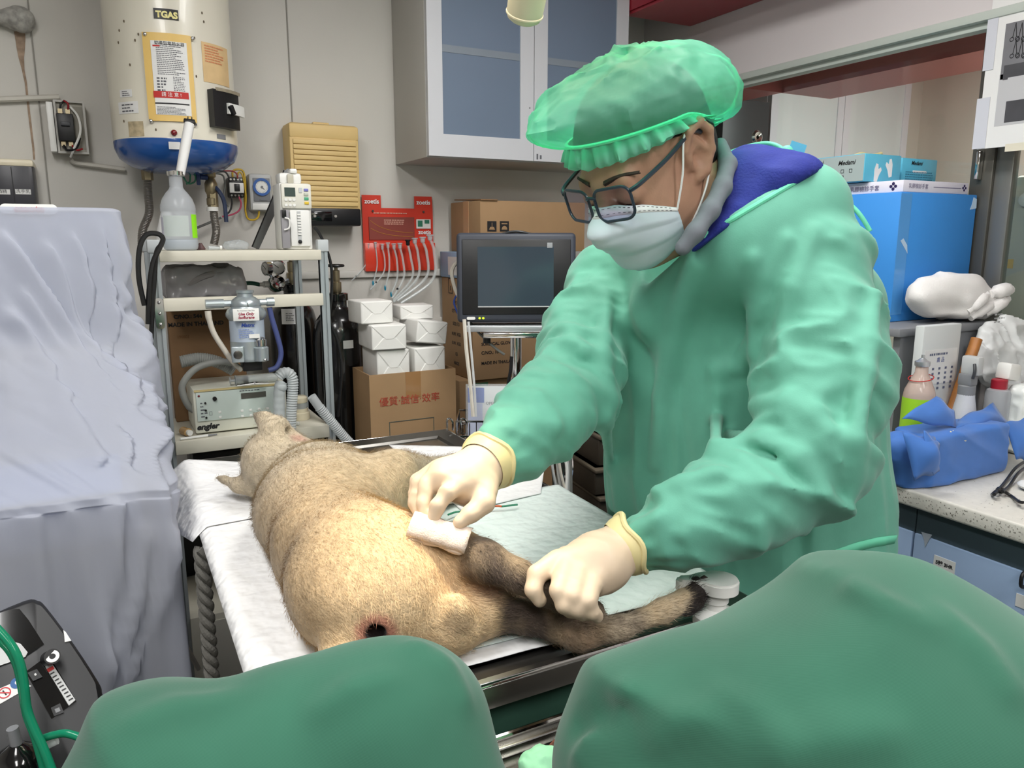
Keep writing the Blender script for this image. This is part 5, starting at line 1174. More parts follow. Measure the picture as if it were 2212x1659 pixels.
# stack of dark drawer boxes by the wall
ds = at(1290, 980, D=2.05)
mat('drawer_dark', (62, 55, 46), 0.5, var=0.12, vscale=10)
lay = [(1180, 0.0, 0.0), (1082, 0.03, -0.02), (1020, 0.0, -0.01), (950, 0.06, 0.0), (890, 0.08, 0.0)]
names = ['lowest', 'second lowest', 'middle', 'second highest', 'highest']
zprev = 0.0
for k, (py, dx, dy) in enumerate(lay):
    zt = at(1290, py - 20, D=2.1).z
    t = thing('drawer_box', '%s of the dark brown drawer boxes stacked behind the gown' % names[k], 'drawer', (ds.x + dx * 0.3 + 0.05, ds.y + dy, zprev + 0.0005), -8, group='dark drawer boxes')
    h_ = zt - zprev - 0.001; zprev = zt
    build('body', MB().bx(-0.06, 0.3, 0, 0.3, 0, h_, bev=0.004), 'drawer_dark', t)
    build('front', MB().bx(-0.062, 0.302, -0.012, 0.0, 0.004, h_ - 0.012, bev=0.004), 'drawer_dark', t)
    build('rim', MB().bx(-0.066, 0.306, -0.02, 0.3, h_ - 0.01, h_, bev=0.003), mat('drawer_rim', (84, 76, 64), 0.45), t)
    if k in (2, 4): 
        build('paper_label', MB().bx(0.02, 0.075, -0.0135, -0.011, h_ * 0.3, h_ * 0.3 + 0.035), 'mid_grey', t)
        pr = MB(); scribble(pr, FRONT(0.047, -0.0142, h_ * 0.3 + 0.017), 0.035, 0.02, 2, k); build('label_print', pr, 'grey_ink', t, 0)
    if k in (0, 1): build('handle', MB().tube(cr([(0.1, -0.012, h_ * 0.8), (0.1, -0.03, h_ * 0.8), (0.2, -0.03, h_ * 0.8), (0.2, -0.012, h_ * 0.8)], 4), 0.005, 6), 'chrome', t)
t = thing('brown_case', 'dull brown case standing on top of the dark drawer boxes', 'case', (ds.x + 0.04, ds.y + 0.03, zprev + 0.0005), -8)
build('case_body', MB().bx(-0.08, 0.25, 0, 0.25, 0, at(1260, 845, D=2.1).z - zprev, bev=0.004), mat('case_brown', (92, 76, 58), 0.6, var=0.1), t)
build('case_edge', MB().bx(-0.082, 0.252, -0.003, 0.0, at(1260, 845, D=2.1).z - zprev - 0.03, at(1260, 845, D=2.1).z - zprev - 0.012), 'black_plastic', t)
# ------------------------------------------------------------------ surgical lamp over the table (only its handle shows)
lp = at(1133, 30, D=1.12)
SL = thing('surgical_lamp', 'surgical lamp over the table with a cream handle hanging into view', 'lamp', (lp.x, lp.y, lp.z))
ax = (at(1140, 0, D=1.10) - at(1133, 40, D=1.12)).normalized()
hm = frame(lp, ax.orthogonal(), ax.cross(ax.orthogonal()))
mat('handle_cream', (226, 220, 196), 0.35, translucent=0.1)
W(build('handle', MB().lathe([(0.0, -0.010), (0.019, -0.010), (0.0245, -0.006), (0.0265, 0.002), (0.027, 0.01), (0.0285, 0.07), (0.03, 0.09)], 36, hm, caps=False), 'handle_cream', SL))
W(build('handle_ring', MB().lathe([(0.0268, -0.001), (0.0278, 0.0), (0.0278, 0.002), (0.0268, 0.003)], 36, hm, caps=False), 'cream_plastic', SL))
W(build('handle_dimple', MB().lathe([(0.0, -0.0112), (0.004, -0.0108), (0.005, -0.0098)], 16, hm, caps=False), 'handle_cream', SL))
HM = Matrix.Translation(lp + Vector((0.0, 0.0, 0.16)))
W(build('lamp_head', MB().lathe([(0.03, -0.05), (0.24, -0.03), (0.26, 0.0), (0.24, 0.05), (0.10, 0.09), (0.03, 0.10)], 40, HM), 'white_plastic', SL))
W(build('lamp_arm', MB().cyl(lp + Vector((0, 0, 0.24)), Vector((lp.x, lp.y, CEIL - 0.001)), 0.025), 'white_plastic', SL))
for k in range(6):
    a = k * math.pi / 3; W(build('lamp_lens', MB().lathe([(0.0, -0.012), (0.045, -0.01), (0.05, 0.0)], 20, HM @ Matrix.Translation((0.15 * math.cos(a), 0.15 * math.sin(a), -0.036)), caps=False), mat('lens_glow', (255, 244, 214), 0.3, emis=9.0), SL))
SPOT_TARGET = at(945, 1300, Z=0.96)
sd = bpy.data.lights.new('surgical_lamp_light', 'SPOT'); sd.energy = 31; sd.color = (1.0, 0.86, 0.62); sd.spot_size = math.radians(26); sd.spot_blend = 0.6; sd.shadow_soft_size = 0.07
so = bpy.data.objects.new('surgical_lamp_light', sd); COL.objects.link(so)
so.location = lp + Vector((0.0, 0.02, 0.08)) + Vector((-0.12, -0.08, 0.0))
so.rotation_euler = (SPOT_TARGET - so.location).to_track_quat('-Z', 'Y').to_euler()
# ------------------------------------------------------------------ operating table
TZ = 0.86; TX0, TX1, TY0, TY1 = 0.14, 0.855, 0.79, 2.02
ot_ = thing('operating_table', 'stainless steel operating table under the dog', 'table', (TX0, TY0, 0))
tw, tl = TX1 - TX0, TY1 - TY0
mat('steel_top', (150, 148, 142), 0.25, 1.0, var=0.1, vscale=10, bump=0.05, bscale=18)
build('top_sheet', MB().bx(0.045, tw - 0.045, 0.045, tl - 0.045, TZ - 0.03, TZ - 0.002), 'steel_top', ot_)
rimp = [(0, 0), (tw, 0), (tw, tl), (0, tl)]
# raised rim: sloping inner face, flat top, rolled outer edge
pf_ = [(0.052, -0.004), (0.044, 0.004), (0.008, 0.010), (0.002, 0.008), (0.0, 0.002), (0.0, -0.03), (0.004, -0.032)]
G = []
for (sx, sy, cx_, cy_) in ((1, 1, 0, 0), (-1, 1, tw, 0), (-1, -1, tw, tl), (1, -1, 0, tl)):
    G.append([(cx_ + sx * a, cy_ + sy * a, TZ + z) for a, z in pf_])
build('rim', MB().grid(G, cu=True), 'steel_dark', ot_, 25)
build('rim_edge', MB().tube([(0.002, 0.0, TZ + 0.004), (tw - 0.002, 0.0, TZ + 0.004), (tw, tl, TZ + 0.004), (0.0, tl, TZ + 0.004)], 0.0045, 8, closed=True), 'chrome', ot_)
build('column', MB().bx(tw / 2 - 0.09, tw / 2 + 0.09, tl / 2 - 0.12, tl / 2 + 0.12, 0.05, TZ - 0.031, bev=0.01), 'steel', ot_)
build('base_plate', MB().bx(tw / 2 - 0.24, tw / 2 + 0.24, tl / 2 - 0.4, tl / 2 + 0.4, 0.0, 0.05, bev=0.015), 'steel', ot_)
# drape on the near side of the table, under the rim
mat('drape_green', (30, 66, 52), 0.85, var=0.06)
G = []
for i in range(40):
    x = TX0 + 0.1 + 0.6 * i / 39
    G.append([(x, TY0 + 0.03 + 0.008 * math.sin(i * 0.9) * (0.3 + 0.7 * k / 5), TZ - 0.034 - 0.42 * k / 5) for k in range(6)])
tag(build('table_drape', MB().grid(G), 'drape_green', solid=0.003), 'dark green drape hanging under the near rim of the table', 'drape')
# ------------------------------------------------------------------ absorbent pads
def quilt_mat(name, col):
    m = mat(name, col, 0.8, bump=0.8, bscale=42, bdist=0.009); return m
quilt_mat('pad_white', (236, 236, 236)); quilt_mat('pad_mint', (222, 234, 230)); mat('pad_blue', (196, 214, 226), 0.6)
def pad(label, poly, z, m, seed, n=46, edge=None, lift=None):
    """poly: 4 corners (x,y) in order; bilinear sheet, drooping where it leaves the table"""
    a, b, c, d = [Vector((p[0], p[1])) for p in poly]; G = []
    for i in range(n + 1):
        row = []
        for j in range(n + 1):
            u, v = i / n, j / n
            p = (a * (1 - u) + b * u) * (1 - v) + (d * (1 - u) + c * u) * v
            zz_ = z
            P = np.array([[p.x, p.y, seed]], np.float32)
            nz = float(vnoise(P, 9, seed)[0]) * 0.0007 + float(vnoise(P, 24, seed + 1)[0]) * 0.0005
            over = max(0, (TX0 - 0.004) - p.x)
            if over > 0: zz_ -= over * 0.75 + over * over * 6
            ov2 = max(0, p.x - (TX1 + 0.01))
            if ov2 > 0: zz_ -= ov2 * 0.25
            if lift: zz_ += lift(u, v, p)
            row.append((p.x, p.y, zz_ + max(0, nz + 0.0006)))
        G.append(row)
    o = build('absorbent_pad', MB().grid(G), m, smooth=180, solid=0.0013)
    return tag(o, label, 'pad', 'absorbent pads on the table')
P_ = lambda px, py: (at(px, py, Z=TZ + 0.012).x, at(px, py, Z=TZ + 0.012).y)
ZP = TZ + 0.0118
pad('white absorbent pad under the dog body, along the left table edge', [(0.118, 0.84), (0.62, 0.822), (0.62, 1.545), (0.122, 1.545)], ZP, _mats['pad_white'], 3, 60, lift=lambda u, v, p: 0.0)
pad('white absorbent pad under the dog head with its corner folded over the edge', [(0.108, 1.50), (0.52, 1.53), (0.50, 2.0), (0.055, 1.86)], ZP + 0.0046, _mats['pad_white'], 5, 46, lift=lambda u, v, p: 0.05 * max(0, v - 0.72) * max(0, 1 - u * 2.2) * 4)
pad('white absorbent pad at the far right corner with its corner lifted', [P_(1000, 1112), P_(1168, 1072), (0.99, 1.66), P_(840, 966)], ZP + 0.006, _mats['pad_white'], 8, 40, lift=lambda u, v, p: 0.09 * max(0, u - 0.75) * v)
pad('pale mint absorbent pad along the right side under the hind legs', [(0.40, 0.86), (0.842, 0.845), (0.865, 1.405), (0.42, 1.41)], ZP + 0.003, _mats['pad_mint'], 11, 56)
# twisted rope hanging at the table's left side
rp = [at(448, 1165, Z=0.85)]
rpx, rpy = rp[0].x - 0.012, rp[0].y
mat('rope', (118, 116, 110), 0.9, bump=0.4, bscale=200)
rt = thing('tie_rope', 'grey twisted rope hanging down at the left side of the table', 'rope', (rpx, rpy, 0.36))
for k in range(3):
    pts = [(0.0085 * math.cos(i * 0.55 + k * 2.094), 0.0085 * math.sin(i * 0.55 + k * 2.094), 0.475 - i * 0.0065) for i in range(72)]
    build('strand', MB().tube(pts, 0.0075, 7), 'rope', rt)
def f(P): return s_ell(P, (0, 0, 0.01), (0.026, 0.026, 0.03)) + np.abs(vnoise(P, 60, 4)) * 0.008
organic('frayed_end', f, (-0.08, -0.08, -0.03), (0.08, 0.08, 0.06), 0.006, _mats['rope'], rt)
# ------------------------------------------------------------------ the dog
def A_(px, py, Z): return at(px, py, Z=Z)
up_leg = [(A_(970, 1195, 0.985), 0.042), (A_(1045, 1210, 0.992), 0.027), (A_(1120, 1244, 0.976), 0.0205), (A_(1185, 1280, 0.955), 0.0185), (A_(1240, 1306, 0.93), 0.017), (A_(1285, 1316, 0.918), 0.015)]
lo_leg = [(A_(975, 1350, 0.915), 0.038), (A_(1080, 1320, 0.908), 0.028), (A_(1140, 1328, 0.908), 0.0235), (A_(1200, 1352, 0.90), 0.0195), (A_(1250, 1380, 0.894), 0.018), (A_(1335, 1358, 0.898), 0.0158), (A_(1430, 1320, 0.908), 0.0155), (A_(1478, 1296, 0.914), 0.0175)]
fore = [(A_(850, 1030, 1.0), 0.05), (A_(925, 1022, 0.955), 0.03), (A_(985, 1002, 0.925), 0.022), (A_(1010, 994, 0.915), 0.02)]
fore2 = [(A_(870, 1080, 0.93), 0.04), (A_(930, 1075, 0.905), 0.026), (A_(1000, 1062, 0.893), 0.02)]
tailc = [(at(800, 1370, Y=0.90), 0.034), (A_(745, 1412, 0.905), 0.030), (A_(728, 1450, 0.895), 0.024), (A_(735, 1490, 0.89), 0.018)]
hd = A_(592, 1005, 0.952)
earu = [(at(612, 962, D=1.60), 0.036), (at(594, 930, D=1.60), 0.030), (at(570, 908, D=1.61), 0.017), (at(550, 896, D=1.61), 0.005)]
earl = [(at(548, 1050, D=1.60), 0.026), (at(515, 1048, D=1.60), 0.018), (at(484, 1036, D=1.61), 0.010), (at(468, 1031, D=1.61), 0.006)]
toes = [A_(1503, 1262, 0.932), A_(1512, 1281, 0.922), A_(1504, 1301, 0.909), A_(1484, 1314, 0.902)]
anus = at(812, 1362, Y=0.862); scr = at(988, 1322, Y=0.845)
def dog(P):
    d = chain(P, [((.312, .935, .945), .084), ((.293, 1.02, .948), .090), ((.285, 1.13, .945), .085), ((.312, 1.28, .948), .093), ((.345, 1.42, .936), .088), ((.335, 1.545, .938), .058), ((.31, 1.62, .95), .066)], 0.05)
    d = smin(d, s_ell(P, (.285, .965, .945), (.108, .115, .082)), 0.03)
    d = smin(d, s_ell(P, (.325, 1.31, .945), (.125, .17, .086)), 0.05)
    d = smin(d, s_cone(P, (.33, .965, .985), up_leg[0][0], 0.054, 0.042), 0.03)
    d = smin(d, chain(P, up_leg, 0.012), 0.012)
    d = smin(d, s_cone(P, (.33, .94, .925), lo_leg[0][0], 0.055, 0.038), 0.025)
    d = smin(d, chain(P, lo_leg, 0.015), 0.012)
    d = smin(d, s_cone(P, A_(1000, 1258, .95), A_(1078, 1275, .945), .024, .012), 0.014)
    d = smin(d, chain(P, tailc, 0.015), 0.02)
    d = smin(d, chain(P, fore, 0.02), 0.04); d = smin(d, chain(P, fore2, 0.02), 0.03)
    d = smin(d, s_ell(P, scr, (.020, .020, .026)), 0.012)
    # head seen from behind: skull, cheeks, muzzle pointing away
    d = smin(d, s_ell(P, hd + Vector((.0, .01, .0)), (.066, .075, .072)), 0.03)
    d = smin(d, s_cone(P, hd + Vector((.02, .05, -.01)), hd + Vector((.07, .16, -.04)), .05, .028), 0.03)
    e1 = chain(P, earu, 0.01); e2 = chain(P, earl, 0.01)
    e1 = smax(e1, -s_cone(P, earu[0][0] + Vector((.022, -.012, .01)), earu[2][0] + Vector((.012, -.01, .0)), .020, .006), 0.006)
    d = smin(d, e1, 0.015); d = smin(d, e2, 0.015)
    for k, t in enumerate(toes): d = smin(d, s_ell(P, t, (.0145, .0125, .0125)), 0.004)
    d = smin(d, s_ell(P, A_(1486, 1296, 0.912), (.019, .015, .014)), 0.006)
    d = smax(d, -s_ell(P, anus, (.012, .014, .011)), 0.006)
    # loose skin folds on the neck and flank, then fur lumps
    s = P[:, 1] * 60 + P[:, 0] * 25 + vnoise(P, 8, 2) * 3
    d = d + np.sin(s) * 0.0014 * np.clip((P[:, 1] - 1.2) * 4, 0, 1) + vnoise(P, 16, 7) * 0.002 + vnoise(P, 70, 1) * 0.0007
    return np.maximum(d, (TZ + 0.0225) - P[:, 2])
def seg_d(P, pts):
    return chain(P, [(p, 0.0) for p, r in pts], 0.001)
def cl(c): return np.array([lin(x) for x in c])
def mixc(a, b, t): return a * (1 - t[:, None]) + b * t[:, None]
def sstep(x, a, b):
    t = np.clip((x - a) / (b - a), 0, 1); return t * t * (3 - 2 * t)
def coat(P):
    n1 = vnoise(P, 40, 21) * 0.5 + 0.5; n2 = vnoise(P, 130, 22) * 0.5 + 0.5
    c = np.tile(cl((208, 182, 144)), (len(P), 1))
    c = mixc(c, cl((198, 184, 160)), sstep(P[:, 1], 1.1, 1.4))              # greyer shoulders
    sp_ = sstep(0.235 - P[:, 0] - 0.06 * (P[:, 1] > 1.45), -0.01, 0.05) * sstep(P[:, 2], 0.88, 0.95)
    c = mixc(c, cl((140, 118, 90)), sp_ * (0.3 + 0.5 * n1))                    # darker along the back
    dl = np.minimum(seg_d(P, up_leg[1:]), seg_d(P, lo_leg[1:6]))
    leg = 1 - sstep(dl, 0.028, 0.05)
    c = mixc(c, cl((88, 76, 68)), np.clip(leg * (0.65 + 0.5 * n1), 0, 1))
    dp = seg_d(P, lo_leg[5:]); pale = (1 - sstep(dp, 0.018, 0.035))
    c = mixc(c, cl((176, 162, 140)), pale * (0.3 + 0.7 * n2) * 0.9)
    hk = 1 - sstep(np.linalg.norm(P - v3(lo_leg[4][0]), axis=1), 0.01, 0.035)
    c = mixc(c, cl((150, 122, 96)), hk * 0.7 * n2)
    for t in toes: c = mixc(c, cl((48, 42, 40)), 1 - sstep(np.linalg.norm(P - v3(t) - np.array([0.003, -0.004, 0], np.float32), axis=1), 0.019, 0.028))
    c = mixc(c, cl((44, 38, 36)), 1 - sstep(np.linalg.norm(P - v3(A_(1494, 1294, 0.912)) - np.array([.006, -.010, 0], np.float32), axis=1), .008, .015))
    inn = (1 - sstep(np.linalg.norm(P - v3(A_(1050, 1264, 0.945)), axis=1), 0.025, 0.05))
    c = mixc(c, cl((92, 62, 60)), inn * 0.85)                                   # bare skin between the legs
    an = np.linalg.norm(P - v3(anus), axis=1)
    c = mixc(c, cl((176, 110, 96)), (1 - sstep(an, 0.022, 0.034)) * 0.8); c = mixc(c, cl((34, 22, 20)), 1 - sstep(an, 0.012, 0.022))
    sc = np.linalg.norm(P - v3(scr + Vector((-.006, -.01, -.008))), axis=1)
    c = mixc(c, cl((112, 92, 74)), (1 - sstep(sc, 0.012, 0.022)) * n1 * 1.2 * (n1 < 0.9))
    thigh = (1 - sstep(np.linalg.norm(P - v3((.40, .93, 1.0)), axis=1), 0.05, 0.13))
    c = mixc(c, cl((218, 180, 136)), thigh * 0.6 * (1 - leg))                               # clipped skin on the thigh
    for e, k in ((earu, 0.5), (earl, 0.3)):
        de = np.linalg.norm(P - v3(e[-1][0]), axis=1); c = mixc(c, cl((70, 60, 56)), (1 - sstep(de, 0.008, 0.03)) * k)
        db = np.linalg.norm(P - v3(e[0][0] + Vector((.025, -.02, .005))), axis=1); c = mixc(c, cl((196, 150, 134)), (1 - sstep(db, 0.012, 0.03)) * 0.7)
    return np.clip(c * (0.86 + 0.28 * n2[:, None]), 0, 1)
mat('fur', (200, 170, 130), 0.8, attr='coat', bump=0.5, bscale=260, bdist=0.003, spec=0.25, sheen=0.15)
DG = thing('dog', 'tan short-haired dog with dark grey legs lying on its side on the table', 'dog', (0.32, 1.2, TZ + 0.015))
db_ = W(organic('body', dog, (0.1, 0.66, 0.855), (0.8, 1.95, 1.12), 0.0046, _mats['fur'], DG, 2, coat))
# short lying hairs, combed from head to tail along the skin
def hairs(ob, n, seed, length, wid):
    me = ob.data; rs = np.random.RandomState(seed)
    nv = len(me.vertices); V = np.empty(nv * 3, np.float32); me.vertices.foreach_get('co', V); V = V.reshape(-1, 3)
    Nn = np.empty(nv * 3, np.float32); me.vertices.foreach_get('normal', Nn); Nn = Nn.reshape(-1, 3)
    C = np.empty(nv * 4, np.float32); me.color_attributes['coat'].data.foreach_get('color', C); C = C.reshape(-1, 4)
    camv = v3((0, 0, CAMH)) - V; vis = (Nn * camv).sum(1) > -0.1 * np.linalg.norm(camv, axis=1)
    ok = np.where(vis & (V[:, 2] > TZ + 0.025) & (np.linalg.norm(V - v3(anus), axis=1) > 0.022))[0]
    i = rs.choice(ok, n); p = V[i] + rs.normal(0, 0.0025, (n, 3)).astype(np.float32); nn = Nn[i]
    flow = np.tile(np.array([0.15, -1.0, -0.2], np.float32), (n, 1))
    for pts in (up_leg, lo_leg):
        dl = seg_d(p, pts); dirv = v3(pts[-1][0] - pts[0][0]); dirv /= np.linalg.norm(dirv)
        wgt = (1 - sstep(dl, 0.03, 0.06))[:, None]; flow = flow * (1 - wgt) + dirv * wgt
    flow += rs.normal(0, 0.28, (n, 3)); flow += vnoise(p, 14, 5)[:, None] * np.array([0.8, 0, 0.3])
    flow -= nn * (flow * nn).sum(1)[:, None]; flow /= np.maximum(np.linalg.norm(flow, axis=1), 1e-6)[:, None]
    L = length * rs.uniform(0.6, 1.3, (n, 1)); tip = p + flow * L + nn * L * rs.uniform(0.12, 0.4, (n, 1))
    side = np.cross(flow, nn) * wid; vv = np.empty((n, 3, 3), np.float32); vv[:, 0] = p - side - nn * 0.0004; vv[:, 1] = p + side - nn * 0.0004; vv[:, 2] = tip
    m = bpy.data.meshes.new('fur_hairs'); m.vertices.add(n * 3); m.vertices.foreach_set('co', vv.ravel())
    m.loops.add(n * 3); m.loops.foreach_set('vertex_index', np.arange(n * 3, dtype=np.int32)); m.polygons.add(n); m.polygons.foreach_set('loop_start', np.arange(0, n * 3, 3, dtype=np.int32))
    m.update(calc_edges=True)
    cc = np.repeat(C[i], 3, 0); cc[:, :3] = np.clip(cc[:, :3] * np.repeat(rs.uniform(0.75, 1.3, (n, 1)), 3, 0), 0, 1); cc[:, 3] = 1
    ca = m.color_attributes.new('coat', 'FLOAT_COLOR', 'POINT'); ca.data.foreach_set('color', cc.astype(np.float32).ravel())
    m.materials.append(mat('fur_hair', (200, 170, 130), 0.7, attr='coat', spec=0.2)); o = bpy.data.objects.new('fur', m); COL.objects.link(o); o.parent = ob.parent; o.matrix_parent_inverse = ob.matrix_parent_inverse.copy(); o['kind'] = 'stuff'
    return o
hairs(db_, 90000, 4, 0.0085, 0.00032)
for k, t in enumerate(toes):
    cdir = Vector((0.75, -0.25, 0.35))
    W(build('claw', MB().tube([t + cdir * 0.010 + Vector((0, 0, 0.004)), t + cdir * 0.016 + Vector((0, 0, 0.005)), t + cdir * 0.022 + Vector((0, 0, 0.001))], [0.0032, 0.0026, 0.0008], 8), mat('claw', (70, 58, 52), 0.35), DG))
# ------------------------------------------------------------------ pump bottle at the table corner
pb_ = at(1545, 1345, X=0.862); pbz = TZ + 0.011
pbp = at(1558, 1336, Z=0.885)
pt_ = thing('pump_bottle', 'white pump dispenser bottle standing by the paw near the table corner', 'bottle', (pbp.x, pbp.y + 0.012, TZ + 0.0105))
zb1 = at(1545, 1335, Y=pbp.y).z - (TZ + 0.0105)
def pz(py): return at(1545, py, Y=pbp.y).z - (TZ + 0.0105)
build('bottle_body', MB().lathe([(0.028, 0.0), (0.032, 0.003), (0.032, pz(1338)), (0.027, pz(1330)), (0.016, pz(1324))], 28), 'white_plastic', pt_)
build('neck', MB().lathe([(0.0145, pz(1336)), (0.0145, pz(1312)), (0.0175, pz(1309)), (0.0175, pz(1285)), (0.0165, pz(1282))], 24), 'white_plastic', pt_)
hz0, hz1 = pz(1287), pz(1262)
sp_poly = [(0.028 * math.cos(a), 0.028 * math.sin(a)) for a in [math.radians(d) for d in range(-150, 121, 15)]] + [(-0.028, 0.021), (-0.042, 0.012), (-0.058, 0.010), (-0.062, 0.002), (-0.058, -0.006), (-0.045, -0.008)]
HMx = TM((0.004, 0, 0), -YAW * 57.3)
bm_h = MB().prism(sp_poly, hz0, hz1 - 0.003, HMx); bm_h.prism([(x * 0.93, y * 0.93) for x, y in sp_poly], hz1 - 0.003, hz1, HMx)
build('pump_head', bm_h, 'white_plastic', pt_)
# ------------------------------------------------------------------ instrument trolley in front of the table
TRZ = 0.795
tr_ = thing('instrument_trolley', 'stainless steel instrument trolley in front of the table', 'trolley', (0.16, 0.57, 0))
far = at(1160, 1562, Z=TRZ + 0.012).y - 0.57
build('tray_floor', MB().bx(0.0, 0.62, 0.0, far - 0.002, TRZ - 0.012, TRZ - 0.006), 'steel_top', tr_)
fl = at(1185, 1597, Z=TRZ).y - 0.57
build('far_rim', MB().bx(0.0, 0.62, fl, far, TRZ - 0.006, TRZ + 0.010, bev=0.002), 'steel', tr_)
build('rim_edge', MB().tube([(0, far, TRZ + 0.010), (0.62, far, TRZ + 0.010)], 0.004, 8), 'chrome', tr_)
build('inner_edge', MB().tube([(0, fl, TRZ + 0.008), (0.62, fl, TRZ + 0.008)], 0.0018, 6), 'chrome', tr_)
for x in (0.02, 0.6):
    for y in (0.02, far - 0.03): build('leg', MB().cyl((x, y, 0.0), (x, y, TRZ - 0.01), 0.012), 'chrome', tr_)
c_ = at(1178, 1650, Z=TRZ + 0.02); c_.z = TRZ - 0.0055
crumple('crumpled_cloth', 'crumpled pale green cloth on the trolley at the bottom edge', 'cloth', c_, (0.03, 0.03, 0.02), mat('pale_green', (150, 214, 176), 0.7, translucent=0.2), 15, 0.003, 0.5, 50)
c_ = at(1262, 1655, Z=TRZ + 0.01); c_.z = TRZ - 0.0055
dsh = thing('brown_dish', 'glossy mottled dark brown dish beside the crumpled green cloth', 'dish', c_)
build('bowl', MB().lathe([(0.02, 0.0), (0.034, 0.004), (0.042, 0.018), (0.045, 0.03), (0.043, 0.03), (0.03, 0.012), (0.0, 0.008)], 32, caps=False), mat('mottle', (110, 70, 58), 0.1, coat=0.6, col2=(48, 38, 34), vscale=45), dsh)
# ------------------------------------------------------------------ the vet in the green gown
VET = thing('person', 'person in a green surgical gown, cap, mask and gloves leaning over the dog', 'person', (1.06, 1.05, 0.0))
mat('gown', (104, 177, 154), 0.7, var=0.05, vscale=30, bump=0.15, bscale=500, bdist=0.0008, translucent=0.12, sheen=0.2)
mat('gown_trim', (118, 222, 184), 0.6, translucent=0.15)
mat('skin', (180, 138, 114), 0.5, var=0.05, vscale=60, bump=0.08, bscale=300)
mat('hair_black', (24, 22, 22), 0.55, bump=0.6, bscale=220)
mat('glove', (214, 192, 166), 0.42, var=0.03, vscale=25, bump=0.06, bscale=40)
mat('glove_cuff', (220, 206, 152), 0.45)
mat('mask_blue', (218, 232, 240), 0.75, var=0.03, translucent=0.15, bump=0.1, bscale=60)
mat('mask_white', (236, 238, 238), 0.75)
mat('hoodie', (30, 42, 128), 0.85, var=0.08, vscale=40, bump=0.25, bscale=250)
mat('shirt_grey', (112, 116, 124), 0.85, var=0.05, vscale=60)
mat('frame_navy', (44, 56, 68), 0.3)
mat('cap_green', (150, 232, 202), 0.42, translucent=0.2, thin=0.66, bump=0.45, bscale=38, bdist=0.008)
mat('cap_band', (144, 228, 200), 0.6, translucent=0.25, thin=0.15)
film('lens', (226, 220, 236), 0.09)
Rv = Vector((_ca, -_sa, 0)); Cv = Vector((-_sa, -_ca, 0))
th, ph = math.radians(38), math.radians(31)
fx = (-Rv * math.cos(th) * math.cos(ph) + Cv * math.sin(th) * math.cos(ph) - Vector((0, 0, math.sin(ph)))).normalized()
ly = (Rv * math.sin(th) + Cv * math.cos(th)).normalized()
HS = 1.13
HE = at(1507, 322, D=1.14)
uz = fx.cross(ly)
HM_ = Matrix.Identity(4)
Hc = HE - ly * 0.083 * HS + fx * 0.010 * HS
for i in range(3): HM_[i][0] = fx[i] * HS; HM_[i][1] = ly[i] * HS; HM_[i][2] = uz[i] * HS; HM_[i][3] = Hc[i]
HI = np.array(HM_.inverted())[:3, :].astype(np.float32)
HMn = np.array(HM_)[:3, :]
def to_head(P): return P @ HI[:, :3].T + HI[:, 3]
def Hd(x, y, z): return HM_ @ Vector((x, y, z))
NB = at(1655, 455, D=1.27)       # base of the neck
def head_local(Q):
    d = s_ell(Q, (-.006, 0, .030), (.098, .078, .090))
    d = smin(d, s_ell(Q, (.032, 0, -.045), (.066, .064, .082)), 0.03)
    for s in (-1, 1):
        d = smin(d, s_ell(Q, (.022, s * .034, -.062), (.056, .040, .052)), 0.03)
        d = smax(d, -s_ell(Q, (.106, s * .033, -.008), (.022, .022, .014)), 0.02)
        d = smin(d, s_ell(Q, (.083, s * .033, -.013), (.015, .018, .012)), 0.008)
    d = smin(d, s_ell(Q, (.058, 0, -.112), (.032, .034, .026)), 0.03)
    d = smin(d, s_cone(Q, (.086, -.036, .010), (.086, .036, .010), .010, .010), 0.02)
    d = smin(d, s_cone(Q, (.092, 0, .002), (.116, 0, -.046), .008, .014), 0.02)
    for s in (-1, 1):
        hel = [((.010, s * .074, -.016), .005), ((.012, s * .080, .008), .0055), ((.002, s * .088, .030), .0062), ((-.018, s * .092, .034), .0064), ((-.031, s * .092, .016), .0062), ((-.029, s * .088, -.010), .006), ((-.014, s * .081, -.032), .0075), ((.000, s * .076, -.036), .0075)]
        e = chain(Q, hel, 0.004)
        e = smin(e, s_ell(Q, (-.010, s * .079, .0), (.022, .0055, .032)), 0.008)
        e = smin(e, s_cone(Q, (-.006, s * .084, .018), (-.022, s * .086, -.006), .004, .004), 0.005)
        e = smin(e, s_ell(Q, (.008, s * .080, -.006), (.005, .006, .008)), 0.004)
        e = smax(e, -s_ell(Q, (-.004, s * .086, -.010), (.009, .008, .011)), 0.005)
        d = smin(d, e, 0.006)
    return d
def head_world(P):
    d = head_local(to_head(P)) * HS
    nk = s_cone(P, Hd(-.022, 0, -.055), NB, .060, .066)
    nk = smin(nk, s_cone(P, Hd(.035, 0, -.085), NB + Vector((-.04, -.02, -.01)), .045, .06), 0.04)
    return smin(d, nk, 0.03)
lo = [min(Hd(a, b, c)[k] for a in (-.13, .13) for b in (-.11, .11) for c in (-.15, .13)) for k in range(3)]
hi = [max(Hd(a, b, c)[k] for a in (-.13, .13) for b in (-.11, .11) for c in (-.15, .13)) for k in range(3)]
lo[2] = min(lo[2], NB.z - 0.05); hi[0] = max(hi[0], NB.x + 0.08); lo[1] = min(lo[1], NB.y - .08); hi[1] = max(hi[1], NB.y + .09)
W(organic('head', head_world, lo, hi, 0.0028, _mats['skin'], VET, 2))
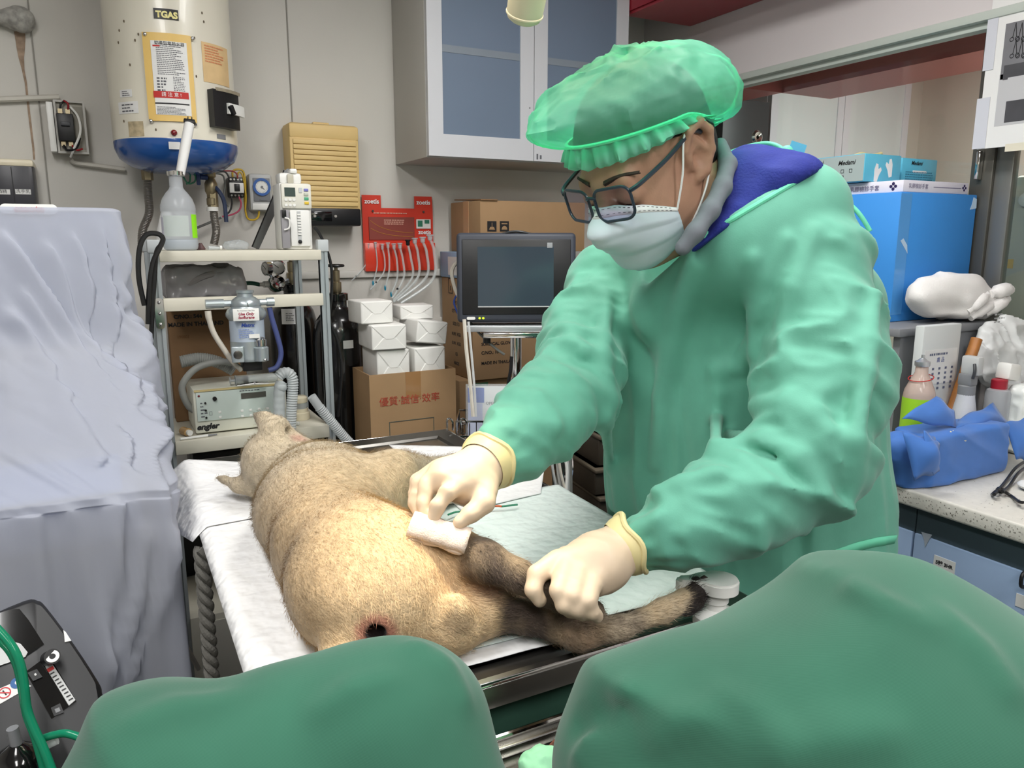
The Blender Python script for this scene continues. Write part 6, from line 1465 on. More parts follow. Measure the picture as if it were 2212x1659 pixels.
# hair under the cap, sideburn and nape
def hair(P):
    Q = to_head(P); d = s_ell(Q, (-.008, 0, .034), (.104, .084, .095))
    d = smin(d, s_ell(Q, (-.055, 0, -.02), (.05, .066, .055)), 0.03)
    cut = -(Q[:, 2] - (0.026 + 0.25 * Q[:, 0])) ; side = -(Q[:, 0] * -1 - 0.028)
    d = np.maximum(d, np.minimum(cut, side)) * HS
    return d + vnoise(P, 90, 3) * 0.0012
W(organic('hair', hair, lo, hi, 0.004, _mats['hair_black'], VET, 2))
# eyes, lids, brows
for s in (-1, 1):
    ey = build('eye', MB().sph((0, 0, 0), 0.0125, HM_ @ Matrix.Translation((.081, s * .033, -.0165)), 14), mat('eye_white', (226, 222, 216), 0.2), VET); W(ey)
    W(build('iris', MB().sph((0, 0, 0), 0.006, HM_ @ Matrix.Translation((.088, s * .033, -.0215)), 10), mat('iris', (40, 26, 20), 0.15), VET))
    bm_ = MB(); G = []
    for i in range(11):
        t = i / 10; y = s * (.014 + .044 * t); z = .014 + .006 * math.sin(t * 2.6) - .002 * t; x = .1005 - .75 * (.010 * t + .022 * t * t)
        G.append([(x, y, z - .0034 * (1 - .5 * t)), (x + .0022, y, z), (x, y, z + .0034 * (1 - .6 * t))])
    W(build('eyebrow', MB().grid(G, M=HM_), mat('brow', (58, 46, 40), .8, bump=.5, bscale=300), VET, solid=0.002))
# face mask: shrink-wrapped sheet with pleats
def march(o, d, off, r0=0.02, r1=0.2):
    t = r1; O = v3(o); D_ = v3(d)
    ts = np.linspace(r1, r0, 160).astype(np.float32); v = head_local(O + ts[:, None] * D_) - off
    k = np.argmax(v < 0); return float(ts[k])
G = []; TT = np.zeros((35, 23)); OO = {}
NA = 34; NZ = 22
for i in range(NA + 1):
    az = math.radians(-60 + 120 * i / NA); row = []
    for j in range(NZ + 1):
        v = j / NZ; edge = abs(az) / math.radians(60)
        z = (-.016 - .034 * edge ** 1.6) * (1 - v) + (-.130 + .030 * edge ** 2) * v
        o = (0.0 + 0.01 * edge, 0, z * 0.8 - 0.012); dr = (math.cos(az), math.sin(az), (z - o[2]) / 0.09)
        n_ = math.sqrt(dr[0] ** 2 + dr[1] ** 2 + dr[2] ** 2); dr = tuple(c / n_ for c in dr)
        t = march(o, dr, 0.004 + 0.010 * math.sin(math.pi * v) * math.cos(az) ** 2)
        TT[i, j] = t; OO[i, j] = (o, dr, v, edge)
for _ in range(45):
    B_s = TT.copy(); B_s[1:-1, 1:-1] = 0.25 * (TT[:-2, 1:-1] + TT[2:, 1:-1] + TT[1:-1, :-2] + TT[1:-1, 2:]); TT = np.maximum(TT, B_s)
for i in range(NA + 1):
    row = []
    for j in range(NZ + 1):
        o, dr, v, edge = OO[i, j]; t = TT[i, j] + 0.0042 * (((v * 3.2) % 1.0) - 0.5) * (1 - edge ** 4)
        row.append((o[0] + dr[0] * t, o[1] + dr[1] * t, o[2] + dr[2] * t))
    G.append(row)
W(build('face_mask', MB().grid(G, M=HM_), 'mask_blue', VET, smooth=60, solid=0.0015))
W(build('mask_top_band', MB().grid([[Vector(r[0]) * 1.008, Vector(r[1]) * 1.010, Vector(r[2]) * 1.008] for r in G], M=HM_), 'mask_white', VET, solid=0.001))
st_m = MB()
for i in range(2, NA - 1):
    for f_ in (0.25, 1.4):
        a = Vector(G[i][0]).lerp(Vector(G[i][2]), f_ / 2) * 1.016; b = Vector(G[i + 1][0]).lerp(Vector(G[i + 1][2]), f_ / 2) * 1.016; st_m.tube([a, a.lerp(b, 0.5)], 0.0005, 4, M=HM_)
W(build('mask_stitching', st_m, 'grey_ink', VET))['kind'] = 'stuff'
for i, s in ((NA, 1), (0, -1)):
    a = HM_ @ Vector(G[i][1]); b = HM_ @ Vector(G[i][NZ - 1])
    e1 = Hd(.012, s * .086, .026); e2 = Hd(-.012, s * .084, -.042)
    W(build('ear_loop', MB().tube([tuple(p) for p in cr([tuple(a), tuple(a.lerp(e1, .5) + ly * s * .004), tuple(e1), tuple(Hd(-.016, s * .086, .042))], 8)], 0.0017, 6), 'mask_white', VET))
    W(build('ear_loop', MB().tube([tuple(p) for p in cr([tuple(b), tuple(b.lerp(e2, .5) + ly * s * .006), tuple(e2), tuple(Hd(-.034, s * .082, -.012))], 8)], 0.0017, 6), 'mask_white', VET))
# glasses
GX = .120
def lens_pt(y, z, s): return (GX - 0.35 * max(0, abs(y) - .03) - 0.10 * z, y, z)
for s in (-1, 1):
    rr = rrect(.056, .044, .013, 6); cyl_ = [lens_pt(s * .034 + a, -.008 + b, s) for a, b in rr]
    fr_ = W(build('glasses_rim', MB().tube(cyl_, 0.0021, 7, closed=True, M=HM_), 'frame_navy', VET))
    W(build('lens', MB().add([HM_ @ Vector(p) for p in cyl_] , [tuple(range(len(cyl_)))]), 'lens', VET))
    tp = [lens_pt(s * .063, .006, s), (.095, s * .074, .010), (.05, s * .081, .016), (-.002, s * .086, .026), (-.022, s * .086, .018)]
    W(build('glasses_temple', MB().tube([tuple(p) for p in cr(tp, 6)], [0.0032] * 25, 6, M=HM_), 'frame_navy', VET))
W(build('glasses_bridge', MB().tube(cr([lens_pt(-.0085, .002, 1), (GX + .004, 0, .006), lens_pt(.0085, .002, 1)], 5), 0.0022, 6, M=HM_), 'frame_navy', VET))
# bouffant cap
NCA, NCT = 128, 40
def cap_pt(az, t):
    ca, sa = math.cos(az), math.sin(az)
    rim = Vector((-.004 + .104 * ca, .086 * sa, .049 + .018 * max(0, ca) - .064 * max(0, -ca) ** 1.2))
    e0 = -0.32 - 0.50 * max(0, -ca) ** 0.7
    el = e0 + t * (math.pi / 2 - e0)
    a = (.150 if ca > 0 else .172); rx = a; ry = .114; rz = .080
    dome = Vector((-.008 + rx * ca * math.cos(el), ry * sa * math.cos(el), .066 + rz * math.sin(el)))
    cr_, sr_ = math.cos(.24), math.sin(.24); q_ = dome - Vector((0, 0, .05)); dome = Vector((q_.x * cr_ - q_.z * sr_, q_.y, .05 + q_.x * sr_ + q_.z * cr_))
    # front of the cap pulled to a soft point, crown flattened and slouching back
    fr = max(0, ca) ** 6 * max(0, 1 - abs(t - .22) / .25)
    dome += Vector((.030 * fr, 0, .010 * fr))
    dome.z -= .018 * max(0, t - .5) * max(0, ca) * 2
    k = min(1, t / .16); k = k * k * (3 - 2 * k)
    return rim.lerp(dome, k)
rows = []
for i in range(NCA):
    az = 2 * math.pi * i / NCA
    rows.append([cap_pt(az, j / NCT) for j in range(NCT + 1)])
arr = np.array([[tuple(p) for p in r] for r in rows], np.float32); flat = arr.reshape(-1, 3); cen = np.array([-.008, 0, .06], np.float32)
dirn = flat - cen; dirn /= np.linalg.norm(dirn, axis=1)[:, None]; tt = np.tile(np.arange(NCT + 1) / NCT, NCA)
stretch = flat * np.array([1.0, 1.0, 0.45], np.float32)
rid = 1 - np.abs(vnoise(stretch, 30, 5)) * 2.2; rid2 = 1 - np.abs(vnoise(flat, 60, 8)) * 2
gath = np.sin(np.repeat(np.arange(NCA), NCT + 1) * 2 * math.pi / NCA * 31) * 0.004 * np.clip(1 - tt * 3.0, 0, 1)
disp = vnoise(flat, 14, 2) * 0.009 + np.maximum(rid, 0) * 0.007 + np.maximum(rid2, 0) * 0.0022 + gath
disp *= np.clip(tt * 9, 0.25, 1)
flat = flat + dirn * disp[:, None]; arr = flat.reshape(NCA, NCT + 1, 3)
W(build('surgical_cap', MB().grid([[Vector(p) for p in r] for r in arr], cu=True, M=HM_), 'cap_green', VET, smooth=50))
# ruffled hem below the elastic
G = []
for i in range(240):
    az = 2 * math.pi * i / 240; ca, sa = math.cos(az), math.sin(az)
    r0 = cap_pt(az, 0); w1 = math.sin(az * 37) * .003 + math.sin(az * 23 + 1) * .003
    dn = .030 if sa > 0 or True else .02
    lowf = (0.45 + 0.55 * max(0.0, ca)) * (1 if ca > -.2 else 0.3)
    G.append([r0 + Vector((ca * .001, sa * .001, .002)), r0 + Vector((ca * (.006 + w1), sa * (.006 + w1), -.010 * lowf)), r0 + Vector((ca * (.010 + w1 * 1.6), sa * (.010 + w1 * 1.6), -dn * lowf * 0.75)), r0 + Vector((ca * (.004 + w1), sa * (.004 + w1), -dn * lowf))])
W(build('cap_hem', MB().grid(G, cu=True, M=HM_), 'cap_band', VET, smooth=60))
W(build('cap_elastic', MB().tube([cap_pt(2 * math.pi * i / 90, 0) * 1.012 for i in range(90)], 0.0028, 6, closed=True, M=HM_), mat('cap_edge', (146, 226, 196), 0.7), VET))
# ------------------------------------------------------------------ gown
nF = Vector((-.90, -.43, 0)).normalized(); nS = Vector((0, 0, 1)).cross(nF)          # chest direction, his left
RT = [[nF[i], nS[i], (0, 0, 1)[i]] for i in range(3)]
SLs = [(Vector((1.005, .86, 1.365)), .092), (Vector((.955, .79, 1.22)), .096), (Vector((.885, .745, 1.098)), .080), (Vector((.775, .765, 1.056)), .068), (Vector((.69, .785, 1.022)), .054), (Vector((.638, .800, 1.004)), .036)]
SRs = [(Vector((.885, 1.265, 1.325)), .082), (Vector((.80, 1.19, 1.25)), .080), (Vector((.705, 1.105, 1.165)), .076), (Vector((.60, 1.03, 1.135)), .066), (Vector((.52, .985, 1.115)), .052), (Vector((.487, .968, 1.107)), .034)]
NBg = NB + Vector((0.015, 0.0, -0.03))
N1 = at(1480, 528, D=1.16); N2 = at(1732, 378, D=1.22)
NPL = v3((N2 - N1).cross(Cv + Vector((0, 0, 0.35))).normalized()); NPL = NPL if NPL[2] > 0 else -NPL
RIDGES = []
def gown(P):
    d = s_ell(P, (1.015, 1.06, 1.22), (.155, .225, .235), RT)
    d = smin(d, s_ell(P, (1.02, 1.06, 1.0), (.165, .235, .30), RT), 0.08)
    d = smin(d, s_ell(P, (1.075, 1.05, .74), (.185, .25, .42), RT), 0.08)
    d = smin(d, s_cone(P, NBg, SLs[0][0] + Vector((0, .02, -.005)), .075, .082), 0.05)
    d = smin(d, s_cone(P, NBg, SRs[0][0], .07, .078), 0.05)
    d = smin(d, s_cone(P, at(1420, 660, D=1.32), at(1590, 535, D=1.215), .03, .055), 0.12)
    d = smin(d, s_cone(P, at(1590, 535, D=1.215), at(1745, 440, D=1.235), .055, .060), 0.08)
    d = smin(d, s_cone(P, (1.10, .91, 1.30), (1.13, .895, .75), .095, .115), 0.06)
    dt = d
    a = chain(P, SLs, 0.03); b = chain(P, SRs, 0.03)
    # folds: sharp ridges, stretched down the front, across at the elbows
    lat = (P - v3((1.02, 1.06, 0))) @ v3(nS); fw = (P - v3((1.02, 1.06, 0))) @ v3(nF)
    S = np.stack([lat * 1.0 + P[:, 2] * 0.12, fw * 0.8, P[:, 2] * 0.16], 1).astype(np.float32)
    fold = (np.abs(vnoise(S, 17, 3)) - 0.35) * 0.026 + (np.abs(vnoise(S, 34, 6)) - 0.3) * 0.009
    fold = fold * sstep(1.36 - P[:, 2], 0.0, 0.2)
    dt = dt + fold + vnoise(P, 9, 12) * 0.005
    for ch, sd, nm in ((SLs, 31, 'a'), (SRs, 45, 'b')):
        e = (a if nm == 'a' else b)
        ax_ = v3(ch[2][0] - ch[0][0]); ax_ /= np.linalg.norm(ax_); bx = v3(ch[5][0] - ch[2][0]); bx /= np.linalg.norm(bx)
        ell = v3(ch[2][0]); u1 = (P - ell) @ bx; u0 = (P - ell) @ ax_
        u = np.where(u1 > 0, u1, u0)
        el = np.exp(-(np.linalg.norm(P - ell, axis=1) / 0.11) ** 2)
        sk = vnoise(P, 10, sd) * 0.05
        wr_ = -np.maximum(0, np.sin((u + sk) * 85)) * 0.013 * el
        dg = np.stack([(P @ v3((0.5, 0.3, 0.8))), (P @ v3((-.7, .6, .3))) * 0.35, (P @ v3((.3, -.7, .5))) * 0.6], 1).astype(np.float32)
        wr_ += (np.abs(vnoise(dg, 22, sd + 1)) - 0.3) * 0.024 + (np.abs(vnoise(dg, 50, sd + 4)) - 0.3) * 0.007
        cu = np.exp(-(np.linalg.norm(P - v3(ch[5][0]), axis=1) / 0.05) ** 2)
        an_ = np.arctan2((P - v3(ch[5][0])) @ v3(Vector(bx.tolist()).orthogonal().normalized()), (P - v3(ch[5][0])) @ v3(Vector(bx.tolist()).cross(Vector(bx.tolist()).orthogonal().normalized())))
        wr_ += np.sin(an_ * 13) * 0.003 * cu
        if nm == 'a': a = e + wr_
        else: b = e + wr_
    dt = add_ridges(dt, P, RIDGES); a = add_ridges(a, P, RIDGES)
    d = smin(smin(dt, a, 0.022), b, 0.022)
    # open neck
    nk = s_cone(P, NB + Vector((-.005, 0, -.08)), Hd(-.02, 0, -.06), .15, .14)
    d = smax(d, -np.maximum(nk, -((P - v3(N1)) @ NPL)), 0.008)
    d = smax(d, -s_box(P, ((TX0 + TX1) / 2, (TY0 + TY1) / 2, TZ - .3), ((TX1 - TX0) / 2 + .014, (TY1 - TY0) / 2 + .006, .328), 0.0), .004)
    d = np.maximum(d, 0.42 - P[:, 2])
    return d
def gown_pt(px, py, d0=0.9, d1=1.7, off=0.003):
    """first point of the gown surface seen at a pixel"""
    ts = np.linspace(d0, d1, 320).astype(np.float32); r = v3(ray(px, py)); P = np.array([0, 0, CAMH], np.float32) + ts[:, None] * r
    v = gown(P) - off; k = np.argmax(v < 0)
    return Vector(P[k].tolist()) if v[k] < 0 and k > 0 else None
_rl = []
for pts, r0, k_ in ((((1545, 800), (1552, 850), (1548, 900), (1545, 960)), .006, .018), (((1640, 640), (1635, 720), (1600, 790), (1550, 800)), .006, .020), (((1310, 640), (1303, 760), (1306, 900), (1318, 1010)), .006, .016),
                    (((1500, 570), (1460, 700), (1430, 860), (1420, 1000)), .007, .030), (((1625, 560), (1640, 650), (1630, 760)), .007, .02), (((1700, 520), (1660, 600), (1640, 680)), .006, .02), (((1760, 500), (1710, 620), (1690, 700)), .006, .02),
                    (((1630, 880), (1700, 870), (1760, 900), (1790, 930)), .008, .022), (((1570, 940), (1650, 950), (1720, 990), (1780, 1060)), .008, .022), (((1540, 985), (1600, 1000), (1660, 1040)), .006, .018), (((1420, 1060), (1480, 1040), (1560, 1020)), .006, .018),
                    (((1640, 1130), (1645, 1180)), .005, .014), (((1360, 1150), (1420, 1120), (1440, 1190)), .005, .014), (((1890, 640), (1870, 800), (1850, 950), (1840, 1060)), .006, .022), (((1940, 600), (1945, 800), (1940, 1000)), .006, .02), (((1180, 700), (1230, 720), (1260, 760)), .005, .014),
                    (((1130, 780), (1180, 790), (1240, 850)), .006, .016), (((1100, 850), (1160, 860), (1200, 920)), .005, .015), (((1050, 930), (1075, 980)), .005, .012), (((1590, 960), (1680, 985), (1750, 1040)), .007, -.016)):
    q = [gown_pt(x, y, off=0.0) for x, y in pts]
    if all(p is not None for p in q) and all((a_ - b_).length < .25 for a_, b_ in zip(q[:-1], q[1:])): _rl.append(([(p, r0 if 0 < i < len(q) - 1 else r0 * .4) for i, p in enumerate(q)], k_))
RIDGES += _rl
lo = (0.44, 0.62, 0.40); hi = (1.32, 1.40, 1.52)
W(organic('gown', gown, lo, hi, 0.0056, _mats['gown'], VET, 1))
# neck binding, belt and ties
def ribbon(name, pts, w_, m, par, nrm=None, th_=0.0012):
    P = [Vector(p) for p in cr([tuple(q) for q in pts], 10)]; G = []
    for i, p in enumerate(P):
        t = (P[min(i + 1, len(P) - 1)] - P[max(i - 1, 0)]).normalized(); s = t.cross(nrm or Cv).normalized() * w_ / 2
        G.append([p - s, p + s])
    o = build(name, MB().grid(G), m, par, solid=th_); return W(o) if par is not None else o
GP = [p for p in (gown_pt(x, y) for x, y in ((1800, 1200), (1850, 1182), (1890, 1172), (1915, 1168), (1935, 1165))) if p is not None]
ribbon('waist_tie', GP, 0.016, 'gown_trim', VET)
NBD = [p for p in (gown_pt(1480 + (1732 - 1480) * i / 14, 534 + (385 - 534) * i / 14, off=.001) for i in range(15)) if p is not None]
W(build('neck_binding', MB().tube([tuple(p) for p in cr([tuple(p) for p in NBD], 3)], .0042, 8), 'gown_trim', VET))
ribbon('neck_tie', [at(1575, 330, D=1.27), at(1620, 315, D=1.26), at(1660, 310, D=1.25), at(1690, 322, D=1.24), at(1700, 345, D=1.24)], 0.007, 'gown_trim', VET)
ribbon('neck_tie', [at(1690, 335, D=1.245), at(1715, 345, D=1.24), at(1745, 375, D=1.23), at(1790, 405, D=1.22), at(1850, 455, D=1.20), at(1880, 500, D=1.20)], 0.007, 'gown_trim', VET)
ribbon('neck_tie', [at(1695, 330, D=1.25), at(1720, 360, D=1.25), at(1730, 378, D=1.25)], 0.016, 'gown_trim', VET)
W(build('tie_knot', MB().sph(at(1700, 330, D=1.24), (0.011, 0.01, 0.012), n=10), 'gown_trim', VET))
tg_ = frame(at(1722, 322, D=1.235), Rv + Vector((0, 0, -.3)), Vector((0, 0, 1)))
W(build('tie_tag', MB().box((0, 0, 0), (0.026, 0.020, 0.001), tg_), mat('tag_blue', (96, 190, 220), 0.5), VET))
# hoodie and shirt at the neck
def hood(P):
    d = s_cone(P, NB + Vector((0, 0, -.075)), NB + (Hd(-.026, 0, -.05) - NB).normalized() * .04, .112, .09)
    d = smin(d, s_cone(P, NB + Vector((0, 0, -.04)), SLs[0][0] + Vector((0, .05, -.005)), .07, .055), 0.03)
    naxis = (Hd(-.026, 0, -.05) - NB).normalized()
    rng_ = [(NB + naxis * .042 + Vector((.088 * math.cos(a), .086 * math.sin(a), .012 + .025 * math.cos(a - 5.6))), .021 + .012 * max(0, math.cos(a - 5.6))) for a in [math.radians(k) for k in range(-100, 150, 22)]]
    d = smin(d, chain(P, rng_, 0.02), 0.02)
    d = smin(d, s_ell(P, at(1672, 372, D=1.26), (.060, .055, .032)), 0.02)
    d = smax(d, -s_cone(P, NB + Vector((-.012, .0, -.06)), Hd(-.026, 0, -.075), .072, .066), 0.008)
    d = smin(d, chain(P, [(at(1630, 345, D=1.28), .030), (at(1636, 398, D=1.235), .036), (at(1612, 455, D=1.195), .034), (at(1575, 505, D=1.175), .030), (at(1525, 548, D=1.165), .022)], .02), .02)
    S = np.stack([P @ v3((.6, .2, .8)), (P @ v3((-.6, .7, .2))) * .4, (P @ v3((.2, -.7, .5))) * .4], 1).astype(np.float32)
    return np.maximum(d + (np.abs(vnoise(S, 26, 4)) - .3) * 0.010, -((P - v3(N1)) @ NPL + .016))
W(organic('hoodie', hood, (NB.x - .28, NB.y - .26, NB.z - .18), (NB.x + .2, NB.y + .2, NB.z + .15), 0.005, _mats['hoodie'], VET, 2))
def shirt(P):
    ax0 = NB + Vector((-.004, 0, -.05)); ax1 = Hd(-.026, 0, -.050)
    d = np.abs(s_cone(P, ax0, ax1, .078, .071)) - .0035
    q = (P - v3(NB)) @ v3((ax1 - ax0).normalized())
    d = np.maximum(d, q - 0.06)
    return smin(d, chain(P, [(at(1556, 312, D=1.235), .011), (at(1572, 355, D=1.19), .013), (at(1560, 405, D=1.155), .0135), (at(1534, 455, D=1.135), .0135), (at(1502, 502, D=1.125), .013), (at(1475, 535, D=1.13), .012)], .01), .008)
W(organic('shirt_collar', shirt, (NB.x - .26, NB.y - .22, NB.z - .14), (NB.x + .14, NB.y + .14, NB.z + .17), 0.0035, _mats['shirt_grey'], VET, 1))
# trousers and shoes below the gown
mat('trousers', (40, 44, 60), 0.8); mat('shoe', (30, 30, 32), 0.5)
for s in (-1, 1):
    c0 = Vector((1.09, 1.05, 0)) + nS * s * .10
    W(build('trouser_leg', MB().tube([c0 + Vector((0, 0, .6)), c0 + Vector((0, 0, .3)), c0 + Vector((0, 0, .06))], [.095, .085, .075], 18), 'trousers', VET))
    W(build('shoe', MB().sph(c0 + nF * 0.06 + Vector((0, 0, .045)), (.14, .05, .045), Matrix.Identity(4), 14), 'shoe', VET))
# ------------------------------------------------------------------ gloved hands
def J(px, py, D): return at(px, py, D=D)
RH_w = Vector((.462, .953, 1.10))
rh = dict(
    palm=[(RH_w, .030), (J(1010, 1035, 1.075), .034), (J(965, 1032, 1.070), .028)],
    index=[(J(1008, 1040, 1.055), .017), (J(968, 1062, 1.035), .0118), (J(946, 1092, 1.030), .0105), (J(936, 1120, 1.030), .0088)],
    middle=[(J(975, 1020, 1.070), .018), (J(924, 1046, 1.060), .0125), (J(915, 1085, 1.050), .0108), (J(922, 1116, 1.045), .009)],
    ring=[(J(955, 1015, 1.085), .018), (J(907, 1045, 1.080), .0128), (J(898, 1085, 1.070), .0108), (J(908, 1112, 1.060), .009)],
    little=[(J(945, 1015, 1.105), .016), (J(903, 1040, 1.105), .0115), (J(897, 1070, 1.095), .0098), (J(905, 1095, 1.085), .0085)],
    thumb=[(J(1045, 1045, 1.065), .022), (J(1045, 1085, 1.040), .0155), (J(1018, 1110, 1.030), .0125), (J(994, 1128, 1.025), .0095)])
LH_w = Vector((.604, .808, 1.0))
lh = dict(
    palm=[(LH_w, .030), (J(1290, 1212, 1.035), .036), (J(1235, 1222, 1.02), .026)],
    palm2=[(J(1310, 1225, 1.03), .030), (J(1285, 1250, 1.01), .022)],
    index=[(J(1205, 1212, 1.015), .016), (J(1160, 1240, 0.995), .0128), (J(1152, 1274, 0.985), .0112), (J(1166, 1296, 0.985), .0092)],
    middle=[(J(1222, 1232, 1.0), .0165), (J(1207, 1276, 0.965), .0122), (J(1219, 1306, 0.962), .0108), (J(1232, 1320, 0.972), .009)],
    ring=[(J(1250, 1240, 0.998), .0165), (J(1238, 1286, 0.962), .0122), (J(1247, 1314, 0.962), .0108), (J(1259, 1328, 0.972), .009)],
    little=[(J(1282, 1250, 0.998), .0155), (J(1270, 1298, 0.962), .0112), (J(1279, 1322, 0.965), .0098), (J(1290, 1332, 0.975), .0085)],
    thumb=[(J(1225, 1208, 1.05), .018), (J(1190, 1235, 1.065), .0135), (J(1195, 1270, 1.06), .0115), (J(1222, 1290, 1.05), .0095)])
def hand(hd_, seed):
    def f(P):
        d = None
        for k in hd_:
            if k.startswith('palm'):
                e = chain(P, hd_[k], 0.02); d = e if d is None else smin(d, e, 0.02)
        for k in ('index', 'middle', 'ring', 'little', 'thumb'):
            d = smin(d, chain(P, hd_[k], 0.004), 0.006)
        S = np.stack([P @ v3((.7, .5, .4)), (P @ v3((-.5, .8, .2))) * .35, (P @ v3((.3, .2, -.9))) * .5], 1).astype(np.float32)
        return d + (np.abs(vnoise(S, 60, seed)) - .3) * 0.0022
    return f
for nm, hd_, wv, cdir, seed in (('right', rh, RH_w, (SRs[5][0] - SRs[3][0]).normalized(), 3), ('left', lh, LH_w, (SLs[5][0] - SLs[3][0]).normalized(), 9)):
    pts = [p for k in hd_ for p, r in hd_[k]]
    lo = [min(p[i] for p in pts) - .05 for i in range(3)]; hi = [max(p[i] for p in pts) + .05 for i in range(3)]
    cuffa = wv - cdir * 0.012
    base = hand(hd_, seed)
    def f(P, base=base, cuffa=cuffa, wv=wv, cdir=cdir):
        c = s_cone(P, cuffa, wv + cdir * .015, .041, .033)
        c = np.maximum(c, -((P - v3(cuffa)) @ v3(cdir)))
        return smin(base(P), c, 0.012)
    g_ = W(organic('glove', f, lo, hi, 0.0022, _mats['glove'], VET, 2)); g_['label'] = 'cream latex glove on the %s hand' % nm
    fm = frame(cuffa, cdir.orthogonal(), cdir.cross(cdir.orthogonal()))
    rl_ = [(0.0425 * math.cos(a * math.pi / 16), 0.0425 * math.sin(a * math.pi / 16), 0.004 * math.sin(a * .8)) for a in range(32)]
    W(build('rolled_cuff', MB().tube(rl_, 0.0042, 8, closed=True, M=fm), 'glove_cuff', VET))
    W(build('cuff_band', MB().lathe([(0.0428, 0.0), (0.043, 0.006), (0.0415, 0.014), (0.038, 0.022)], 32, fm, caps=False), 'glove_cuff', VET))
# gauze pressed on the thigh
def dog_pt(px, py, off=0.0):
    ts = np.linspace(.8, 1.5, 700).astype(np.float32); P = np.array([0, 0, CAMH], np.float32) + ts[:, None] * v3(ray(px, py))
    k = np.argmax(dog(P) - off < 0); return Vector(P[k].tolist())
GA, GB = dog_pt(893, 1133, .008), dog_pt(1008, 1168, .008)
print('GAUZE', GA, GB, [round(dog_pt(x, y).y, 3) for x, y in ((936, 1150), (994, 1165), (960, 1150))], (GA - Vector((0, 0, CAMH))).length, [(round((dog_pt(x, y) - Vector((0, 0, CAMH))).length / ray(x, y).length, 3)) for x, y in ((936, 1150), (994, 1165), (1212, 1290), (1240, 1310), (920, 1150))])

gz = thing('gauze_swab', 'folded white gauze pressed on the dog thigh under the gloved fingers', 'gauze', GA.lerp(GB, .5))
gx_ = (GB - GA).normalized(); gn_ = Vector((-.1, -.55, .83)); gn_ = (gn_ - gx_ * gn_.dot(gx_)).normalized(); gy_ = gn_.cross(gx_); gm_ = GA.lerp(GB, .5)
RG = [[gx_[i], gy_[i], gn_[i]] for i in range(3)]
def f(P):
    L_ = (GB - GA).length / 2
    d = s_box(P, gm_ + gy_ * -.004 - gn_ * .004, (L_ * 1.04, .017, .0055), .005, RG)
    d = np.minimum(d, s_box(P, gm_ + gy_ * .004 + gn_ * .006 - gx_ * .004, (L_ * .98, .015, .0035), .0034, RG))
    Q = P - v3(gm_); u = Q @ v3(gx_); v = Q @ v3(gy_)
    return d + np.sin(v * 420 + u * 60 + vnoise(P, 40, 2) * 4) * .0009 + vnoise(P, 55, 3) * .0022
W(organic('folded_gauze', f, [min(GA[i], GB[i]) - .04 for i in range(3)], [max(GA[i], GB[i]) + .04 for i in range(3)], 0.0022, mat('gauze', (226, 208, 192), 0.95, bump=0.3, bscale=500), gz, 1))
G = []
for i in range(13):
    t = i / 12; p = GA.lerp(GB, -.04 + 1.08 * t)
    G.append([p + gy_ * y_ + gn_ * (z_ + .0015 * math.sin(i * 1.7 + k)) for k, (y_, z_) in enumerate(((.020, .002), (.012, .011), (-.004, .012), (-.016, .008), (-.021, .001)))])
W(build('top_ply', MB().grid(G), 'gauze', gz, 180, solid=0.0015))

for pts, m_, lab in ((((1058, 1096), (1072, 1093), (1084, 1094)), 'orange_lead', 'short orange lead lying across the pads beside the gloved hand'), (((1084, 1094), (1100, 1092), (1118, 1090)), 'wire_green', 'short green lead lying across the pads beside the gloved hand'), (((968, 1112), (985, 1106), (1004, 1104)), 'wire_green', 'green lead showing between the gloved fingers')):
    if m_ == 'orange_lead': mat('orange_lead', (206, 96, 50), .5)
    P = [at(x, y, Z=TZ + .0265) for x, y in pts]
    tag(build('sensor_lead', MB().tube([tuple(p) for p in cr([tuple(p) for p in P], 5)], .0022, 6), m_), lab, 'lead', 'leads on the pads')
# ------------------------------------------------------------------ ultrasound machine under its translucent cover
UX0, UX1 = -0.62, 0.045
us = thing('ultrasound_machine', 'ultrasound machine draped in a translucent white cover at the left', 'machine', (-0.28, 1.75, 0))
mat('us_grey', (150, 158, 176), 0.5); mat('us_dark', (96, 104, 118), 0.5)
zmT = at(100, 452, Y=1.86).z; zmB = at(290, 745, Y=1.86).z
W(build('screen_housing', MB().bx(UX0, UX1 - 0.006, 1.87, 1.93, zmB, zmT - 0.004, bev=0.02, seg=3), 'us_grey', us))
tp_ = at(62, 447, Y=1.862)
W(build('name_badge', MB().prism(rrect(0.10, 0.020, 0.009), 0, 0.003, FRONT(tp_.x, 1.869, tp_.z - 0.004)), 'white_plastic', us))
o = text('lettering', 'esaote', 0.020, FRONT(tp_.x, 1.8645, tp_.z - 0.004), mat('badge_red', (206, 60, 70), 0.5), us, bold=0.0004); W(o)
p = at(263, 714, Y=1.862); o = text('lettering', 'cHD', 0.012, FRONT(p.x, 1.866, p.z), _mats['white_ink'], us); W(o)
W(build('console', MB().bx(UX0, 0.03, 1.52, 1.95, 0.86, 0.955, bev=0.03, seg=3), 'us_grey', us))
W(build('key_panel', MB().bx(UX0 + 0.03, 0.0, 1.54, 1.8, 0.955, 0.965, bev=0.004), mat('key_panel_blue', (140, 168, 216), 0.5), us))
W(build('cabinet', MB().bx(UX0, 0.02, 1.58, 1.95, 0.12, 0.86, bev=0.02), 'us_dark', us))
W(build('neck', MB().bx(-0.4, -0.2, 1.85, 1.95, 0.95, zmB + 0.01, bev=0.01), 'us_dark', us))
for x in (UX0 + 0.06, -0.04):
    for y in (1.62, 1.9): W(build('castor', MB().cyl((x - 0.015, y, 0.06), (x + 0.015, y, 0.06), 0.06, n=18), 'black_plastic', us))
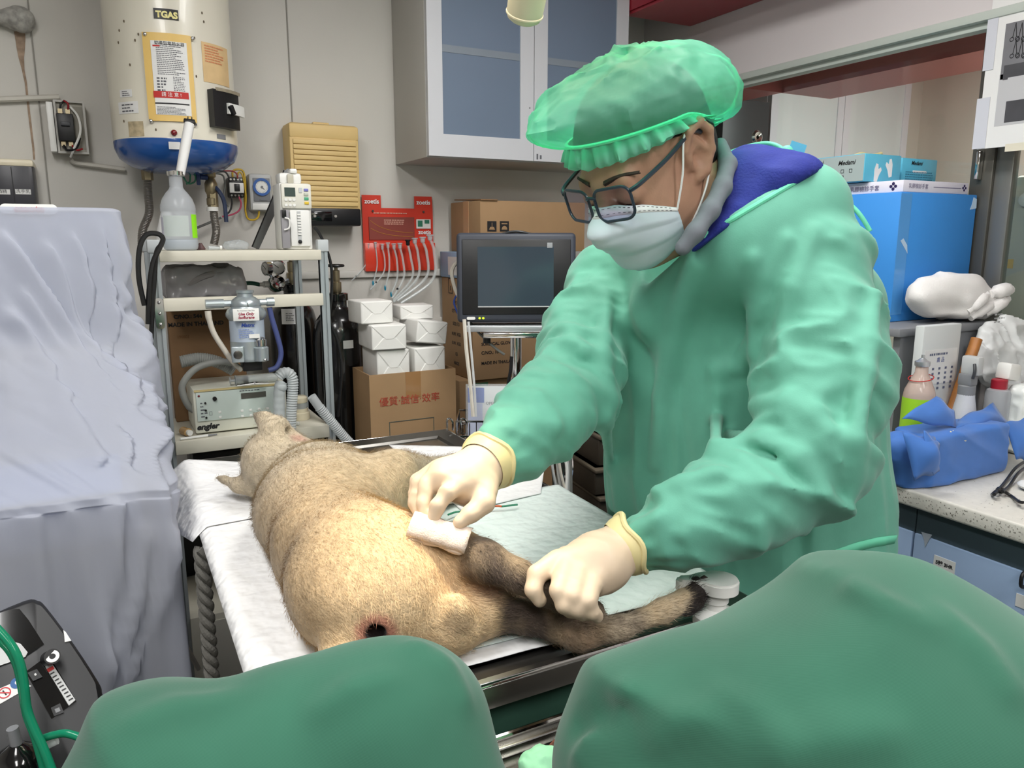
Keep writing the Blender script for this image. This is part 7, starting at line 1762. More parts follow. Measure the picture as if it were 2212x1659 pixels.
# the cover: a sheet lofted from the screen over the console down to the floor
mat('cover_cloth', (198, 202, 215), 0.55, translucent=0.22, thin=0.30, bump=0.1, bscale=25, sheen=0.2)
def sect(x0, x1, yf, yb, rad, n=72):
    """one closed plan section, front side first"""
    pl = rrect(x1 - x0, yb - yf, rad, 8, (x0 + x1) / 2, (yf + yb) / 2); L = [0]
    q = pl + [pl[0]]
    for a, b in zip(q[:-1], q[1:]): L.append(L[-1] + math.dist(a, b))
    out = []; j = 0
    for i in range(n):
        l = L[-1] * i / n
        while L[j + 1] < l: j += 1
        f = (l - L[j]) / max(1e-9, L[j + 1] - L[j]); out.append((q[j][0] + (q[j + 1][0] - q[j][0]) * f, q[j][1] + (q[j + 1][1] - q[j][1]) * f))
    return out
N = 300
levels = [(zmT + 0.004, UX0 + .05, UX1 - .05, 1.885, 1.925, .018), (zmT + 0.002, UX0 - .005, UX1 - 0.002, 1.863, 1.94, .03), (zmT - 0.03, UX0 - .01, UX1 + .004, 1.860, 1.945, .03), (zmB + 0.10, UX0 - .01, UX1 + 0.012, 1.855, 1.955, .035),
          (zmB, UX0 - .01, UX1 + .020, 1.835, 1.965, .04), (zmB - 0.08, UX0 - .01, UX1 + .030, 1.74, 1.97, .05), (1.03, UX0 - .01, UX1 + .045, 1.60, 1.98, .06), (0.975, UX0 - .01, UX1 + .05, 1.515, 1.985, .05), (0.955, UX0 - .01, UX1 + .052, 1.500, 1.99, .05),
          (0.90, UX0 - .01, UX1 + .050, 1.495, 2.0, .05), (0.6, UX0 - .01, UX1 + .052, 1.49, 2.0, .06), (0.40, UX0 - .01, UX1 + .060, 1.50, 2.0, .07), (0.30, UX0 - .01, UX1 + .06, 1.52, 2.0, .07), (0.20, UX0 - .01, UX1 + .0, 1.55, 1.99, .07)]
secs = [np.array([(x, y, lv[0]) for x, y in sect(lv[1], lv[2], lv[3], lv[4], lv[5], N)]) for lv in levels]
rowsC = cr([s_.ravel() for s_ in secs], 11)
def cy(py): return 1.85 if py < 740 else (1.85 - (py - 740) / 280 * .35 if py < 1020 else 1.495)
CR = [([(at(x, y, Y=cy(y)).x, at(x, y, Y=cy(y)).z) for x, y in p_], A_r, w_r) for p_, A_r, w_r in (
    (((0, 520), (60, 620), (130, 760), (190, 860), (260, 1000)), .030, .014), (((0, 690), (60, 800), (130, 920), (190, 1010)), .028, .014), (((85, 540), (130, 640), (170, 760), (250, 900), (330, 960)), .026, .012),
    (((150, 520), (165, 620), (180, 720), (230, 830)), .022, .010), (((205, 480), (210, 560), (215, 680), (235, 800), (255, 860)), .026, .012), (((250, 470), (262, 560), (262, 660)), .018, .010), (((285, 700), (300, 860), (330, 1000), (350, 1200)), .02, .012),
    (((250, 1090), (235, 1250), (215, 1430)), .016, .012), (((310, 1150), (300, 1300), (225, 1450)), .02, .014), (((370, 1150), (330, 1350), (280, 1450)), .02, .014), (((30, 640), (90, 740), (160, 870), (230, 960)), .018, .008))]
G = []; nr = len(rowsC)
for k, r in enumerate(rowsC):
    R_ = r.reshape(N, 3).astype(np.float32)
    c = R_.mean(0); out = R_ - c; out[:, 2] = 0; out /= np.maximum(np.linalg.norm(out, axis=1), 1e-6)[:, None]
    z = R_[:, 2]
    # folds run diagonally from the screen's far corner to the console's near corner
    S = np.stack([R_[:, 0] * 1.0 + z * 0.55 * (z > 0.95) + (R_[:, 1]) * 0.7, z * 0.10, R_[:, 1] * 0.3], 1).astype(np.float32)
    dsp = (0.30 - np.abs(vnoise(S, 15, 4))) * 0.075 + (0.3 - np.abs(vnoise(S, 32, 8))) * 0.030
    fade = np.interp(z, [0.2, 0.9, 1.0, zmB - .05, zmB + 0.12, zmT - 0.03, zmT], [1.0, 0.35, 0.6, 1.0, 0.55, 0.1, 0.0])
    fade = fade * np.where((R_[:, 1] > 1.9), 0.4, 1.0)
    side = np.clip((R_[:, 0] - (UX1 - 0.04)) / 0.06, 0, 1)
    fr_ = R_[:, 1] < 1.895
    for pl_, A_r, w_r in CR:
        dmin = np.full(len(R_), 9.0)
        for (ax_, az_), (bx_, bz_) in zip(pl_[:-1], pl_[1:]):
            ex, ez = bx_ - ax_, bz_ - az_; tt_ = np.clip(((R_[:, 0] - ax_) * ex + (z - az_) * ez) / (ex * ex + ez * ez), 0, 1)
            dmin = np.minimum(dmin, np.hypot(R_[:, 0] - ax_ - tt_ * ex, z - az_ - tt_ * ez))
        dsp = dsp + A_r * np.exp(-(dmin / w_r) ** 2) * fr_ / np.maximum(fade, .3)
    R_ = R_ + out * (np.maximum(dsp, -0.006) * fade)[:, None]
    lim = UX1 + 0.042 - np.maximum(0, R_[:, 1] - 1.5) * 0.32
    R_[:, 0] = np.where((z < 1.06), np.minimum(R_[:, 0], np.interp(z, [.9, 1.06], [0, .06]) + lim), R_[:, 0])
    G.append([Vector(p.tolist()) for p in R_])
topc = [Vector((p.x * 0.98 - 0.005, 1.905, zmT + 0.005)) for p in G[0]]
cvr = W(build('cloth_cover', MB().grid([topc] + G, cv=True), 'cover_cloth', us, smooth=180)); cvr['label'] = 'translucent white dust cover with diagonal folds'
# ------------------------------------------------------------------ oxygen concentrator, lower left
oc = thing('oxygen_concentrator', 'black oxygen concentrator with a flow meter in the lower left corner', 'machine', (0, 0, 0))
OD = 1.10
o0 = at(95, 1420, D=OD)
fxo = (at(215, 1480, D=OD) - at(60, 1290, D=OD))                       # its front edge slants down to the right
ocn = (Vector((0, 0, CAMH)) - o0).normalized() * 0.75 + Vector((0, -0.1, 0.35)); ocn.normalize()
_x = (at(215, 1480, D=OD) - at(60, 1290, D=OD)); _x -= ocn * _x.dot(ocn); _x.normalize(); _y = ocn.cross(_x)
OM = Matrix.Identity(4)
for i in range(3): OM[i][0] = _x[i]; OM[i][1] = _y[i]; OM[i][2] = ocn[i]; OM[i][3] = o0[i]
mat('oc_black', (26, 27, 30), 0.42, var=0.1, vscale=12); mat('oc_gloss', (10, 10, 11), 0.08, coat=0.6)
s1 = OD / FPX
def oc_poly(pts): # pixel outline -> panel plane coordinates
    I = OM.inverted(); res = []
    for x, y in pts:
        r = ray(x, y); o_ = Vector((0, 0, CAMH)); n_ = OM.to_3x3() @ Vector((0, 0, 1)); t = (OM.translation - o_).dot(n_) / r.dot(n_); q = I @ (o_ + r * t); res.append((q.x, q.y))
    return res
outl = [(-160, 1400), (-60, 1340), (50, 1291), (80, 1290), (100, 1305), (160, 1385), (212, 1465), (221, 1490), (222, 1530), (180, 1600), (120, 1700), (-160, 1760)]
pl = oc_poly(outl); pl = [tuple(p[:2]) for p in cr([(a, b) for a, b in pl], 3, True)]
if sum(a[0] * b[1] - b[0] * a[1] for a, b in zip(pl, pl[1:] + pl[:1])) < 0: pl = pl[::-1]
nd = 1 if (OM.to_3x3() @ Vector((0, 0, 1))).dot(Cv) > 0 else -1
mo = MB(); cxm = sum(p[0] for p in pl) / len(pl); cym = sum(p[1] for p in pl) / len(pl)
sh_ = lambda f: [(cxm + (p[0] - cxm) * f, cym + (p[1] - cym) * f) for p in pl]
ringsO = [[(x, y, z * nd) for x, y in sh_(f)] for f, z in ((0.0, 0.0), (0.90, 0.0), (0.97, -0.006), (1.0, -0.02), (0.98, -0.06), (0.9, -0.16), (0.0, -0.16))]
mo.grid(ringsO, cv=True, M=OM, flip=(nd < 0))
W(build('housing', mo, 'oc_black', oc))
def oc_panel(name, pts, z0, z1, m):
    q = oc_poly(pts)
    if sum(a[0] * b[1] - b[0] * a[1] for a, b in zip(q, q[1:] + q[:1])) < 0: q = q[::-1]
    return W(build(name, MB().prism(q, min(z0, z1) * 1.0 if nd > 0 else -max(z0, z1), max(z0, z1) if nd > 0 else -min(z0, z1), OM), m, oc))
oc_panel('gloss_panel', [(-120, 1365), (20, 1318), (42, 1316), (62, 1340), (95, 1392), (60, 1415), (-120, 1490)], -0.002, 0.002, 'oc_gloss')
oc_panel('maker_label', [(-120, 1400), (20, 1384), (45, 1392), (60, 1410), (55, 1420), (-120, 1480)], 0.0021, 0.003, 'pale_grey')
oc_panel('flow_recess', [(55, 1452), (105, 1415), (165, 1515), (112, 1553)], -0.001, 0.0015, 'oc_gloss')
oc_panel('flow_meter', [(98, 1442), (112, 1434), (163, 1514), (149, 1526)], 0.0015, 0.006, 'pale_grey')
mk = MB()
oc_panel('flow_scale_red', [(101, 1448), (114, 1441), (118, 1447), (105, 1455)], 0.0061, 0.007, 'red_ink')
for k in range(9):
    f = k / 8; a = (108 + 40 * f, 1458 + 56 * f)
    oc_panel('flow_mark', [(a[0], a[1]), (a[0] + 9, a[1] - 5), (a[0] + 10.5, a[1] - 3), (a[0] + 1.5, a[1] + 2)], 0.0061, 0.0068, 'black_ink')
kq = oc_poly([(115, 1430)])[0]
W(build('flow_knob', MB().cyl((kq[0] - 0.008, kq[1] - 0.002, 0.002 * nd), (kq[0], kq[1], 0.03 * nd), 0.0105, n=20, M=OM), 'black_plastic', oc))
W(build('knob_end', MB().lathe([(0.004, 0), (0.0085, 0), (0.0085, 0.001 * nd), (0.004, 0.001 * nd), (0.004, 0)], 20, OM @ Matrix.Translation((kq[0], kq[1], 0.0301 * nd)), caps=False), 'white_plastic', oc))
oc_panel('power_switch', [(60, 1455), (80, 1447), (92, 1464), (72, 1473)], 0.0015, 0.005, 'oc_black')
oc_panel('switch_dot', [(74, 1458), (78, 1456), (80, 1460), (76, 1462)], 0.0051, 0.0058, 'white_ink')
oc_panel('socket', [(110, 1530), (130, 1520), (138, 1540), (117, 1548)], 0.0015, 0.003, 'oc_black')
oc_panel('socket_mark', [(118, 1533), (128, 1529), (131, 1537), (121, 1541)], 0.0031, 0.0036, 'mid_grey')
oc_panel('sign_strip', [(-120, 1540), (40, 1470), (68, 1482), (-120, 1590)], 0.0002, 0.0012, 'white_paper')
for (x, y, c_, nm) in ((36, 1476, (36, 90, 150), 'blue_sign'), (10, 1497, (196, 40, 48), 'red_sign')):
    q = oc_poly([(x, y)])[0]; SMx = OM @ Matrix.Translation((q[0], q[1], 0.0013 * nd))
    if nm == 'blue_sign':
        W(build(nm, MB().lathe([(0, 0), (0.0075, 0), (0.0075, 0.0006 * nd), (0, 0.0006 * nd)], 24, SMx, caps=False), mat(nm, c_, 0.5), oc)); W(build('sign_figure', MB().sph((0.0, 0.001, 0.0007 * nd), (0.003, 0.003, 0.0004), SMx, 8), 'white_ink', oc))
    else:
        W(build(nm, MB().lathe([(0.0062, 0), (0.0076, 0), (0.0076, 0.0006 * nd), (0.0062, 0.0006 * nd), (0.0062, 0)], 24, SMx, caps=False).bx(-0.0068, 0.0068, -0.0007, 0.0007, 0, 0.0006 * nd, SMx @ Matrix.Rotation(0.8, 4, 'Z')), mat(nm, c_, 0.5), oc))
        W(build('sign_figure', MB().bx(-0.004, 0.004, -0.0008, 0.0008, 0, 0.0004 * nd, SMx), 'black_ink', oc))
oc_panel('paper_scrap', [(137, 1362), (142, 1366), (154, 1385), (140, 1388), (139, 1375)], 0.0, 0.0025, 'white_paper')
W(build('base_stand', MB().bx(o0.x - 0.16, o0.x - 0.04, o0.y - 0.06, o0.y + 0.10, 0.001, o0.z - 0.16, bev=0.01), 'oc_black', oc))
# humidifier bottle hanging on the machine
hb_ = at(40, 1640, D=0.98)
hu = thing('humidifier_bottle', 'clear humidifier bottle with a black cap under the concentrator panel', 'bottle', hb_ - Vector((0, 0, 0.10)))
build('clear_jar', MB().lathe([(0.025, 0), (0.03, 0.003), (0.031, 0.07), (0.03, 0.074)], 28), mat('jar_dark', (50, 52, 54), 0.08, thin=0.4, spec=0.7), hu)
build('cap', MB().lathe([(0.031, 0.072), (0.032, 0.082), (0.030, 0.098), (0.022, 0.112), (0.010, 0.120), (0.008, 0.122)], 28), 'black_gloss', hu)
build('stem', MB().cyl((0, 0, 0.12), (-0.002, 0, 0.145), 0.007, n=12), 'mid_grey', hu)
build('side_spout', MB().cyl((0.012, -0.004, 0.105), (0.045, -0.01, 0.118), 0.005, n=10), 'clear_tube', hu)
film('green_hose', (70, 196, 150), 0.12, 0.1)
mat('tube_green', (30, 150, 112), 0.15, thin=0.35)
for k, (pts, r, lab) in enumerate(((((-20, 1345), (20, 1388), (42, 1430), (52, 1480), (58, 1530), (72, 1570), (95, 1620), (118, 1680)), 0.0055, 'green oxygen tubing hanging over the black concentrator'),
                                  (((-20, 1375), (12, 1398), (34, 1436), (45, 1485), (56, 1545), (76, 1600), (100, 1690)), 0.004, 'second thinner green tubing beside the first over the concentrator'),
                                  (((92, 1595), (115, 1588), (140, 1584), (165, 1590), (190, 1600)), 0.005, 'green tubing running from the humidifier behind the green sleeve'))):
    P = [at(x, y, D=0.95 + (0.0, 0.018, 0.03)[k]) for x, y in pts]
    tag(build('oxygen_tubing', MB().tube([tuple(p) for p in cr([tuple(p) for p in P], 8)], r, 10), 'tube_green'), lab, 'tubing', 'green oxygen tubes')
# clutter at the foot of the cart seen beside the cover
wire('mains_cable', 'pale cable on the floor behind the covered machine', ((402, 1395), (415, 1420), (430, 1446)), 0.006, 'hose_white', 2.0, 'floor cables', 'cable')
# ------------------------------------------------------------------ second person, close to the camera: only the dark green scrubs show
mat('scrubs', (44, 97, 77), 0.9, var=0.16, vscale=7, weave=0.10, bscale=900, bdist=0.0005, sheen=0.2)
P2 = thing('person', 'person in dark green scrubs bending in the foreground, head out of frame', 'person', (0.28, 0.30, 0.0))
DF = 0.62
def B(px, py, D, rpx): return (at(px, py, D=D), rpx * D / FPX)
left = [B(360, 1690, .60, 200), B(600, 1665, .61, 210), B(820, 1605, .62, 205), B(885, 1572, .63, 190)]
leftdown = [B(885, 1572, .63, 190), B(930, 1800, .60, 205), B(980, 2100, .58, 190)]
lefttail = [B(360, 1690, .60, 200), B(420, 2100, .58, 190)]
right = [B(1392, 1665, .64, 212), B(1620, 1680, .62, 290), B(1880, 1610, .62, 345), B(2120, 1700, .60, 330)]
rightdown = [B(1500, 1680, .62, 240), B(1620, 2050, .58, 260), B(1900, 2300, .56, 330), B(2300, 2000, .56, 330)]
bridge = [B(980, 2100, .58, 190), B(1300, 2320, .56, 260), B(1700, 2250, .56, 300)]
SR_ = []
def scrub(P):
    d = chain(P, left, 0.03)
    for c, k in ((leftdown, .03), (lefttail, .03), (bridge, .04)): d = smin(d, chain(P, c, .04), k)
    r = chain(P, right, 0.07); r = smin(r, chain(P, rightdown, .06), .06)
    r = smin(r, s_ell(P, at(1935, 1345, D=.63), (.030, .040, .038)), .07)
    d = smin(d, r, 0.03)
    d = smax(d, -s_box(P, (.47, .93, .4), (.45, .41, .43), 0.0), .01)
    S = np.stack([P @ v3((.5, .2, .8)), (P @ v3((.8, -.4, .0))) * .3, (P @ v3((0, .9, -.3))) * .6], 1).astype(np.float32)
    return add_ridges(d + (np.abs(vnoise(S, 14, 3)) - .3) * 0.016 + vnoise(P, 9, 5) * 0.008, P, SR_)
def scrub_pt(px, py):
    ts = np.linspace(.35, .9, 400).astype(np.float32); P = np.array([0, 0, CAMH], np.float32) + ts[:, None] * v3(ray(px, py)); v = scrub(P); k = np.argmax(v < 0)
    return Vector(P[k].tolist()) if v[k] < 0 and k > 0 else None
_s = []
for pp_, r0, k_ in ((((1250, 1640), (1285, 1565), (1345, 1500)), .004, .02), (((1560, 1500), (1620, 1530), (1690, 1590)), .003, .018), (((2040, 1330), (2110, 1400), (2180, 1490)), .004, .022), (((1850, 1275), (1920, 1310), (2010, 1350)), .003, .02), (((1700, 1640), (1800, 1600), (1900, 1590)), .004, .03),
                    (((700, 1530), (760, 1490), (830, 1470)), .003, .02), (((900, 1400), (960, 1440), (1000, 1510)), .004, .02), (((300, 1560), (380, 1530), (480, 1520)), .003, .025), (((1250, 1570), (1300, 1540), (1350, 1540)), .006, -.02), (((1420, 1600), (1460, 1560), (1520, 1545)), .003, .02)):
    q = [scrub_pt(x, y) for x, y in pp_]
    if all(p is not None for p in q): _s.append(([(p, r0 if 0 < i < len(q) - 1 else r0 * .4) for i, p in enumerate(q)], k_))
SR_ += _s
pts_ = [p for c in (left, leftdown, lefttail, right, rightdown, bridge) for p in c]
W(organic('scrub_top', scrub, [min(p[i] - r for p, r in pts_) - .02 for i in range(3)], [max(p[i] + r for p, r in pts_) + .02 for i in range(3)], 0.006, _mats['scrubs'], P2, 2))
for px in (1000, 1900):
    c0 = at(px, 2200, D=.57); W(build('trouser_leg', MB().tube([c0, Vector((c0.x, c0.y - 0.06, 0.45)), Vector((c0.x, c0.y - 0.08, 0.05))], [.10, .085, .07], 18), 'scrubs', P2))
    W(build('shoe', MB().sph((c0.x, c0.y - 0.04, 0.045), (.05, .13, .045), n=14), 'shoe', P2))
# ------------------------------------------------------------------ things on the worktop
def bxY(px0, px1, Yf, py=500): return at(px0, py, Y=Yf).x, at(px1, py, Y=Yf).x
YB = 1.38
x0, x1 = bxY(1940, 2103, YB); zt0 = at(1960, 415, Y=YB).z
bb = thing('blue_carton', 'bright blue carton standing on the riser under the glove boxes', 'carton', (x0, YB, RZ_ + 0.0005))
mat('box_blue', (62, 146, 226), 0.5, var=0.03)
build('box', MB().bx(0, x1 - x0, 0, 0.34, 0, zt0 - RZ_, bev=0.003), 'box_blue', bb)
build('clear_tape', MB().bx(-0.0006, 0.045, -0.0006, 0.0, 0.02, zt0 - RZ_ - 0.004), mat('tape_blue', (84, 160, 230), 0.12, spec=0.8), bb)
build('white_scuff', MB().prism([(0, 0), (0.03, 0.004), (0.028, 0.03), (0.012, 0.035), (0.006, 0.012)], 0, 0.0005, FRONT(x1 - x0 - 0.03, -0.0002, zt0 - RZ_ - 0.042)), mat('scuff', (190, 216, 240), 0.6), bb)
build('white_scuff', MB().prism([(0, 0), (0.02, -0.02), (0.035, -0.035), (0.03, -0.012), (0.012, 0.006)], 0, 0.0005, FRONT(0.012, -0.0009, zt0 - RZ_ - 0.13)), 'scuff', bb)
xa, xb = bxY(1945, 2085, YB); zt1 = at(1960, 388, Y=YB).z
gb = thing('flat_glove_carton', 'flat white glove carton with purple marks lying on the blue carton', 'carton', (xa, YB + 0.004, zt0 + 0.0008))
hh = zt1 - zt0 - 0.001
build('box', MB().bx(0, xb - xa, 0, 0.33, 0, hh, bev=0.002), mat('carton_white', (226, 224, 236), 0.55), gb)
text('lettering', '乳膠檢診手套', 0.014, FRONT((xb - xa) * 0.22, -0.001, hh * 0.5), mat('purple_ink', (96, 90, 130), 0.6), gb)
text('lettering', '乳膠檢診手套', 0.016, LEFTF(-0.001, 0.12, hh * 0.4), _mats['purple_ink'], gb)
build('printed_line', MB().bx((xb - xa) * 0.45, (xb - xa) * 0.88, -0.0006, 0.0, hh * 0.5 - 0.0008, hh * 0.5 + 0.0008), 'purple_ink', gb)
for x, z, s_ in (((xb - xa) * 0.93, hh * 0.55, 0.006),):
    for a in range(4): build('emblem', MB().cyl((x + s_ * math.cos(a * math.pi / 2), -0.0008, z + s_ * math.sin(a * math.pi / 2)), (x + s_ * math.cos(a * math.pi / 2), 0.0, z + s_ * math.sin(a * math.pi / 2)), s_ * 0.6, n=10), mat('dk_purple', (44, 34, 84), 0.6), gb)
for a in range(4): build('emblem', MB().cyl((-0.0008, 0.03 + 0.007 * math.cos(a * math.pi / 2), hh * 0.5 + 0.007 * math.sin(a * math.pi / 2)), (0.0, 0.03 + 0.007 * math.cos(a * math.pi / 2), hh * 0.5 + 0.007 * math.sin(a * math.pi / 2)), 0.0045, n=10), 'dk_purple', gb)
YG = 1.49
mat('glovebox_blue', (96, 190, 220), 0.4); mat('glovebox_grey', (164, 178, 178), 0.5)
for k, (pa, pb_, lab) in enumerate(((1856, 1934, 'blue glove box with a picture of gloved hands, topmost at the left'), (1936, 2011, 'blue glove box with black print, topmost at the right'))):
    xa, xb = bxY(pa, pb_, YG if k == 0 else YG + 0.03); zb_ = zt1 + 0.0015; ztp = at(1900, 333, Y=YG).z
    g = thing('glove_box', lab, 'box', (xa, YG if k == 0 else YG + 0.03, zb_), group='glove boxes')
    ww, h_ = xb - xa - 0.002, ztp - zb_
    build('box', MB().bx(0, ww, 0, 0.2, 0, h_, bev=0.002), 'glovebox_blue', g)
    if k == 0:
        build('grey_side', MB().bx(-0.0008, 0.0, 0.002, 0.198, 0.002, h_ - 0.002), 'glovebox_grey', g)
        text('lettering', 'Medami', 0.018, LEFTF(-0.0014, 0.06, h_ * 0.72), _mats['black_ink'], g, bold=0.0004, shear=0.3)
        text('lettering', 'Medami', 0.018, LEFTF(-0.0014, 0.17, h_ * 0.80), _mats['black_ink'], g, bold=0.0004, shear=0.3)
        for i in range(5): build('tick_box', ring(MB(), -0.005, 0.005, -0.005, 0.005, -0.0004, 0.0004, 0.001), 'black_ink', g).matrix_local = Matrix.Translation((-0.0012, 0.10 - 0.028 * (i % 3), h_ * (0.42 - 0.22 * (i // 3)))) @ Matrix.Rotation(-math.pi / 2, 4, 'Z')
        for sx, cx_, cz_ in ((1, ww * 0.35, h_ * 0.35), (-1, ww * 0.68, h_ * 0.55)):
            hp_ = [(-0.012, -0.025), (0.0, -0.028), (0.008, -0.008), (0.018, 0.006), (0.014, 0.014), (0.004, 0.008), (0.002, 0.022), (-0.006, 0.024), (-0.012, 0.008)]
            build('hand_picture', MB().prism([(sx * a, b) for a, b in (hp_ if sx > 0 else hp_[::-1])], 0, 0.0005, FRONT(cx_, -0.0002, cz_)), 'white_ink', g)
        build('glove_tip', MB().tube(cr([(ww * 0.1, 0.05, h_ - 0.002), (ww * 0.3, 0.05, h_ + 0.006), (ww * 0.6, 0.05, h_ + 0.003), (ww * 0.85, 0.05, h_ + 0.010)], 5), [0.004] * 8 + [0.005] * 8, 8), 'glove_cuff', g)
    else:
        text('lettering', 'Medami', 0.016, FRONT(ww * 0.4, -0.001, h_ * 0.82), _mats['black_ink'], g, bold=0.0004, shear=0.3)
        pr = MB(); scribble(pr, FRONT(ww * 0.5, -0.001, h_ * 0.3), ww * 0.8, h_ * 0.45, 5, 4); build('small_print', pr, mat('teal_ink', (60, 130, 160), 0.6), g, 0)['kind'] = 'stuff'
        build('printed_pill', MB().prism(rrect(ww * 0.4, 0.007, 0.003), 0, 0.0005, FRONT(ww * 0.5, -0.0002, h_ * 0.5)), 'white_ink', g)
# printed sheet taped on the window frame
XS = RX - 0.006
cA, cB = at(2142, 30, X=XS), at(2118, 322, X=XS); yr = at(2290, 200, X=XS).y
ps = thing('printed_sheet', 'white printed sheet with instrument photos taped up at the right edge', 'sheet', (XS, cA.y, cB.z))
hgt = cA.z - cB.z
build('paper', MB().bx(-0.0005, 0.0005, yr - cA.y, 0.0, 0.0, hgt + 0.04), 'white_paper', ps)
def sheet_rect(name, p0, p1, off, m, mb=None):
    a, b = at(*p0, X=XS) - ps.location, at(*p1, X=XS) - ps.location
    return build(name, MB().bx(-off - 0.0004, -off, min(a.y, b.y), max(a.y, b.y), min(a.z, b.z), max(a.z, b.z)), m, ps)
mat('photo_grey', (118, 118, 122), 0.5, var=0.12, vscale=20); mat('photo_dark', (70, 70, 74), 0.5, var=0.15, vscale=20); mat('photo_pale', (190, 190, 192), 0.5)
sheet_rect('photo', (2174, 52), (2290, 150), 0.0006, 'photo_grey'); sheet_rect('photo_edge', (2170, 142), (2290, 152), 0.0011, 'photo_dark')
sheet_rect('photo', (2160, 162), (2290, 256), 0.0006, 'photo_pale'); sheet_rect('photo_tray', (2176, 205), (2290, 250), 0.0011, 'photo_dark'); sheet_rect('photo_cloth', (2178, 168), (2290, 202), 0.0014, 'photo_pale')
for k in range(4):
    for row in (0, 1):
        px_, py_ = 2192 + 13 * k, 84 + 36 * row
        c_ = at(px_, py_, X=XS) - ps.location
        m_ = MB()
        for dy_ in (-0.007, 0.007):
            m_.tube([(-0.0016, c_.y + dy_ + 0.005 * math.cos(a * math.pi / 5), c_.z + 0.005 * math.sin(a * math.pi / 5)) for a in range(10)], 0.0008, 4, closed=True)
            m_.tube([(-0.0016, c_.y + dy_ * 0.7, c_.z + 0.005), (-0.0016, c_.y, c_.z + 0.04)], 0.0008, 4)
        build('pictured_scissors', m_, 'black_ink', ps)
for p0, p1 in (((2136, 35), (2146, 150)), ((2112, 214), (2128, 320))): sheet_rect('tape_strip', p0, p1, 0.0016, mat('tape_pale', (206, 208, 216), 0.35))
t_ = at(2172, 318, X=XS); t2_ = at(2290, 310, X=XS)
build('masking_tape', MB().bx(-0.002, -0.0012, t2_.y - cA.y, t_.y - cA.y, -0.014, 0.006), mat('masking', (222, 216, 196), 0.6), ps)
# towels on the riser
YT = 1.315
tc_ = at(2040, 680, Y=YT); tc_.z = RZ_ + 0.0005
tw_ = thing('towel_bundle', 'bundle of folded white towels lying on the riser', 'towels', tc_)
def f(P):
    d = s_ell(P, (-.02, 0, .075), (.135, .05, .062)); d = smin(d, s_box(P, (.09, .0, .05), (.09, .05, .045), .03), .03)
    d = smin(d, s_ell(P, (.06, .0, .09), (.10, .05, .04)), .03)
    S = np.stack([P[:, 0] * .5 + P[:, 2] * .6, P[:, 1], P[:, 2]], 1).astype(np.float32)
    return np.maximum(d + (np.abs(vnoise(S, 22, 4)) - .3) * .016, -P[:, 2])
organic('towel', f, (-.2, -.085, -.004), (.24, .085, .16), .005, mat('towel', (236, 234, 232), .95, bump=.3, bscale=300), tw_, 1)
for k, (xa_, za_, xb_, zb_, r_x) in enumerate(((.02, .03, .10, .075, .016), (.04, .012, .14, .05, .014), (.10, .02, .2, .06, .018), (.12, .075, .21, .085, .02))):
    build('folded_edge', MB().tube(cr([(xa_, -.05, za_), ((xa_ + xb_) / 2, -.056, (za_ + zb_) / 2 + .006), (xb_, -.05, zb_)], 5), [r_x * .6] * 3 + [r_x] * 5 + [r_x * .7] * 3, 10), 'towel', tw_)
# white plastic bag
bgc = at(2150, 760, Y=1.228); bgc.x += .03; bgc.z = CZ + .0005
bgt = thing('white_plastic_bag', 'crumpled white plastic bag with faint print behind the bottles', 'bag', bgc)
def f(P):
    d = s_ell(P, (.0, .0, .25), (.14, .034, .105)); d = smin(d, s_cone(P, (.04, 0, .05), (.05, 0, .25), .033, .035), .05)
    S = np.stack([P[:, 0] + P[:, 2] * .5, P[:, 1], P[:, 2] * .6], 1).astype(np.float32)
    return np.maximum(d + (np.abs(vnoise(S, 28, 6)) - .3) * .022 + (np.abs(vnoise(S, 60, 7)) - .3) * .006, -P[:, 2])
organic('film', f, (-.2, -.075, -.004), (.22, .075, .40), .005, mat('bag_white', (232, 234, 234), .35, translucent=.15, spec=.5), bgt, 1)
p = at(2192, 690, Y=1.15) - bgc; pr = MB(); scribble(pr, FRONT(p.x, -.04, p.z), .05, .03, 3, 2, .7, .4); build('faint_print', pr, mat('print_pale', (176, 178, 180), .6), bgt, 0)
# calendar carton
YC = 1.205
xa, xb = bxY(1992, 2072, YC, 760); z1_ = at(2030, 703, Y=YC).z
cc_ = thing('calendar_carton', 'pale carton with blue calendar print behind the spray bottle', 'carton', (xa, YC, CZ + .0005), ry=0)
build('box', MB().bx(0, xb - xa, 0, .025, 0, z1_ - CZ, bev=.003), mat('carton_pale', (208, 212, 212), .6), cc_)
zc0, zc1 = at(2030, 828, Y=YC).z - CZ, at(2030, 755, Y=YC).z - CZ
build('label', MB().bx(.012, xb - xa - .01, -.0008, 0, zc0, zc1), 'white_paper', cc_)
text('lettering', '農 品', .014, FRONT((xb - xa) / 2, -.0014, zc1 - .028), _mats['blue_ink'], cc_)
pr = MB(); scribble(pr, FRONT((xb - xa) / 2, -.0012, zc1 - .012), (xb - xa) * .6, .008, 1, 3, .7, .7)
for i in range(5):
    for j in range(5): pr.bx(.024 + i * (xb - xa - .05) / 4 - .004, .024 + i * (xb - xa - .05) / 4 + .004, -.0012, -.0008, zc1 - .05 - j * .013 - .003, zc1 - .05 - j * .013 + .003)
build('calendar_print', pr, mat('slate_ink', (96, 104, 130), .6), cc_, 0)['kind'] = 'stuff'
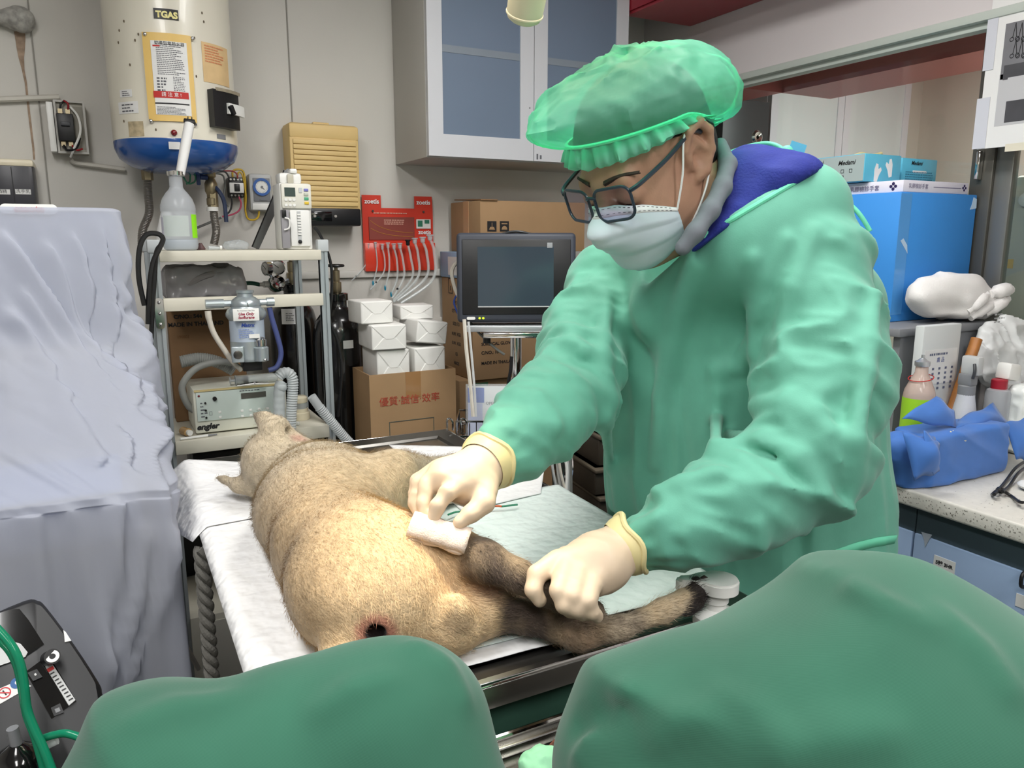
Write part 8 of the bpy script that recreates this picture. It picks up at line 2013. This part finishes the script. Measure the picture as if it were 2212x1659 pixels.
# wooden roll
a = at(2052, 825, Y=1.19); b = at(2085, 745, Y=1.222)
a.x -= .012; b.x -= .012
wd = thing('amber_roll', 'brown amber roll leaning beside the calendar carton', 'roll', (a.x, a.y, CZ + .001))
W(build('roll_body', MB().cyl(Vector((a.x - .012, a.y, CZ + .006)), b + Vector((.01, -.03, .02)), .014, n=20), mat('amber_wood', (176, 116, 62), .35, var=.2, vscale=30), wd)); W(build('roll_rim', MB().cyl(Vector((a.x - .012, a.y, CZ + .005)), Vector((a.x - .009, a.y, CZ + .014)), .0145, n=20), mat('amber_end', (214, 150, 80), .4), wd))
# bottles
def zy(py, Y_, px=2085): return at(px, py, Y=Y_).z - CZ
YS = 1.155
p = at(2086, 860, Y=YS)
sb_ = thing('spray_bottle', 'white spray bottle with a grey trigger head behind the blue pack', 'bottle', (p.x, YS, CZ + .0005))
build('body', MB().lathe([(.03, 0), (.032, .004), (.032, zy(905, YS)), (.026, zy(880, YS)), (.021, zy(858, YS)), (.0205, zy(852, YS))], 28), mat('white_trans', (232, 234, 240), .35, translucent=.3), sb_)
build('collar', MB().lathe([(.0205, zy(853, YS)), (.0205, zy(834, YS)), (.018, zy(832, YS))], 24), 'mid_grey', sb_)
build('nozzle_body', MB().bx(-.015, .015, -.018, .018, zy(833, YS), zy(808, YS), bev=.004), 'mid_grey', sb_)
build('trigger_head', MB().bx(-.012, .014, -.03, .016, zy(810, YS), zy(770, YS), bev=.006), 'pale_grey', sb_)
build('trigger', MB().tube(cr([(-.012, -.02, zy(785, YS)), (-.018, -.026, zy(800, YS)), (-.016, -.022, zy(815, YS))], 4), .004, 8), 'dark_grey', sb_)
YR = 1.15
p = at(2155, 860, Y=YR)
rb = thing('red_cap_bottle', 'frosted bottle with a dark red collar and white flip cap', 'bottle', (p.x, YR, CZ + .0005))
def zr_(py): return at(2155, py, Y=YR).z - CZ
build('body', MB().lathe([(.028, 0), (.03, .004), (.03, zr_(850)), (.027, zr_(843)), (.018, zr_(839))], 28), 'cloudy', rb)
build('red_collar', MB().lathe([(.0195, zr_(842)), (.0195, zr_(822)), (.017, zr_(820))], 24), mat('crimson', (158, 34, 50), .4), rb)
build('white_cap', MB().bx(-.03, .024, -.02, .02, zr_(822), zr_(786), TM((0, 0, 0), 0, 0, 10), bev=.008), 'white_plastic', rb)
YE = 1.17
p = at(1986, 850, Y=YE)
eb = thing('alcohol_bottle', 'clear round bottle with a lime green label beside the gown', 'bottle', (p.x, YE, CZ + .0005))
def ze(py): return at(1986, py, Y=YE).z - CZ
build('body', MB().lathe([(.034, 0), (.037, .004), (.037, ze(855)), (.034, ze(842)), (.024, ze(822)), (.015, ze(806)), (.014, ze(790))], 30), mat('pink_clear', (226, 206, 196), .12, thin=.4), eb)
build('lime_label', MB().lathe([(.0378, .008), (.0378, ze(858))], 30, caps=False), mat('lime', (166, 222, 50), .5), eb)
build('label_patch', MB().grid([[(.0384 * math.cos(a), .0384 * math.sin(a), z) for z in (.02, ze(868))] for a in [math.radians(d) for d in range(-125, -60, 8)]]), 'white_paper', eb)
build('green_mark', MB().grid([[(.0388 * math.cos(a), .0388 * math.sin(a), z) for z in (ze(880), ze(871))] for a in [math.radians(d) for d in range(-118, -66, 8)]]), mat('leaf_green', (50, 150, 70), .5), eb)
build('metal_cap', MB().lathe([(.0165, ze(792)), (.0175, ze(790)), (.0175, ze(782)), (.012, ze(780)), (.004, ze(774)), (.004, ze(768))], 24), 'alu', eb)
build('red_cord', MB().tube([(.028 * math.cos(a * math.pi / 12), .028 * math.sin(a * math.pi / 12), ze(817) + .006 * math.cos(a * math.pi / 12)) for a in range(24)], .0012, 5, closed=True), 'red_ink', eb)
YW = 1.125
p = at(2198, 875, Y=YW)
wp = thing('wipes_pack', 'soft white pack with green Chinese lettering at the right edge', 'pack', (p.x + .03, YW - .005, CZ + .0005))
hw_ = at(2198, 832, Y=YW).z - CZ
def f(P): return s_box(P, (0, 0, hw_ / 2), (.055, .03, hw_ / 2), .02) + (np.abs(vnoise(P, 40, 3)) - .3) * .006
organic('soft_wrapper', f, (-.07, -.045, -.004), (.07, .045, hw_ + .02), .004, mat('wrapper', (232, 236, 234), .3, spec=.5), wp, 1)
q = at(2200, 905, Y=YW) - wp.location; text('lettering', '蒲公英', .026, FRONT(q.x + .012, -.0335, q.z), mat('wipe_green', (96, 160, 70), .5), wp, bold=.0006)
build('grass_print', MB().prism([(-.04, .0), (.05, .0), (.05, .012), (.03, .018), (-.01, .014), (-.04, .02)], 0, .0005, FRONT(q.x + .01, -.0335, q.z + .018)), 'wipe_green', wp)
# blue wrapped instrument pack
pc = at(2010, 1060, Z=CZ); zp = at(2010, 948, Y=pc.y).z - CZ
bpk = thing('blue_wrapped_pack', 'instrument pack wrapped in blue cloth with knotted corners on the worktop', 'pack', (pc.x, pc.y, CZ + .0005))
mat('blue_cloth', (66, 118, 196), .7, var=.06, vscale=20, sheen=.2)
def f(P):
    d = s_box(P, (.15, .055, zp / 2), (.15, .055, zp / 2), .012)
    d = smin(d, s_cone(P, (-.01, .05, .02), (-.03, .07, .085), .035, .04), .02)
    S = np.stack([P[:, 0] * .5 + P[:, 2], P[:, 1] * .8, P[:, 2] * .5 - P[:, 0] * .3], 1).astype(np.float32)
    return np.maximum(d + (np.abs(vnoise(S, 20, 9)) - .3) * .010, -P[:, 2])
organic('wrapping', f, (-.08, -.02, -.004), (.32, .12, zp + .05), .0045, _mats['blue_cloth'], bpk, 1)
def sheet3(name, pts, m, par, n=10, th_=.0016, sag=.0):
    """cloth flap from four corners given as pixels with a plane Y, bent in the middle"""
    A, B_, C_, D_ = [at(x, y, Y=Y_) - par.location for x, y, Y_ in pts]; G = []
    for i in range(n + 1):
        row = []
        for j in range(n + 1):
            u, v = i / n, j / n; q = A.lerp(B_, u).lerp(D_.lerp(C_, u), v)
            q += Vector((0, -1, .4)) * sag * math.sin(math.pi * u) * math.sin(math.pi * v) + Vector((0, .3, 1)) * .003 * math.sin(u * 9 + v * 5)
            row.append(q)
        G.append(row)
    return build(name, MB().grid(G), m, par, 180, solid=th_)
yq = pc.y
sheet3('standing_corner', [(1948, 905, yq + .05), (2065, 925, yq + .03), (2062, 890, yq + .05), (2022, 853, yq + .07)], 'blue_cloth', bpk, sag=.012)
sheet3('standing_corner', [(2065, 925, yq + .03), (2180, 915, yq + .06), (2145, 872, yq + .09), (2070, 905, yq + .08)], 'blue_cloth', bpk, sag=.015)
sheet3('hanging_fold', [(1950, 935, yq + .02), (2020, 945, yq - .005), (2030, 1020, yq - .012), (1975, 1035, yq - .012)], 'blue_cloth', bpk, sag=.03)
sheet3('hanging_fold', [(1995, 930, yq + .0), (2030, 960, yq - .01), (2018, 1030, yq - .016), (2000, 990, yq - .02)], 'blue_cloth', bpk, sag=.012)
sheet3('top_fold', [(2035, 950, yq + .0), (2165, 935, yq + .02), (2190, 930, yq + .07), (2065, 932, yq + .06)], 'blue_cloth', bpk, sag=.006)
sheet3('hanging_fold', [(2170, 915, yq + .02), (2225, 900, yq + .03), (2230, 1000, yq + .0), (2195, 990, yq - .004)], 'blue_cloth', bpk, sag=.02)
sheet3('indicator_tape', [(2052, 934, yq + .012), (2060, 932, yq + .014), (2096, 950, yq + .0), (2086, 951, yq - .001)], 'masking', bpk, th_=.001)
# black straps of a face mask at the right edge
sm = thing('strap_mask', 'white face mask with black elastic straps on the worktop edge', 'mask', at(2205, 1060, Z=CZ))
for pts in (((2225, 990), (2195, 1010), (2172, 1040), (2150, 1066), (2143, 1068)), ((2225, 1004), (2200, 1022), (2180, 1050), (2166, 1062)), ((2143, 1068), (2160, 1058), (2185, 1072), (2205, 1085), (2225, 1082))):
    P = [at(x, y, Z=CZ + .004 + .012 * (k_ % 2) * (1 if i else 0)) for i, (x, y) in enumerate(pts) for k_ in (i,)]
    W(build('strap', MB().tube([tuple(q) for q in cr([tuple(q) for q in P], 8)], .0035, 8), 'black_plastic', sm))
W(build('strap_knot', MB().sph(at(2160, 1058, Z=CZ + .007), (.010, .008, .007), n=10), 'black_plastic', sm))
W(build('mask_body', MB().sph(at(2235, 1050, Z=CZ + .012), (.032, .035, .011), n=12), 'white_paper', sm))
